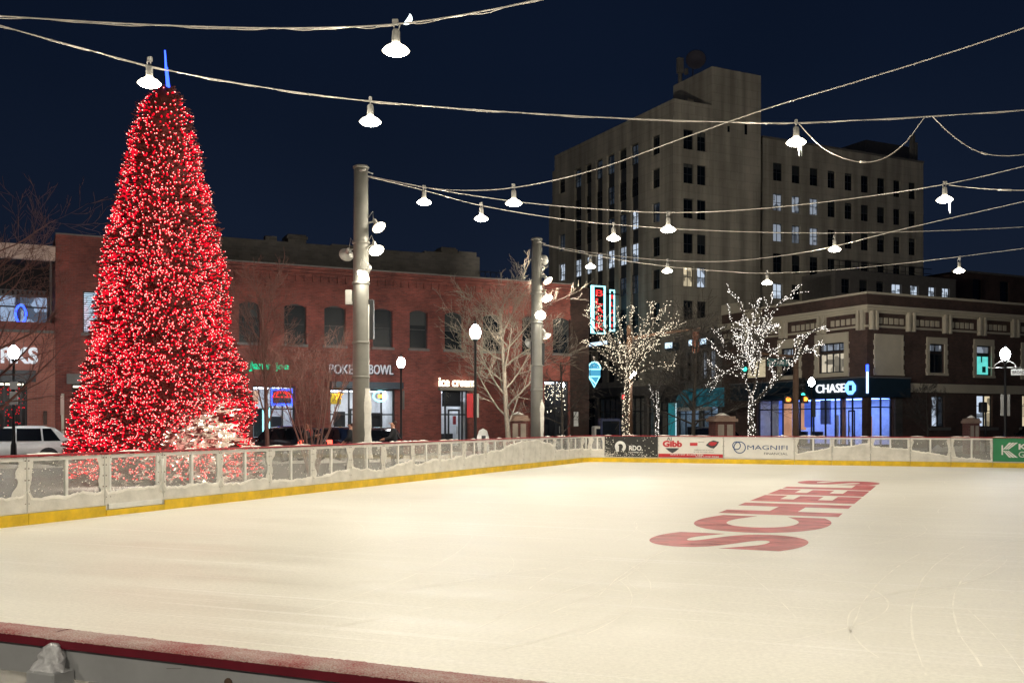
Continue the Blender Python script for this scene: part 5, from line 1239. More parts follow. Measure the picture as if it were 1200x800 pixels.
class Cable:
    """steel cable hung in the vertical plane between two plan points; heights measured along it"""
    def __init__(s, e0, e1, marks, label, r=.011, twin=0., start=None, end=None):
        # e0/e1: (u, Y) plan ends; marks: (u, v)
        s.p0 = Vector(((e0[0]-600)/F_*e0[1], e0[1])); s.p1 = Vector(((e1[0]-600)/F_*e1[1], e1[1]))
        pts = [s.at(u,v) for u,v in marks]; s.pts = spline(pts)
        if end is not None:                            # run on to its anchor on a pole outside the view
            q0 = s.pts[-1]; s.pts += [q0.lerp(end,k/8)-Vector((0,0,.25*math.sin(PI*k/8))) for k in range(1,9)]
        if start is not None:
            q0 = s.pts[0]; s.pts = [start.lerp(q0,k/4) for k in range(4)]+s.pts
        mb = MB(); mb.tube(s.pts, r, 6)
        if twin: mb.tube([p+Vector((.02*math.sin(k*1.7),.02*math.cos(k*1.3),-twin*abs(math.sin(k*.35)))) for k,p in enumerate(s.pts)], r*.7, 5)
        o = mb.build('cable', M['cable']); tag(o, label, 'cable', 'cables over the rink'); s.o = o
    def at(s, u, v):
        k = (u-600)/F_; d = s.p1-s.p0
        t = (k*s.p0.y-s.p0.x)/(d.x-k*d.y); Y = s.p0.y+d.y*t
        return P(u,v,Y)
    def lamp(s, uc, vc, u, v, label, **kw):
        c = s.at(uc,vc); Y = c.y; l = P(u,v,Y); return hanging_lamp(Vector((l.x,Y,c.z)), l, label, **kw)

random.seed(17)
EP = [rk(6,14.3,8.4),rk(20,14.3,8.4),rk(33,14.3,8.4)]; SP = rk(11.0,-14.1,8.4)
c1 = Cable((-60,15.5),(700,15.),[(-60,15),(0,19),(150,28),(300,33),(400,32),(468,28),(540,18),(625,1),(690,-18)],'topmost cable crossing the upper left corner of the sky',twin=.03,start=SP,end=EP[0])
c1.lamp(466,29,464,61,'largest hanging floodlight high in the upper left sky', power=LW*1.25)
c2 = Cable((-60,17.2),(1260,22.5),[(-60,10),(0,30),(90,55),(190,81),(300,101),(400,115),(520,126),(640,134),(760,140),(900,144),(960,143),(1080,137),(1200,129),(1260,124)],'long cable running over the tree top across the whole sky',twin=.02,start=SP,end=EP[1])
c2.lamp(-22,22,-22,104,'hanging floodlight just beyond the left edge of the sky', power=LW*1.5); c2.lamp(174,77,175,99,'hanging floodlight right beside the tree top'); c2.lamp(433,118,434,144,'hanging floodlight above the near tall pole'); c2.lamp(932,144,933,168,'hanging floodlight with icicles right of the tower', icicle=2)
P1, P2_ = 28., 39.
c3 = Cable((431,P1),(1260,16.8),[(431,206),(500,220),(560,223),(620,217),(700,198),(800,162),(900,127),(1000,97),(1100,66),(1200,33),(1260,12)],'cable rising steeply from the near pole to the upper right',end=EP[0])
c3.lamp(603,219,602,239,'hanging floodlight second right of the near pole', power=LW*.7)
c4 = Cable((431,P1),(1260,25.),[(431,206),(480,216),(540,227),(620,238),(700,245),(780,249),(870,246),(980,235),(1107,216),(1200,195),(1260,180)],'cable from the near pole sagging across the tower middle',end=EP[1])
c4.lamp(497,220,497,238,'hanging floodlight nearest to the near pole', power=LW*.6); c4.lamp(783,249,783,270,'hanging floodlight in front of the tower corner'); c4.lamp(1109,216,1107,235,'hanging floodlight highest at the right edge of the sky', icicle=1)
c5 = Cable((431,P1),(1260,34.5),[(431,207),(500,224),(560,240),(640,254),(720,263),(830,270),(950,273),(1080,271),(1200,266),(1260,262)],'cable from the near pole crossing low over the tower',end=EP[2])
c5.lamp(564,241,564,257,'hanging floodlight third right of the near pole', power=LW*.6); c5.lamp(719,263,719,280,'hanging floodlight in front of the vertical window strips')
c6 = Cable((636,P2_),(1260,29.),[(636,286),(700,297),(780,305),(850,306),(920,299),(980,288),(1060,268),(1200,236),(1260,221)],'cable from the far pole rising to the right edge',end=EP[1])
c6.lamp(978,288,978,293,'hanging floodlight over the wing of small windows')
c7 = Cable((636,P2_),(1260,37.),[(636,287),(700,300),(780,312),(850,318),(900,320),(980,316),(1080,306),(1200,291),(1260,283)],'lowest cable from the far pole to the right edge',end=EP[2])
c7.lamp(692,299,692,313,'small hanging floodlight just right of the far pole'); c7.lamp(782,312,782,318,'small hanging floodlight above the light wrapped trees'); c7.lamp(899,320,899,332,'hanging floodlight above the taller lit tree'); c7.lamp(1125,303,1124,318,'hanging floodlight above the brown brick bank')
# loops of power cord
def cord(marks, Y0, Y1, label, r=.010):
    pts = [P(u,v,Y0+(Y1-Y0)*k/(len(marks)-1)) for k,(u,v) in enumerate(marks)]
    mb = MB(); mb.tube(spline(pts), r, 5); mid = spline(pts); k = len(mid)//2; mb.tube(mid[k-1:k+3],.02,6)
    tag(mb.build('power_cord', M['cable']), label, 'power cord', 'slack power cords')
ya = c2.at(935,144).y; yb_ = c2.at(1085,137).y
cord([(936,145),(960,170),(985,184),(1010,190),(1035,186),(1060,168),(1083,138)], ya, yb_, 'slack power cord looping right of the icicle lamp')
cord([(1093,137),(1115,158),(1140,175),(1165,182),(1200,181),(1230,170)], yb_, c2.at(1230,127).y, 'slack power cord looping down at the right edge')
cord([(1112,217),(1150,221),(1200,223),(1240,220)], c4.at(1112,216).y, c4.at(1240,185).y, 'slack power cord beside the rightmost high floodlight')

# unseen floodlights on added cables, to light the ice and near boards
def overhead(p, q, fr, label):
    pts = para(p,q,.9); mb = MB(); mb.tube(pts,.016,6); tag(mb.build('cable',M['cable']), f'cable {label}', 'cable', 'cables over the rink')
    for k,f in enumerate(fr):
        c = p.lerp(q,f)-Vector((0,0,4*.9*f*(1-f))); hanging_lamp(c, c-Vector((0,0,.55)), f'{ORD[k]} hanging floodlight on the cable {label}', power=LW*(1.9 if 'behind' in label else 1.3 if 'near' in label else 1.))
overhead(rk(6,-15,8.4), rk(6,15,8.4), (.25,.45,.62,.8), 'over the near end of the ice')
overhead(rk(14,4,8.6), rk(22,16,8.6), (.3,.75), 'over the right half of the ice')
overhead(rk(-5,-14,7.4), rk(-5,14,7.4), (.25,.5,.75), 'behind the near boards') 
overhead(rk(30,6,8.6), rk(26,18,8.6), (.4,.8), 'beyond the right edge of the view')

def flood_arm(parent, base, tip, aim, lit, power, label=None, size=R(110)):
    """floodlight on a short arm of a pole; parts of the pole"""
    base,tip,aim = Vector(base),Vector(tip),Vector(aim).normalized()
    f = bpy.data.objects.new('floodlight', None); COL.objects.link(f); f.parent = parent; f.location = tip
    f.rotation_euler = Vector((0,0,-1)).rotation_difference(aim).to_euler(); f.empty_display_size = .1
    flood_geometry(f, lit=lit)
    Q = f.rotation_euler.to_matrix(); inv = Q.inverted()
    mb = MB(); b = inv @ (base-tip); mb.tube([b,(0,0,.26)],.022,6); mb.tube([b+inv@Vector((0,0,.1)), inv@((base-tip)*.5+Vector((0,0,.38))), (0,0,.37)],.010,5); mb.build('bracket', M['fixture'], f)
    if power: add_light('SPOT', f, (0,0,-.09), power, size=size, radius=.1)
    return f
def tall_pole(u, vtop, Y, label, r0=.235, r1=.19):
    X_ = (u-600)/F_*Y; H = CAMZ+(496-vtop)/F_*Y; t = thing('lighting_pole', label, 'pole', (X_,Y,0), 0, 'tall rink poles')
    mb = MB(); mb.tube([(0,0,0),(0,0,H*.35),(0,0,H*.7),(0,0,H)],[r0,r0*.97,(r0+r1)/2,r1],20); mb.lathe([(r1+.03,H-.02),(r1+.035,H+.03),(r1-.02,H+.07)],(0,0,0),20); sh = mb.build('shaft', M['pole_grey'], t)
    for z in (H*.33,H*.44,H*.63,H*.76): mb = MB(); mb.lathe([(r0+.010,z-.03),(r0+.013,z),(r0+.010,z+.03)],(0,0,0),20); mb.build('band', M['pole_grey'], t)
    mb = MB(); mb.lathe([(r0+.16,0),(r0+.16,.04),(r0+.02,.05)],(0,0,0),20); mb.build('base_plate', M['fixture'], t)
    mb = MB(); mb.tube([(0,-r1,H-.12),(.16,-r1-.05,H-.1)],.03,6); mb.tube([(r1-.02,0,H-.1),(r1+.14,0,H-.16)],.02,6); mb.build('eye_bolt', M['fixture'], t)
    return t,X_,H
t,X1,H1 = tall_pole(423,197,P1,'nearest tall grey pole with a cluster of bright floodlights')
def pz(v,Y): return CAMZ+(496-v)/F_*Y
def px(u,u0,Y): return (u-u0)/F_*Y
flood_arm(t,(.17,-.05,pz(262,P1)),(px(445,423,P1),-.15,pz(268,P1)),(.5,-.45,-.75),'lens_dim',260)
flood_arm(t,(.17,-.1,pz(291,P1)),(px(443,423,P1),-.3,pz(296,P1)),(.3,-.5,-.8),'lens',150)
flood_arm(t,(.0,-.2,pz(318,P1)),(px(428,423,P1),-.42,pz(326,P1)),(-.585,-.26,-.77),'lens',32000,size=R(33))
flood_arm(t,(-.17,.1,pz(291,P1)),(px(404,423,P1),.25,pz(297,P1)),(-.35,.85,-.35),'lens_off',1000,size=R(120))  # unlit head with an added spot that brightens the brick row
mb = MB(); mb.bbox(px(405,423,P1),px(413,423,P1),-.12,.12,pz(357,P1),pz(340,P1),.02); mb.build('control_box', M['fixture'], t)
mb = MB(); mb.bbox(px(432,423,P1),px(438,423,P1),-.06,.14,pz(397,P1),pz(351,P1),.015); mb.build('control_box', M['black_metal'], t)
mb = MB(); mb.tube([(.22,-.06,pz(357,P1)),(.22,-.06,.2)],.018,6); mb.build('conduit', M['fixture'], t)
# pale strip standing in for strong light on the pole's right side
mb = MB(); rnd = random.Random(8); n = 26
for k in range(n+1):
    z = .6+(pz(455,P1)-.6)*k/n; w_ = .05+.05*noise.noise((z*2.7,3,3))+.04*(1-k/n); w_ = max(.01,w_)
    for j in range(5): 
        an = R(-70+j*32); rr = .225+(w_ if 0<j<4 else -.01); mb.v.append((rr*math.cos(an),rr*math.sin(an),z))
for k in range(n):
    for j in range(4): a = k*5+j; mb.f.append((a,a+1,a+6,a+5)); mb.m.append(0); mb.sm.append(True)
mb.build('pale_lit_side', M['snow'], t)
t,X2,H2 = tall_pole(629,281,P2_,'tall grey pole farther off behind the rink corner')
flood_arm(t,(.17,-.05,pz(299,P2_)),(px(637,629,P2_),.2,pz(304,P2_)),(.31,.93,.12),'lens_dim',11000,size=R(66))  # beam added to brighten the tower, from a head that looks unlit
flood_arm(t,(.17,-.05,pz(325,P2_)),(px(642,629,P2_),-.2,pz(330,P2_)),(.5,-.4,-.75),'lens_dim',180)
flood_arm(t,(.17,-.1,pz(345,P2_)),(px(641,629,P2_),-.3,pz(351,P2_)),(.3,-.5,-.8),'lens',150)
flood_arm(t,(.0,-.2,pz(364,P2_)),(px(633,629,P2_),-.42,pz(371,P2_)),(-.1,-.75,-.65),'lens',150)
flood_arm(t,(.17,.1,pz(390,P2_)),(px(641,629,P2_),.1,pz(394,P2_)),(.5,.2,-.8),'lens_dim',200)
flood_arm(t,(-.17,.15,pz(398,P2_)),(px(620,629,P2_),.2,pz(402,P2_)),(-.55,.7,-.35),'lens_off',1000,size=R(120))  # spot added at an unlit lens to lift the shop fronts
mb = MB(); mb.bbox(px(622,629,P2_),px(626,629,P2_),-.1,.1,pz(428,P2_),pz(400,P2_),.02); mb.bbox(px(634,629,P2_),px(638,629,P2_),-.1,.1,pz(428,P2_),pz(402,P2_),.02); mb.build('control_box', M['black_metal'], t)
mb = MB(); n = 20  # pale strip painting the light low on the far pole
for k in range(n+1):
    z = .9+(pz(468,P2_)-.9)*k/n; w_ = max(.01,.05+.06*noise.noise((z*3.1,7,3)))
    for j in range(5):
        an = R(-70+j*32); rr = .225+(w_ if 0<j<4 else -.01); mb.v.append((rr*math.cos(an),rr*math.sin(an),z))
for k in range(n):
    for j in range(4): a = k*5+j; mb.f.append((a,a+1,a+6,a+5)); mb.m.append(0); mb.sm.append(True)
mb.build('pale_lit_side', M['snow'], t)

for q,lab in zip(EP+[SP],('tall grey pole beyond the right edge near the camera','tall grey pole beyond the right edge midway along the ice','tall grey pole beyond the right edge at the far end','tall grey pole just beyond the left edge')):
    t = thing('lighting_pole', lab, 'pole', (q.x,q.y,0), 0, 'tall rink poles')
    mb = MB(); mb.tube([(0,0,0),(0,0,4),(0,0,8.6)],[.235,.22,.19],20); mb.lathe([(.22,8.58),(.225,8.63),(.17,8.67)],(0,0,0),20); mb.build('shaft', M['pole_grey'], t)
    mb = MB(); mb.lathe([(.39,0),(.39,.04),(.25,.05)],(0,0,0),20); mb.build('base_plate', M['fixture'], t)

def acorn_lamp(u, v, Y, label, s=.9, arms=False, banner=None):
    X_ = (u-600)/F_*Y; H = CAMZ+(496-v)/F_*Y
    t = thing('street_lamp', label, 'street lamp', (X_,Y,0), 0, 'globe street lamps')
    hb = H-.30*s
    mb = MB(); mb.lathe([(.17*s,0),(.17*s,.12),(.13*s,.2),(.11*s,.75),(.075*s,.85),(.06*s,1.2),(.048*s,hb-.12),(.075*s,hb-.08),(.10*s,hb-.03),(.12*s,hb)],(0,0,0),12); mb.build('post', M['black_metal'], t)
    mb = MB(); mb.lathe([(.10*s,hb),(.17*s,hb+.09*s),(.215*s,hb+.24*s),(.20*s,hb+.36*s),(.13*s,hb+.48*s),(.055*s,hb+.55*s)],(0,0,0),16); mb.build('globe', M['acorn'], t)
    mb = MB(); mb.lathe([(.06*s,hb+.55*s),(.045*s,hb+.60*s),(.05*s,hb+.64*s),(.01,hb+.72*s)],(0,0,0),10); mb.build('finial', M['black_metal'], t)
    if arms:
        mb = MB()
        for sg in (-1,1):
            mb.tube([(0,0,H-.62),(sg*.75,0,H-.62)],.02,6); mb.tube([(sg*.06,0,H-.40),(sg*.18,0,H-.33),(sg*.45,0,H-.5),(sg*.5,0,H-.62)],.016,6)
        mb.build('cross_arm', M['fixture'], t)
    if banner:
        for (x0,x1,z0,z1,mt) in banner: mb = MB(); mb.bbox(x0,x1,-.03,.03,z0,z1,.008); mb.build('banner', M[mt], t)
    return t
acorn_lamp(16,412,38.5,'glowing globe street lamp in front of the white wall lettering', banner=[(-.12,.16,2.3,2.75,'fixture')])
acorn_lamp(470,424,48.,'globe street lamp between the tall pole and the lit shop sign', banner=[(.06,.16,2.2,3.1,'stone_dark')])
Y3 = 34.; acorn_lamp(557,388,Y3,'bright globe street lamp left of the pale bare tree', .86, banner=[(-.28,-.07,pz(489,Y3),pz(461,Y3),'ad_red'),(.05,.12,pz(489,Y3),pz(461,Y3),'fixture')])
acorn_lamp(951,447,55.,'globe street lamp in front of the blue lit bank windows', .8, banner=[(-.02,.22,1.9,2.9,'black_metal')])
acorn_lamp(1178,414,44.6,'globe street lamp with cross arms in front of the brown brick wall', .95, True, banner=[(-.20,-.07,pz(487,44.6),pz(462,44.6),'fixture'),(.09,.2,pz(487,44.6),pz(462,44.6),'fixture')])
acorn_lamp(1240,395,40.,'added unseen globe lamp just beyond the right edge')  # this and the next two: unseen lamps added to brighten the facades
acorn_lamp(-90,420,37.,'added unseen globe lamp just beyond the left edge')
acorn_lamp(235,430,45.5,'added globe lamp hidden behind the red tree')

# ------------------------------------------------------------------ trees
def grow(seed, p, d, L, r, lev, out, spec):
    """a limb with side shoots; out collects (points, radii, level)"""
    rnd = spec['rnd']; n = 6 if lev < 2 else 4; pts = [p.copy()]; rad = [r]; q = p.copy(); dd = d.normalized()
    for k in range(n):
        dd = (dd + Vector((rnd.gauss(0,1),rnd.gauss(0,1),rnd.gauss(0,.7)))*spec['wob']*(.22 if lev == 0 else 1) + Vector((0,0,spec['up']*(1 if lev else 0)))).normalized()
        q = q+dd*L/n; pts.append(q.copy()); rad.append(max(spec['rmin'], r*(1-.75*(k+1)/n) if lev else r*(1-.55*(k+1)/n)))
    out.append((pts,rad,lev))
    if lev >= spec['levels']: return
    m = spec['kids'][lev]
    for k in range(m):
        s = spec['from'][lev]+(1-spec['from'][lev])*(k+.5*rnd.random()+.3)/m; s = min(.98,s); i = min(n-1,int(s*n)); f = s*n-i
        base = pts[i].lerp(pts[i+1],f); t = (pts[i+1]-pts[i]).normalized(); az = rnd.uniform(0,2*PI) if lev else (k*2.4+rnd.uniform(-.4,.4))
        a = t.orthogonal().normalized(); a = Matrix.Rotation(az,3,t) @ a; an = R(spec['ang'][lev]*rnd.uniform(.75,1.25))
        nd = t*math.cos(an)+a*math.sin(an); rr = (rad[i]*(1-f)+rad[i+1]*f)*spec['rk'][lev]
        grow(seed, base, nd, L*spec['lk'][lev]*rnd.uniform(.7,1.25)*(1.15-.55*s if lev == 0 else 1), rr, lev+1, out, spec)
def bare_tree(name, label, u, Y, H, r, spec, mat, z0=0, group='bare street trees', multi=1):
    X_ = (u-600)/F_*Y; t = thing(name, label, 'tree', (X_,Y,0), 0, group)
    out = []; spec = dict(spec); spec['rnd'] = random.Random(spec['seed'])
    for k in range(multi):
        az = 2*PI*k/multi+.4; lean = spec.get('lean',0)
        grow(0, Vector((.10*math.cos(az)*(multi>1),.10*math.sin(az)*(multi>1),0)), Vector((lean*math.cos(az),lean*math.sin(az),1)), H*(1 if multi == 1 else spec['rnd'].uniform(.75,1.)), r, 0, out, spec)
    mt = MB(); mc = MB()
    for pts,rad,lev in out: (mt if lev == 0 else mc).tube(pts, rad, 8 if lev == 0 else (5 if lev == 1 else 3), cap=False)
    mt.build('trunk', M[mat], t); mc.build('crown', M[mat], t)
    return t,out
S_up = dict(levels=4, kids=[14,7,5,3], ang=[50,42,40,35], lk=[.46,.48,.5,.5], rk=[.5,.55,.6,.6], wob=.09, up=.06, rmin=.006); S_up['from'] = [.22,.2,.15,.2]
bare_tree('bare_tree','pale bare tree with spreading limbs between street lamp and far pole',596,42.5,6.3,.12,dict(S_up,seed=5,kids=[17,8,5,3]),'bark')
bare_tree('bare_tree','slender reddish bare tree right of the red christmas tree',314,36.,6.0,.085,dict(S_up,seed=12,ang=[32,34,36,32],lk=[.36,.45,.5,.5],kids=[15,7,5,3]),'bark_red')
bare_tree('bare_tree','small many stemmed reddish bare tree left of the near tall pole',366,30.5,3.6,.032,dict(S_up,seed=23,ang=[20,30,32,30],lk=[.5,.5,.5,.5],kids=[6,4,3,2],lean=.26,rmin=.005),'bark_red',multi=7)
bare_tree('bare_tree','dark round headed bare tree between the two lit trees',812,47.,5.4,.11,dict(S_up,seed=31,ang=[68,50,44,40],lk=[.55,.55,.52,.5],kids=[22,8,5,3],up=.02),'bark_dark')
t = bare_tree('bare_tree','faint brown bare tree partly behind the far tall pole',660,46.,4.3,.07,dict(S_up,seed=44,ang=[60,46,40,35],up=.0,kids=[10,6,4,2]),'bark_dark')
bare_tree('bare_tree','dark branched bare tree at the left edge before the lit terrace',-14,33.,7.2,.13,dict(S_up,seed=52,ang=[52,44,40,35],lk=[.5,.5,.5,.5]),'bark_red')
bare_tree('bare_tree','thin bare tree beside the brown wall of the bank',1088,58.,3.2,.05,dict(S_up,seed=61),'bark_dark')

def lit_tree(label, u, Y, limbs, r, bulb, step=.075, seed=1, scat=False):
    """a tree wound with fairy lights: trunk and limbs follow measured bends; lights are wound round them"""
    rnd = random.Random(seed); X_ = (u-600)/F_*Y; t = thing('light_wrapped_tree', label, 'tree', (X_,Y,0), 0, 'light wrapped trees')
    mt = MB(); mc = MB(); lb = MB(); first = True
    def W(q): 
        uu,vv,dy = q; return P(uu,vv,Y+dy)-Vector((X_,Y,0))
    for limb in limbs:
        w0 = limb[0]; pts = spline([W(q) for q in limb[1:]], 6); n = len(pts); rad = [w0*(1-.8*k/(n-1))+.008 for k in range(n)]
        (mt if first else mc).tube(pts, rad, 8 if first else 5, cap=False)
        run = 0.
        for k in range(n-1):
            seg = pts[k+1]-pts[k]; L_ = seg.length; tt = seg.normalized(); a = tt.orthogonal().normalized(); b = tt.cross(a); x = 0
            dens = step*(.22 if first else 1.35)
            while x < L_:
                an = rnd.uniform(0,2*PI); rr = rad[k]+.02+rnd.uniform(0,.03)+(rnd.uniform(0,.22) if (scat and rnd.random() < .55 and not first) else 0); lb.octa(pts[k]+tt*x+(a*math.cos(an)+b*math.sin(an))*rr, rnd.uniform(.015,.023)); x += dens*rnd.uniform(.6,1.4)
        # bare twigs
        if not first:
            for q in range(5):
                k = rnd.randrange(n//3, n-1); d = (pts[k+1]-pts[k]).normalized()+Vector((rnd.gauss(0,.5),rnd.gauss(0,.5),rnd.gauss(.2,.4))); e = pts[k]+d.normalized()*rnd.uniform(.3,.9)
                mc.tube([pts[k],pts[k].lerp(e,.5)+Vector((0,0,.04)),e],[.012,.009,.005],3,cap=False)
                if rnd.random() < .45:
                    x = .1
                    while x < 1: lb.octa(pts[k].lerp(e,x)+Vector((rnd.gauss(0,.02),rnd.gauss(0,.02),rnd.gauss(0,.02))), .02); x += .14
        first = False
    mt.build('trunk', M['bark_dark'], t); mc.build('crown', M['bark_dark'], t); o = lb.build('light_points', M[bulb], t); o['kind'] = 'stuff'
    return t
Ya = 46.5
rnd = random.Random(77)
limbsA = [(.16,(734,545,0),(733,500,0),(734,470,0),(736,445,0),(737,425,0))]
for (pts) in ([(737,438),(728,415),(714,395),(702,372),(697,352)],[(736,440),(720,425),(705,412),(690,402),(684,398)],[(737,430),(733,405),(727,385),(724,362)],[(738,432),(744,408),(752,388),(762,372),(764,358),(758,352)],
              [(738,440),(752,420),(768,398),(780,384),(793,364)],[(738,436),(756,412),(774,394),(790,378)],[(740,446),(756,430),(772,427),(786,430),(791,424)],[(738,440),(748,415),(760,392),(772,368),(784,356)],
              [(735,446),(722,436),(708,428),(694,418)],[(737,434),(742,398),(738,372),(744,358)],[(736,430),(720,402),(708,385),(690,370),(688,358)],[(738,430),(758,404),(775,390),(792,382)],[(735,444),(716,415),(700,392),(692,380)]):
    limbsA.append((.05,*[(u,v,(k/4)*rnd.uniform(-1.6,1.6)) for k,(u,v) in enumerate(pts)]))
for k in range(12):
    a = rnd.uniform(-1,1); limbsA.append((.03,(737+rnd.uniform(-3,3),rnd.uniform(425,450),0),(737+a*18,rnd.uniform(405,425),rnd.uniform(-.6,.6)),(737+a*35,rnd.uniform(385,410),rnd.uniform(-1.2,1.2))))
lit_tree('tree wound with warm fairy lights below the red lettered neon sign', 734, Ya, limbsA, .16, 'bulb_warm', .075, 3, True)
Yb = 46.
limbsB = [(.15,(881,548,0),(881,505,0),(880,480,0),(880,462,0))]
for pts in ([(880,466),(873,445),(868,425),(872,405),(884,395)],[(881,466),(887,440),(890,415),(886,400),(886,385)],[(882,474),(900,455),(915,438),(928,425),(934,412)],
            [(872,430),(860,432),(846,440),(832,447),(826,456)],[(870,440),(852,436),(840,434),(828,422)],[(886,400),(880,385),(872,370),(866,352),(853,340)],[(885,398),(883,378),(886,358),(889,352)],
            [(886,395),(894,375),(902,355),(905,345)],[(886,400),(898,380),(912,358),(925,345),(938,334)],[(884,396),(876,378),(869,371)],[(887,402),(900,390),(906,382),(912,380)],
            [(884,400),(878,388),(864,376)],[(872,420),(858,415),(848,404),(845,396),(832,384)],[(886,398),(892,372),(887,362),(890,350)],[(868,426),(856,420),(842,414),(834,402)],[(900,455),(908,440),(904,432),(908,424)],
            [(930,424),(934,410),(932,400),(936,392)],[(932,418),(942,410),(952,407),(966,403)],[(932,420),(944,412),(954,412),(960,418)],[(930,424),(936,408),(944,394),(958,386),(966,384)],[(930,428),(922,420),(908,424),(902,432)],[(846,440),(838,450),(832,460)]):
    limbsB.append((.045,*[(u,v,(k/4)*rnd.uniform(-1.5,1.5)) for k,(u,v) in enumerate(pts)]))
for k in range(16):
    a = rnd.uniform(-1,1); limbsB.append((.03,(881+rnd.uniform(-3,3),rnd.uniform(395,450),0),(881+a*16,rnd.uniform(385,430),rnd.uniform(-.6,.6)),(881+a*rnd.uniform(25,42),rnd.uniform(365,420),rnd.uniform(-1.2,1.2))))
lit_tree('taller tree wound with cool white fairy lights before the bank', 881, Yb, limbsB, .15, 'bulb_cool', .075, 4)
lit_tree('thin column of fairy lights on a sapling by the lit shop door', 770, 50., [(.06,(770,545,0),(770,505,0),(771,480,0),(770,458,0)),(.03,(770,480,0),(764,466,.2),(766,458,.3))], .06, 'bulb_cool', .12, 5)

# ------------------------------------------------------------------ the red christmas tree
YT = 28.; XT = (192-600)/F_*YT
prof = [(100,4),(108,13),(125,26),(150,35),(180,42),(220,50),(260,58),(300,67),(350,73),(400,82),(450,91),(500,101),(530,107),(560,104)]   # (v, half width) measured
pr = [(CAMZ+(496-v)/F_*YT, h*.95/F_*YT) for v,h in prof][::-1]
def rad_at(z):
    for (z0,r0),(z1,r1) in zip(pr,pr[1:]):
        if z0 <= z <= z1: return r0+(r1-r0)*(z-z0)/(z1-z0)
    return .05
ztop_, zbot = pr[-1][0], pr[0][0]
xt = thing('christmas_tree','tall christmas tree covered in red lights with blue spire','christmas tree',(XT,YT,0))
mb = MB(); mb.tube([(0,0,0),(0,0,1.5)],[.2,.17],12); mb.build('trunk', M['bark_dark'], xt)
rnd = random.Random(101); fo = MB(); wf = MB(); bl = MB()
core = [(max(.02,rad_at(z)*.74), z) for z in [zbot+.05+(ztop_-zbot-.1)*k/24 for k in range(25)]]
fo.lathe(core,(0,0,0),28)
def lump(an, z): return 1+.11*noise.noise((math.cos(an)*2.2,math.sin(an)*2.2,z*1.1))+.11*noise.noise((math.cos(an)*5,math.sin(an)*5,z*2.6))+.05*noise.noise((math.cos(an)*11,math.sin(an)*11,z*5.))
def spray(mb, p, d, L, m=0, n=9):
    """one twig of needles: a thin stem and narrow leaf-like faces either side"""
    t = d.normalized(); a = t.cross(Vector((0,0,1))).normalized(); up = a.cross(t)
    for k in range(n):
        s = (k+.5)/n; b = p+t*L*s; side = (a if k % 2 else -a); tip = b+(t*.7+side*rnd.uniform(.5,.9)+up*rnd.uniform(-.3,.5))*L*.34*(1.15-s*.6); w_ = up*.022+a*.008
        mb.quad([b-w_,b+w_,tip+t*.01],m)
    mb.quad([p-up*.02,p+up*.02,p+t*L*1.05],m)
total = 0; zs_ = []
while total < 5200:
    z = zbot+(ztop_-zbot)*(1-math.sqrt(rnd.random())) if rnd.random() < .9 else rnd.uniform(zbot,ztop_)
    an = rnd.uniform(0,2*PI); rr = rad_at(z)*lump(an,z); p = Vector((math.cos(an),math.sin(an),0))
    d = (p+Vector((rnd.gauss(0,.35),rnd.gauss(0,.35),rnd.uniform(-.35,.3)))).normalized(); L = min(rnd.uniform(.28,.5), .10+rad_at(z)*.75)
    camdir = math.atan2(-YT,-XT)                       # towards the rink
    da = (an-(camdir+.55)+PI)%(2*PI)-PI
    flood_patch = (z < 1.75+.9*noise.noise((an*3,z,2)) - .9*abs(da)**1.3*1.2)
    spray(wf if (flood_patch and rnd.random() < (.88 if z > .95 else .4)) else fo, p*(rr-L*.75)+Vector((0,0,z)), d, L)
    total += 1
fo.build('foliage', M['needles'], xt); wf.build('floodlit_foliage', M['whitened'], xt)
cnt = 0
while cnt < 12500:
    z = zbot+.05+(ztop_-zbot-.1)*(1-math.sqrt(rnd.random())) ; an = rnd.uniform(0,2*PI)
    if noise.noise((math.cos(an)*3,math.sin(an)*3,z*1.5)) < -.42 and rnd.random() < .8: continue
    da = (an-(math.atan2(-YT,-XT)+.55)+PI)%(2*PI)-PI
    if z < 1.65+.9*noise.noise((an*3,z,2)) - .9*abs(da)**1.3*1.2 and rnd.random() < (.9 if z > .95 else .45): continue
    rr = rad_at(z)*lump(an,z)*rnd.uniform(.86,1.04); p = Vector((math.cos(an)*rr,math.sin(an)*rr,z)); ax = Vector((math.cos(an),math.sin(an),rnd.uniform(-.5,.9)))
    bl.octa(p, rnd.uniform(.025,.036), 0, ax, rnd.uniform(.036,.05)); axn = ax.normalized()
    if rnd.random() < .7: bl.octa(p+axn*.042, rnd.uniform(.010,.016), 1, ax, .016); cnt += 1
o = bl.build('string_lights', [M['bulb_red'],M['bulb_core']], xt); o['kind'] = 'stuff'
mb = MB(); zt0 = ztop_-.05; mb.tube([(.10,0,zt0),(.06,0,zt0+.5),(.03,0,zt0+1.0)],[.035,.032,.02],8); mb.tube([(.13,.06,zt0),(.07,.05,zt0+.55)],.022,6)
mb.build('blue_spire', M['blue_glow'], xt)

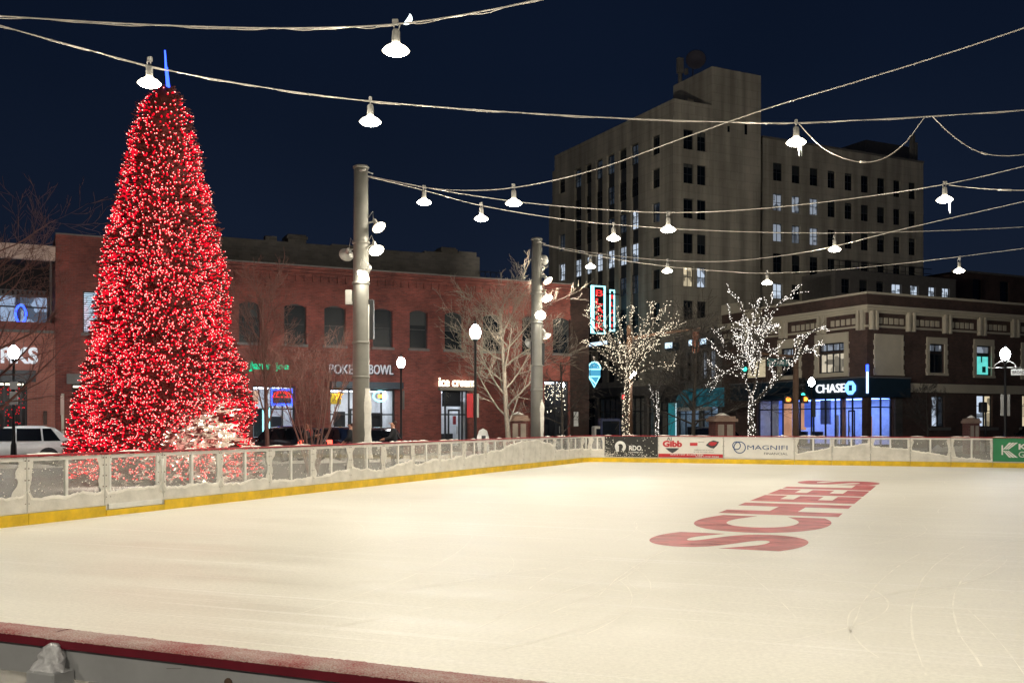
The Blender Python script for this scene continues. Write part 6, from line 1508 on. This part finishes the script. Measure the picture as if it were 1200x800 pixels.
# crescent moon
mb = MB(); mo = P(476,22,900); n = 18; Rm = 5.4; i = 0
d = Vector((1,0,.0)); pts1 = []; pts2 = []
for k in range(n+1):
    a = R(-150)+R(180)*k/n; pts1.append((Rm*math.cos(a),Rm*math.sin(a))); pts2.append((Rm*math.cos(a)*1.0*(.55),Rm*math.sin(a)))
rot = Matrix.Rotation(R(25),2)
for k in range(n):
    q = [rot@Vector(p) for p in (pts1[k],pts1[k+1],pts2[k+1],pts2[k])] 
tilt = R(-35)
for k in range(n):
    def C(r,a): 
        x,z = r*math.cos(a), r*math.sin(a); return Vector((x*math.cos(tilt)-z*math.sin(tilt), 0, x*math.sin(tilt)+z*math.cos(tilt)))
    a0_,a1_ = -PI/2+PI*k/n, -PI/2+PI*(k+1)/n
    def lens_(a, f): x,z = Rm*math.cos(a)*f, Rm*math.sin(a); return Vector((x*math.cos(tilt)-z*math.sin(tilt), 0, x*math.sin(tilt)+z*math.cos(tilt)))
    for y in (0,.6): mb.quad([mo+lens_(a0_,1)+Vector((0,y,0)),mo+lens_(a1_,1)+Vector((0,y,0)),mo+lens_(a1_,.12)+Vector((0,y,0)),mo+lens_(a0_,.12)+Vector((0,y,0))])
tag(mb.build('moon', M['moon']), 'small white crescent moon beside the largest floodlight', 'moon')
# ------------------------------------------------------------------ cars
def car(label, loc, rz, paint, L=4.4, W=1.78, H=1.5, style='hatch', lit=False, group='parked cars'):
    """nose towards +x"""
    t = thing('parked_car', label, 'car', (loc[0],loc[1],-.13), rz, group)
    h = H
    # stations: x, sill z, belt z, roof z, half width low, half width roof
    st = [(-.50,.42,.78,.78,.72,.60),(-.492,.30,.86,.93,.80,.66),(-.47,.24,.93,1.00,.86,.66),(-.42,.22,.96,h*.80,.89,.64),(-.345,.21,.96,h*.945,.89,.62),(-.25,.20,.95,h,.89,.63),(-.10,.20,.93,h,.89,.63),(.06,.20,.92,h*.97,.89,.61),(.20,.20,.90,.98,.89,.70),(.26,.20,.88,.93,.89,.76),(.40,.22,.80,.84,.87,.72),(.47,.26,.70,.73,.80,.62),(.50,.34,.55,.56,.66,.5)] if style != 'sedan' else \
         [(-.50,.40,.72,.74,.72,.60),(-.49,.28,.82,.90,.80,.66),(-.44,.24,.92,.99,.86,.70),(-.36,.22,.95,1.02,.89,.70),(-.22,.20,.95,h*.97,.89,.62),(-.08,.20,.93,h,.89,.62),(.06,.20,.92,h*.97,.89,.61),(.20,.20,.90,.98,.89,.70),(.26,.20,.88,.93,.89,.76),(.40,.22,.80,.84,.87,.72),(.47,.26,.70,.73,.80,.62),(.50,.34,.55,.56,.66,.5)]
    mb = MB(); rings = []
    for (x,zs,zb,zr,wl,wr) in st:
        x *= L; s = W/1.78; wl *= s; wr *= s; zm = (zs+zb)/2
        rings.append([(x,-wl*.9,zs),(x,-wl,zm),(x,-wl*.97,zb),(x,-(wl*.25+wr*.75),zb+(zr-zb)*.55),(x,-wr,zr-.05),(x,-wr*.8,zr),(x,0,zr+.02),(x,wr*.8,zr),(x,wr,zr-.05),(x,(wl*.25+wr*.75),zb+(zr-zb)*.55),(x,wl*.97,zb),(x,wl,zm),(x,wl*.9,zs)])
    n = len(rings[0])
    for r in rings: mb.v += r
    for k in range(len(rings)-1):
        for j in range(n-1): a = k*n+j; mb.f.append((a,a+1,a+n+1,a+n)); mb.m.append(0); mb.sm.append(True)
        mb.f.append((k*n+n-1,k*n,(k+1)*n,(k+1)*n+n-1)); mb.m.append(0); mb.sm.append(False)
    mb.f.append(tuple(range(n-1,-1,-1))); mb.m.append(0); mb.sm.append(True); e = (len(rings)-1)*n; mb.f.append(tuple(e+j for j in range(n))); mb.m.append(0); mb.sm.append(True)
    mb.build('body', M[paint], t)
    def side(xa,xb,xc,xd,zl,zh,sg,mbx):
        # window pane just proud of the greenhouse; xa,xb at the belt, xd,xc at the roof
        def y_at(z,w0=.865,w1=.64): return sg*(w0+(w1-w0)*(z-.94)/(h-.94)+.012)*W/1.78
        p = [(xa,y_at(zl),zl),(xb,y_at(zl),zl),(xc,y_at(zh),zh),(xd,y_at(zh),zh)]; mbx.quad(p if sg < 0 else p[::-1])
    for sg in (-1,1):
        for (xa,xb,xc,xd) in ((-.02*L,.19*L,.085*L,-.02*L),(-.235*L,-.035*L,-.035*L,-.225*L),(-.39*L if style != 'sedan' else -.33*L,-.25*L,-.24*L,-.31*L if style != 'sedan' else -.25*L)):
            mbx = MB(); side(xa,xb,xc,xd,1.0,h*.94,sg,mbx); mbx.build('side_window', M['car_glass'], t)
    x0,x1 = (-.462*L,-.372*L) if style != 'sedan' else (-.37*L,-.245*L)
    mbx = MB(); mbx.quad([(x0-.02,-.60,1.05),(x1-.03,-.52,h*.91),(x1-.03,.52,h*.91),(x0-.02,.60,1.05)]); mbx.build('rear_window', M['car_glass'], t)
    mbx = MB(); mbx.quad([(.205*L,-.62,1.0),(.075*L,-.52,h*.95+.012),(.075*L,.52,h*.95+.012),(.205*L,.62,1.0)][::-1]); mbx.build('windscreen', M['car_glass'], t)
    for sg in (-1,1):
        mbx = MB(); mbx.bbox(-.497*L,-.455*L,sg*.72-.14,sg*.72+.14,.80,.98,.02); mbx.build('tail_light', M['tail_lit' if lit else 'tail'], t)
        mbx = MB(); mbx.bbox(.455*L,.487*L,sg*.60-.15,sg*.60+.15,.60,.71,.02); mbx.build('headlight', M['lens_off'], t)
        mbx = MB(); mbx.bbox(.15*L,.19*L,sg*.95-.08,sg*.95+.08,.95,1.08,.02); mbx.build('wing_mirror', M[paint], t)
    mbx = MB(); mbx.bbox(-.507*L,-.49*L,-.26,.26,.58,.70,.005); mbx.build('number_plate', M['sign_white'], t)
    mbx = MB(); mbx.bbox(-.506*L,-.46*L,-.78,.78,.30,.48,.03); mbx.bbox(.455*L,.50*L,-.7,.7,.26,.40,.03); mbx.build('bumper', M['dark_thing'], t)
    for x in (-.29*L,.31*L):
        for sg in (-1,1):
            mbx = MB(); mbx.lathe([(.385,-.02),(.385,.02)],(x,sg*.885*W/1.78,.36),20,axis=(0,1,0)); mbx.build('wheel_arch', M['dark_thing'], t)
            mbx = MB(); mbx.lathe([(.19,-.11),(.29,-.12),(.325,-.08),(.325,.08),(.29,.12),(.19,.11)],(x,sg*.80*W/1.78,.325),20,axis=(0,1,0)); wh = mbx.build('wheel', M['tyre'], t)
            mbx = MB(); mbx.lathe([(.19,.02),(.19,.135),(.10,.145),(.02,.148)],(x,sg*.80*W/1.78,.325),10,axis=(0,sg,0)); mbx.build('rim', M['rim'], wh)
    return t
yk = -2.3
def gp2(u,y): x = gx(u,y); p = G(x,y); return (p.x,p.y)
x = gx(85,yk)-2.2; p = G(x,yk-.2); car('white hatchback parked at the left edge beside the red tree',(p.x,p.y),GA+PI,'car_white',4.4,1.8,1.58)
car('dark car with one red tail light just right of the tree',gp2(333,-3.0),GA+PI/2+R(24),'car_dark',4.4,1.8,1.56,lit=True)
car('navy car parked behind the small many stemmed tree',gp2(392,-3.0),GA+PI/2+R(18),'car_blue',4.3,1.8,1.52)
car('black car behind the near tall pole beside a person',gp2(444,-3.0),GA+PI/2+R(-14),'car_dark',4.4,1.8,1.5)
car('dark car half hidden behind the wide brick pillar',gp2(842,-4.2),GA+R(20),'car_blue',4.2,1.75,1.5)
car('dark car cut off at the right edge of the street',gp2(1216,-5.3),GA+PI,'car_dark',4.5,1.8,1.52)

# ------------------------------------------------------------------ people
def skin_mesh(name, verts, edges, radii, mat, parent, sub=2):
    me = bpy.data.meshes.new(name); me.from_pydata([Vector(v) for v in verts], edges, []); me.materials.append(mat)
    o = bpy.data.objects.new(name, me); COL.objects.link(o); o.parent = parent
    sk = o.modifiers.new('Skin','SKIN'); sk.use_smooth_shade = True
    for i,r in enumerate(radii):
        d = me.skin_vertices[0].data[i]; d.radius = (r,r) if not isinstance(r,tuple) else r; d.use_root = (i == 0)
    sb = o.modifiers.new('Subdivision','SUBSURF'); sb.levels = sub; sb.render_levels = sub
    return o
def person(label, loc, rz, H, coat, hair, long_hair=False, arms=None, scarf=None):
    """standing figure facing +x"""
    t = thing('person', label, 'person', (loc[0],loc[1],-.01), rz, 'people by the boards'); s = H/1.72
    V = [(0,0,.93),(0,0,1.12),(0,0,1.34),(.01,0,1.46),(.025,0,1.55),(.03,0,1.64),
         (0,.09,.88),(.02,.10,.48),(-.01,.10,.08),(.16,.11,.03),(0,-.09,.88),(.02,-.10,.48),(-.01,-.10,.08),(.16,-.11,.03)]
    E = [(0,1),(1,2),(2,3),(3,4),(4,5),(0,6),(6,7),(7,8),(8,9),(0,10),(10,11),(11,12),(12,13)]
    Rr = [(.13,.16),(.12,.15),(.11,.17),.055,.085,.09,.085,.06,.045,.035,.085,.06,.045,.035]
    arms = arms or {1:[(.05,.26,1.14),(.22,.20,1.0)],-1:[(.05,-.26,1.14),(.22,-.20,1.0)]}
    for sg in (1,-1):
        b = len(V); V.append((0,sg*.19,1.38)); E.append((2,b)); Rr.append(.07)
        for k,p in enumerate(arms[sg]): V.append(p); E.append((b+k,b+k+1)); Rr.append((.05,.042)[min(k,1)])
        h0 = Vector(arms[sg][-1]); dr = (h0-Vector(arms[sg][-2])).normalized(); V.append(tuple(h0+dr*.09)); E.append((b+len(arms[sg]),len(V)-1)); Rr.append(.036); hb = len(V)-1
        for f in range(5):
            q = h0+dr*(.17 if f else .12)+Vector((0,(f-2)*.016,-.01*abs(f-2))); V.append(tuple(q)); E.append((hb,len(V)-1)); Rr.append(.009)
    V = [tuple(Vector(v)*s) for v in V]; Rr = [tuple(a*s for a in r) if isinstance(r,tuple) else r*s for r in Rr]
    body = skin_mesh('body',V,E,Rr,M['skin'],t)
    mb = MB(); mb.lathe([(.018,-.012),(.012,.02),(.004,.03)],(.125*s,0,1.60*s),8,axis=(1,0,-.3)); mb.build('nose',M['skin'],body)
    mb = MB()
    for sg in (1,-1): mb.octa((.108*s,sg*.035*s,1.635*s),.011)
    mb.build('eye',M['dark_thing'],body)
    # clothes: jacket and trousers a little larger than the body
    jv = [(0,0,.90),(0,0,1.12),(0,0,1.33),(.0,0,1.43)]; je = [(0,1),(1,2),(2,3)]; jr = [(.16,.19),(.145,.18),(.14,.20),.085]
    for sg in (1,-1):
        b = len(jv); jv.append((0,sg*.20,1.38)); je.append((2,b)); jr.append(.09)
        for k,p in enumerate(arms[sg]): jv.append(p); je.append((b+k,b+k+1)); jr.append((.068,.055)[min(k,1)])
    skin_mesh('jacket',[tuple(Vector(v)*s) for v in jv],je,[tuple(a*s for a in r) if isinstance(r,tuple) else r*s for r in jr],M[coat],t)
    tv = [V[i] for i in (0,6,7,8,10,11,12)]; skin_mesh('trousers',tv,[(0,1),(1,2),(2,3),(0,4),(4,5),(5,6)],[.14*s,.10*s,.078*s,.06*s,.10*s,.078*s,.06*s],M['denim'],t)
    hv = [(-.01,0,1.66),(-.035,0,1.62),(-.06,0,1.55)]; he = [(0,1),(1,2)]; hr = [.085,.09,.075]
    if long_hair: hv += [(-.08,.04,1.40),(-.08,-.04,1.40)]; he += [(2,3),(2,4)]; hr += [.07,.07]
    skin_mesh('hair',[tuple(Vector(v)*s) for v in hv],he,[r*s*1.1 for r in hr],M[hair],t)
    for sg in (1,-1):
        mb = MB(); h0 = V[8 if sg == 1 else 12]; mb.bbox(h0[0]-.07,h0[0]+.21,h0[1]-.055,h0[1]+.055,.0,.11,.02); mb.build('shoe',M['dark_thing'],t)
    if scarf: 
        mb = MB()
        for k in range(16):
            a,b = 2*PI*k/16,2*PI*(k+1)/16; mb.tube([(.09*s*math.cos(a)+.015,.10*s*math.sin(a),1.43*s),(.09*s*math.cos(b)+.015,.10*s*math.sin(b),1.43*s)],.045*s,6)
        mb.bbox(.10*s,.16*s,-.06,.04,1.12*s,1.42*s,.02); mb.build('scarf',M[scarf],t)
    return t
def plan(u,Y): return ((u-600)/F_*Y, Y)
person('woman with long auburn hair and red scarf beside the small tree',plan(361,32.5),R(-20),1.6,'coat_dark','hair_red',True,{1:[(.12,.22,1.16),(.30,.05,1.24)],-1:[(.12,-.22,1.16),(.32,-.04,1.26)]},'coat_red')
person('person with brown hair half hidden by the near tall pole',plan(411.5,35.),R(180),1.62,'coat_dark','hair')
person('man in black jacket leaning over the boards right of the near pole',plan(461,33.),R(188),1.68,'coat_dark','hair',False,{1:[(.10,.24,1.12),(.30,.14,1.08)],-1:[(.10,-.24,1.12),(.30,-.12,1.08)]})

# ------------------------------------------------------------------ signals, signs, street furniture
def signal_head(parent, x, y, z, face, lit=None, name='signal_head', back='black_metal'):
    """three-light head; face = unit vector the lamps look along"""
    f = Vector(face).normalized(); an = math.atan2(f.y,f.x); Mx = Matrix.Translation((x,y,z)) @ Matrix.Rotation(an,4,'Z')
    mb = MB(); mb.bbox(-.10,.10,-.17,.17,-.52,.52,.03,0,Mx); h = mb.build(name, M[back], parent)
    mb = MB()
    for k in range(3):
        zc_ = .34-.34*k
        mb.tube([Mx@Vector((.10,0,zc_)),Mx@Vector((.26,0,zc_))],.125,10,cap=False)
    mb.build('visor', M[back], h)
    for k,mt in enumerate(('ad_red','yellow','sign_green')):
        zc_ = .34-.34*k; on = lit == k; mb = MB(); c_ = Mx@Vector((.105 if not on else .2,0,zc_)); mb.lathe([(.11,0),(.10,.02),(.03,.035)],c_,12,axis=f); mb.build('signal_lens', M[('red_glow','orange_glow','sig_green')[k]] if on else M['dark_thing'], h)
    return h
def ped_head(parent, x, y, z, face, mat):
    f = Vector(face).normalized(); an = math.atan2(f.y,f.x); Mx = Matrix.Translation((x,y,z)) @ Matrix.Rotation(an,4,'Z')
    mb = MB(); mb.bbox(-.09,.09,-.20,.20,-.20,.20,.03,0,Mx); h = mb.build('pedestrian_signal', M['black_metal'], parent)
    mb = MB(); mb.bbox(.092,.11,-.11,.07,-.10,.02,.01,0,Mx)
    for k in range(4): mb.bbox(.092,.11,-.11+.047*k,-.075+.047*k,.0,.12-.02*abs(k-1.5),.005,0,Mx)
    mb.bbox(.092,.11,.075,.12,-.06,.05,.005,0,Mx); mb.build('hand_symbol', M[mat], h)
# brown mast with its arm to the right
Yq = 52.; Xq = (737.5-600)/F_*Yq; z_ = lambda v: CAMZ+(496-v)/F_*Yq; x_ = lambda u: (u-737.5)/F_*Yq
t = thing('signal_mast','brown signal mast in front of the warm lit tree','traffic signal',(Xq,Yq,0),0,'traffic signals')
mb = MB(); mb.tube([(0,0,0),(0,0,3),(0,0,z_(381))],[.20,.17,.14],14); mb.lathe([(.28,0),(.28,.05),(.2,.08)],(0,0,0),14); mb.build('mast',M['brown_pole'],t)
mb = MB(); mb.tube([(0,0,z_(397)),(x_(775),-.3,z_(391)),(x_(818),-.6,z_(386))],[.10,.08,.06],10); mb.build('mast_arm',M['brown_pole'],t)
signal_head(t,x_(812),-.45,z_(400),(.75,.65,0),None,back='brown_pole2') if 'brown_pole2' in M else None
M['signal_back'] = pbr('orange brown signal back',(.22,.06,.025),.6)
signal_head(t,x_(813),-.55,z_(402),(.55,.8,0),None,back='signal_back')
ped_head(t,x_(731.5),-.15,z_(465),(-.3,-1,0),'red_glow'); mb = MB(); mb.bbox(x_(729.5),x_(733.5),-.30,-.2,z_(491.5),z_(485),.01); nb = mb.build('push_button',M['red_glow'],t)
mb = MB(); mb.tube([(0,-.1,z_(433)),(.14,-.3,z_(432))],.03,6); mb.build('lamp_bracket',M['brown_pole'],t)
mb = MB(); mb.lathe([(.03,-.22),(.12,-.12),(.15,.02),(.10,.14),(.03,.2)],(.15,-.34,z_(438)),12); mb.build('lamp_globe',M['acorn'],t)
# second mast with the green street sign
Yq = 50.; Xq = (932.5-600)/F_*Yq; z_ = lambda v: CAMZ+(496-v)/F_*Yq; x_ = lambda u: (u-932.5)/F_*Yq
t = thing('signal_mast','brown signal mast carrying the green street name sign','traffic signal',(Xq,Yq,0),0,'traffic signals')
mb = MB(); mb.tube([(0,0,0),(0,0,3),(0,0,z_(404))],[.17,.15,.12],14); mb.lathe([(.26,0),(.26,.05),(.18,.08)],(0,0,0),14); mb.build('mast',M['brown_pole'],t)
mb = MB(); mb.tube([(0,0,z_(418)),(x_(905),-.1,z_(416)),(x_(866),-.2,z_(412))],[.08,.07,.05],10); mb.build('mast_arm',M['brown_pole'],t)
signal_head(t,x_(870.5),-.35,z_(425),(-.15,-1,0),2)
mb = MB(); mb.bbox(x_(898),x_(925),-.14,-.10,z_(429),z_(420),.01); sg_ = mb.build('street_sign',M['sign_green'],t)
mb = MB(); text_mb(mb,'2nd Ave N',(x_(911.5),-.142,z_(427.3)),(1,0,0),(0,0,1),w=x_(924)-x_(899.5),h=.24,depth=.01,bold=.01); mb.build('lettering',M['sign_white'],sg_)
ped_head(t,x_(923),-.1,z_(468),(-.15,-1,0),'orange_glow'); ped_head(t,x_(942),-.1,z_(467.5),(.25,-1,0),'signal_amber') if 'signal_amber' in M else ped_head(t,x_(942),-.1,z_(467.5),(.45,-1,0),'orange_glow')
mb = MB(); mb.tube([(x_(923),-.1,z_(468)),(x_(942),-.1,z_(468))],.025,6); mb.build('bracket',M['brown_pole'],t)
h = signal_head(t,x_(940),.1,z_(455),(.1,-1,0),2)
# street name on the right lamp
Yq = 44.6; t = thing('street_name_sign','white street name sign hung from the rightmost lamp','street sign',tuple(P(1196,436,Yq-.12)),R(-6))
mb = MB(); W_ = 1.0; mb.bbox(-.40,.75,-.012,.012,-.13,.13,.01); pn = mb.build('plate',M['sign_white'],t)
mb = MB(); text_mb(mb,'BROADWAY N',(.17,-.0135,-.07),(1,0,0),(0,0,1),w=1.02,h=.14,depth=.004,bold=.01); mb.build('lettering',M['ad_dark'],pn)
mb = MB(); mb.tube([(-.2,0,.12),(-.2,.05,.30)],.012,5); mb.tube([(.4,0,.12),(.4,.05,.30)],.012,5); mb.build('hanger',M['fixture'],t)
# slim post with a dark signal head by the bank wall
Yq = 53.; t = thing('signal_post','slim black post with dark signal before the lit ground window','traffic signal',((1155-600)/F_*Yq,Yq,0),0,'traffic signals'); z_ = lambda v: CAMZ+(496-v)/F_*Yq
mb = MB(); mb.tube([(0,0,0),(0,0,z_(472))],[.055,.045],8); mb.build('mast',M['black_metal'],t); mb = MB(); mb.bbox(-.30,.02,-.2,.2,z_(483),z_(471),.05); mb.build('signal_box',M['black_metal'],t)
# brick pillars
M['pillar_cap'] = pbr('worn sandstone cap',(.24,.16,.12),.8); M['pillar_panel'] = pbr('pillar stone panel',(.26,.22,.18),.85)
def pillar(u, Y, vtop, W_, label):
    X_ = (u-600)/F_*Y; H = CAMZ+(496-vtop)/F_*Y; t = thing('brick_pillar',label,'pillar',(X_,Y,0),R(8),'brick pillars of the square')
    mb = MB(); hw = W_/2; mb.bbox(-hw*.82,hw*.82,-hw*.82,hw*.82,0,H-.38,.01)
    mb.build('shaft',M['brick_pillar'],t)
    mb = MB()
    for x0 in (-.62,.12): mb.bbox(x0*hw,x0*hw+.5*hw,-hw*.82-.03,-hw*.82-.002,.2,H-.50,.01)
    mb.build('stone_panel',M['pillar_panel'],t)
    mb = MB(); mb.bbox(-hw,hw,-hw,hw,H-.38,H-.25,.02); mb.bbox(-hw*.85,hw*.85,-hw*.85,hw*.85,H-.249,H-.14,.02); mb.lathe([(hw*.75,H-.14),(hw*.25,H-.03),(.02,H)],(0,0,0),4); cp = mb.build('capstone',M['pillar_cap'],t)
    mb = MB(); mb.lathe([(hw*.6,H-.10),(hw*.2,H+.0),(.02,H+.02)],(0,0,0),8); mb.build('cap_snow',M['snow'],cp)
pillar(846,46.,484,1.12,'widest brick pillar with stone panels in front of the teal awning'); pillar(607,45.,483,.95,'brick pillar behind the trunk of the pale bare tree'); pillar(1138,52.,487,.72,'narrow brick pillar in front of the brown bank wall')
# banner beside the shops: tall teal panel, blue boxes, folding sign, white bin
Yq = 51.; t = thing('banner_stand','tall teal lit banner stand beside the awning','banner',((788-600)/F_*Yq,Yq,0),R(10)); z_ = lambda v: CAMZ+(496-v)/F_*Yq
mb = MB(); mb.bbox(-.20,.14,-.05,.05,.05,z_(472),.02); mb.build('panel',M['teal_panel'],t); mb = MB(); mb.bbox(.141,.20,-.05,.05,.05,z_(472),.01); mb.build('light_strip',M['cyan_dim'] if 'cyan_dim' in M else emit('pale light strip',(.6,.9,1.),.9),t); mb = MB(); mb.bbox(-.35,.35,-.25,.25,0,.05,.01); mb.build('base',M['dark_thing'],t)
Yq = 47.; z_ = lambda v: CAMZ+(496-v)/F_*Yq
for (u,w_,v,lab,mt) in ((714,.95,490,'dark blue newspaper box below the ice cream cone sign','bin_blue'),(701,.5,499,'pale grey bin left of the dark blue newspaper box','fixture')):
    t = thing('newspaper_box' if mt == 'bin_blue' else 'litter_bin',lab,'newspaper box' if mt == 'bin_blue' else 'litter bin',((u-600)/F_*Yq,Yq,0),R(12))
    mb = MB(); H = z_(v); mb.bbox(-w_/2,w_/2,-.25,.25,.12,H,.04); mb.build('cabinet',M[mt],t)
    mb = MB(); mb.bbox(-w_/2+.08,w_/2-.08,-.262,-.252,H*.5,H-.12,.01); mb.build('window' if mt == 'bin_blue' else 'flap',M['pane_dark'],t)
    mb = MB()
    for x0 in (-w_/2+.06,w_/2-.12): mb.bbox(x0,x0+.06,-.2,.2,0,.12,.005)
    mb.build('leg',M['black_metal'],t)
Yq = 45.; t = thing('folding_sign','white arched folding sign on the pavement by the ice cream shop','folding sign',((566-600)/F_*Yq,Yq,0),R(8)); z_ = lambda v: CAMZ+(496-v)/F_*Yq
H = z_(501)
for sg in (-1,1):
    mb = MB(); Mx = Matrix.Rotation(sg*R(12),4,'X'); n = 10
    o_ = [(-.24,0),(-.14,0),(-.13,.35),(-.08,.5),(0,.55),(.08,.5),(.13,.35),(.14,0),(.24,0),(.24,H*.7),(.16,H*.92),(0,H),(-.16,H*.92),(-.24,H*.7)]
    mb.prism([(-.26,.02),(.26,.02),(.26,H*.72),(.17,H*.93),(0,H),(-.17,H*.93),(-.26,H*.72)],-.015,.015,0,lambda x,y,z: tuple(Matrix.Translation((0,sg*.22,0))@Mx@Vector((x,y,z)))); pnl = mb.build('panel',M['sign_white'],t)
mb = MB(); mb.prism([(-.10,.15),(.10,.15),(.09,H*.75),(-.09,H*.75)],-.262,-.238,0); mb.build('poster',M['ad_dark'],t)
# neon ice cream cone hung on the end of the brick row
t = thing('neon_cone_sign','pale blue neon ice cream cone at the corner of the brick row','neon sign',tuple(P(696.5,437,58.5)),R(4)); s = 58.5/F_
def nz_(pts, mat, name, cl=True):
    mb = MB(); q = [Vector((x*s,0,-y*s)) for x,y in pts]; q = q+[q[0]] if cl else q; mb.tube(q,.035,6); return mb.build(name,M[mat],t)
mb = MB(); sc = []
for k in range(14):
    a = PI*k/13; sc.append((7.4*math.cos(a)*s,(4.5+8.5*math.sin(a))*s*1.0))
mb.prism([(-7.4*s,-4*s)]+[(-7.4*s+.0,4.5*s)]+[(x,z) for x,z in sc[::-1]]+[(7.4*s,-4*s),(0,-17*s)],.05,.12); bk_ = mb.build('backing',emit('pale blue sign face',(.12,.55,.85),.8),t)
nz_([(x/s,-z/s) for x,z in sc],'cyan_glow','scoop_tube'); nz_([(-6.5,4),(6.5,4),(0,16.5)],'cyan_glow','cone_tube'); nz_([(-4.5,6),(2,13)],'cyan_glow','wafer_tube',False)
mb = MB(); mb.tube([(-.36,.08,.3),(-.36-.5,.3,.3)],.03,6); mb.build('bracket',M['black_metal'],t)
# parking sign posts at the left
Yq = 38.; z_ = lambda v: CAMZ+(496-v)/F_*Yq
t = thing('sign_post','slim pale post standing in front of the red brick wall','sign post',((73.5-600)/F_*Yq*1.12,Yq*1.12,0)); mb = MB(); mb.bbox(-.05,.05,-.04,.04,0,CAMZ+(496-461)/F_*Yq*1.12,.01); mb.build('post',M['stone'],t); mb = MB(); mb.bbox(-.07,.07,-.055,-.042,1.9,2.7,.01); mb.build('plate',M['terracotta'],t)
t = thing('parking_sign','two stacked parking plates on a post by the left street lamp','street sign',((16-600)/F_*37.9,37.9,0)); mb = MB(); mb.tube([(0,.06,0),(0,.06,pz(443,37.9))],.03,6); mb.build('post',M['black_metal'],t)
for v0,v1 in ((456,447),(474,459)): mb = MB(); mb.bbox(-.15,.15,-.012,.012,pz(v0,37.9),pz(v1,37.9),.006); mb.build('plate',M['fixture'],t)
# low black railing by the terrace building
t = thing('railing','low black railing in front of the left shop window','railing',tuple(G(gx(-6,.6),.6)),GA)
mb = MB(); 
for z in (.15,1.0): mb.tube([(-2.6,0,z),(1.6,0,z)],.022,6)
for k in range(22): mb.tube([(-2.6+.2*k,0,0),(-2.6+.2*k,0,1.0)],.012,5)
mb.build('bars',M['black_metal'],t)
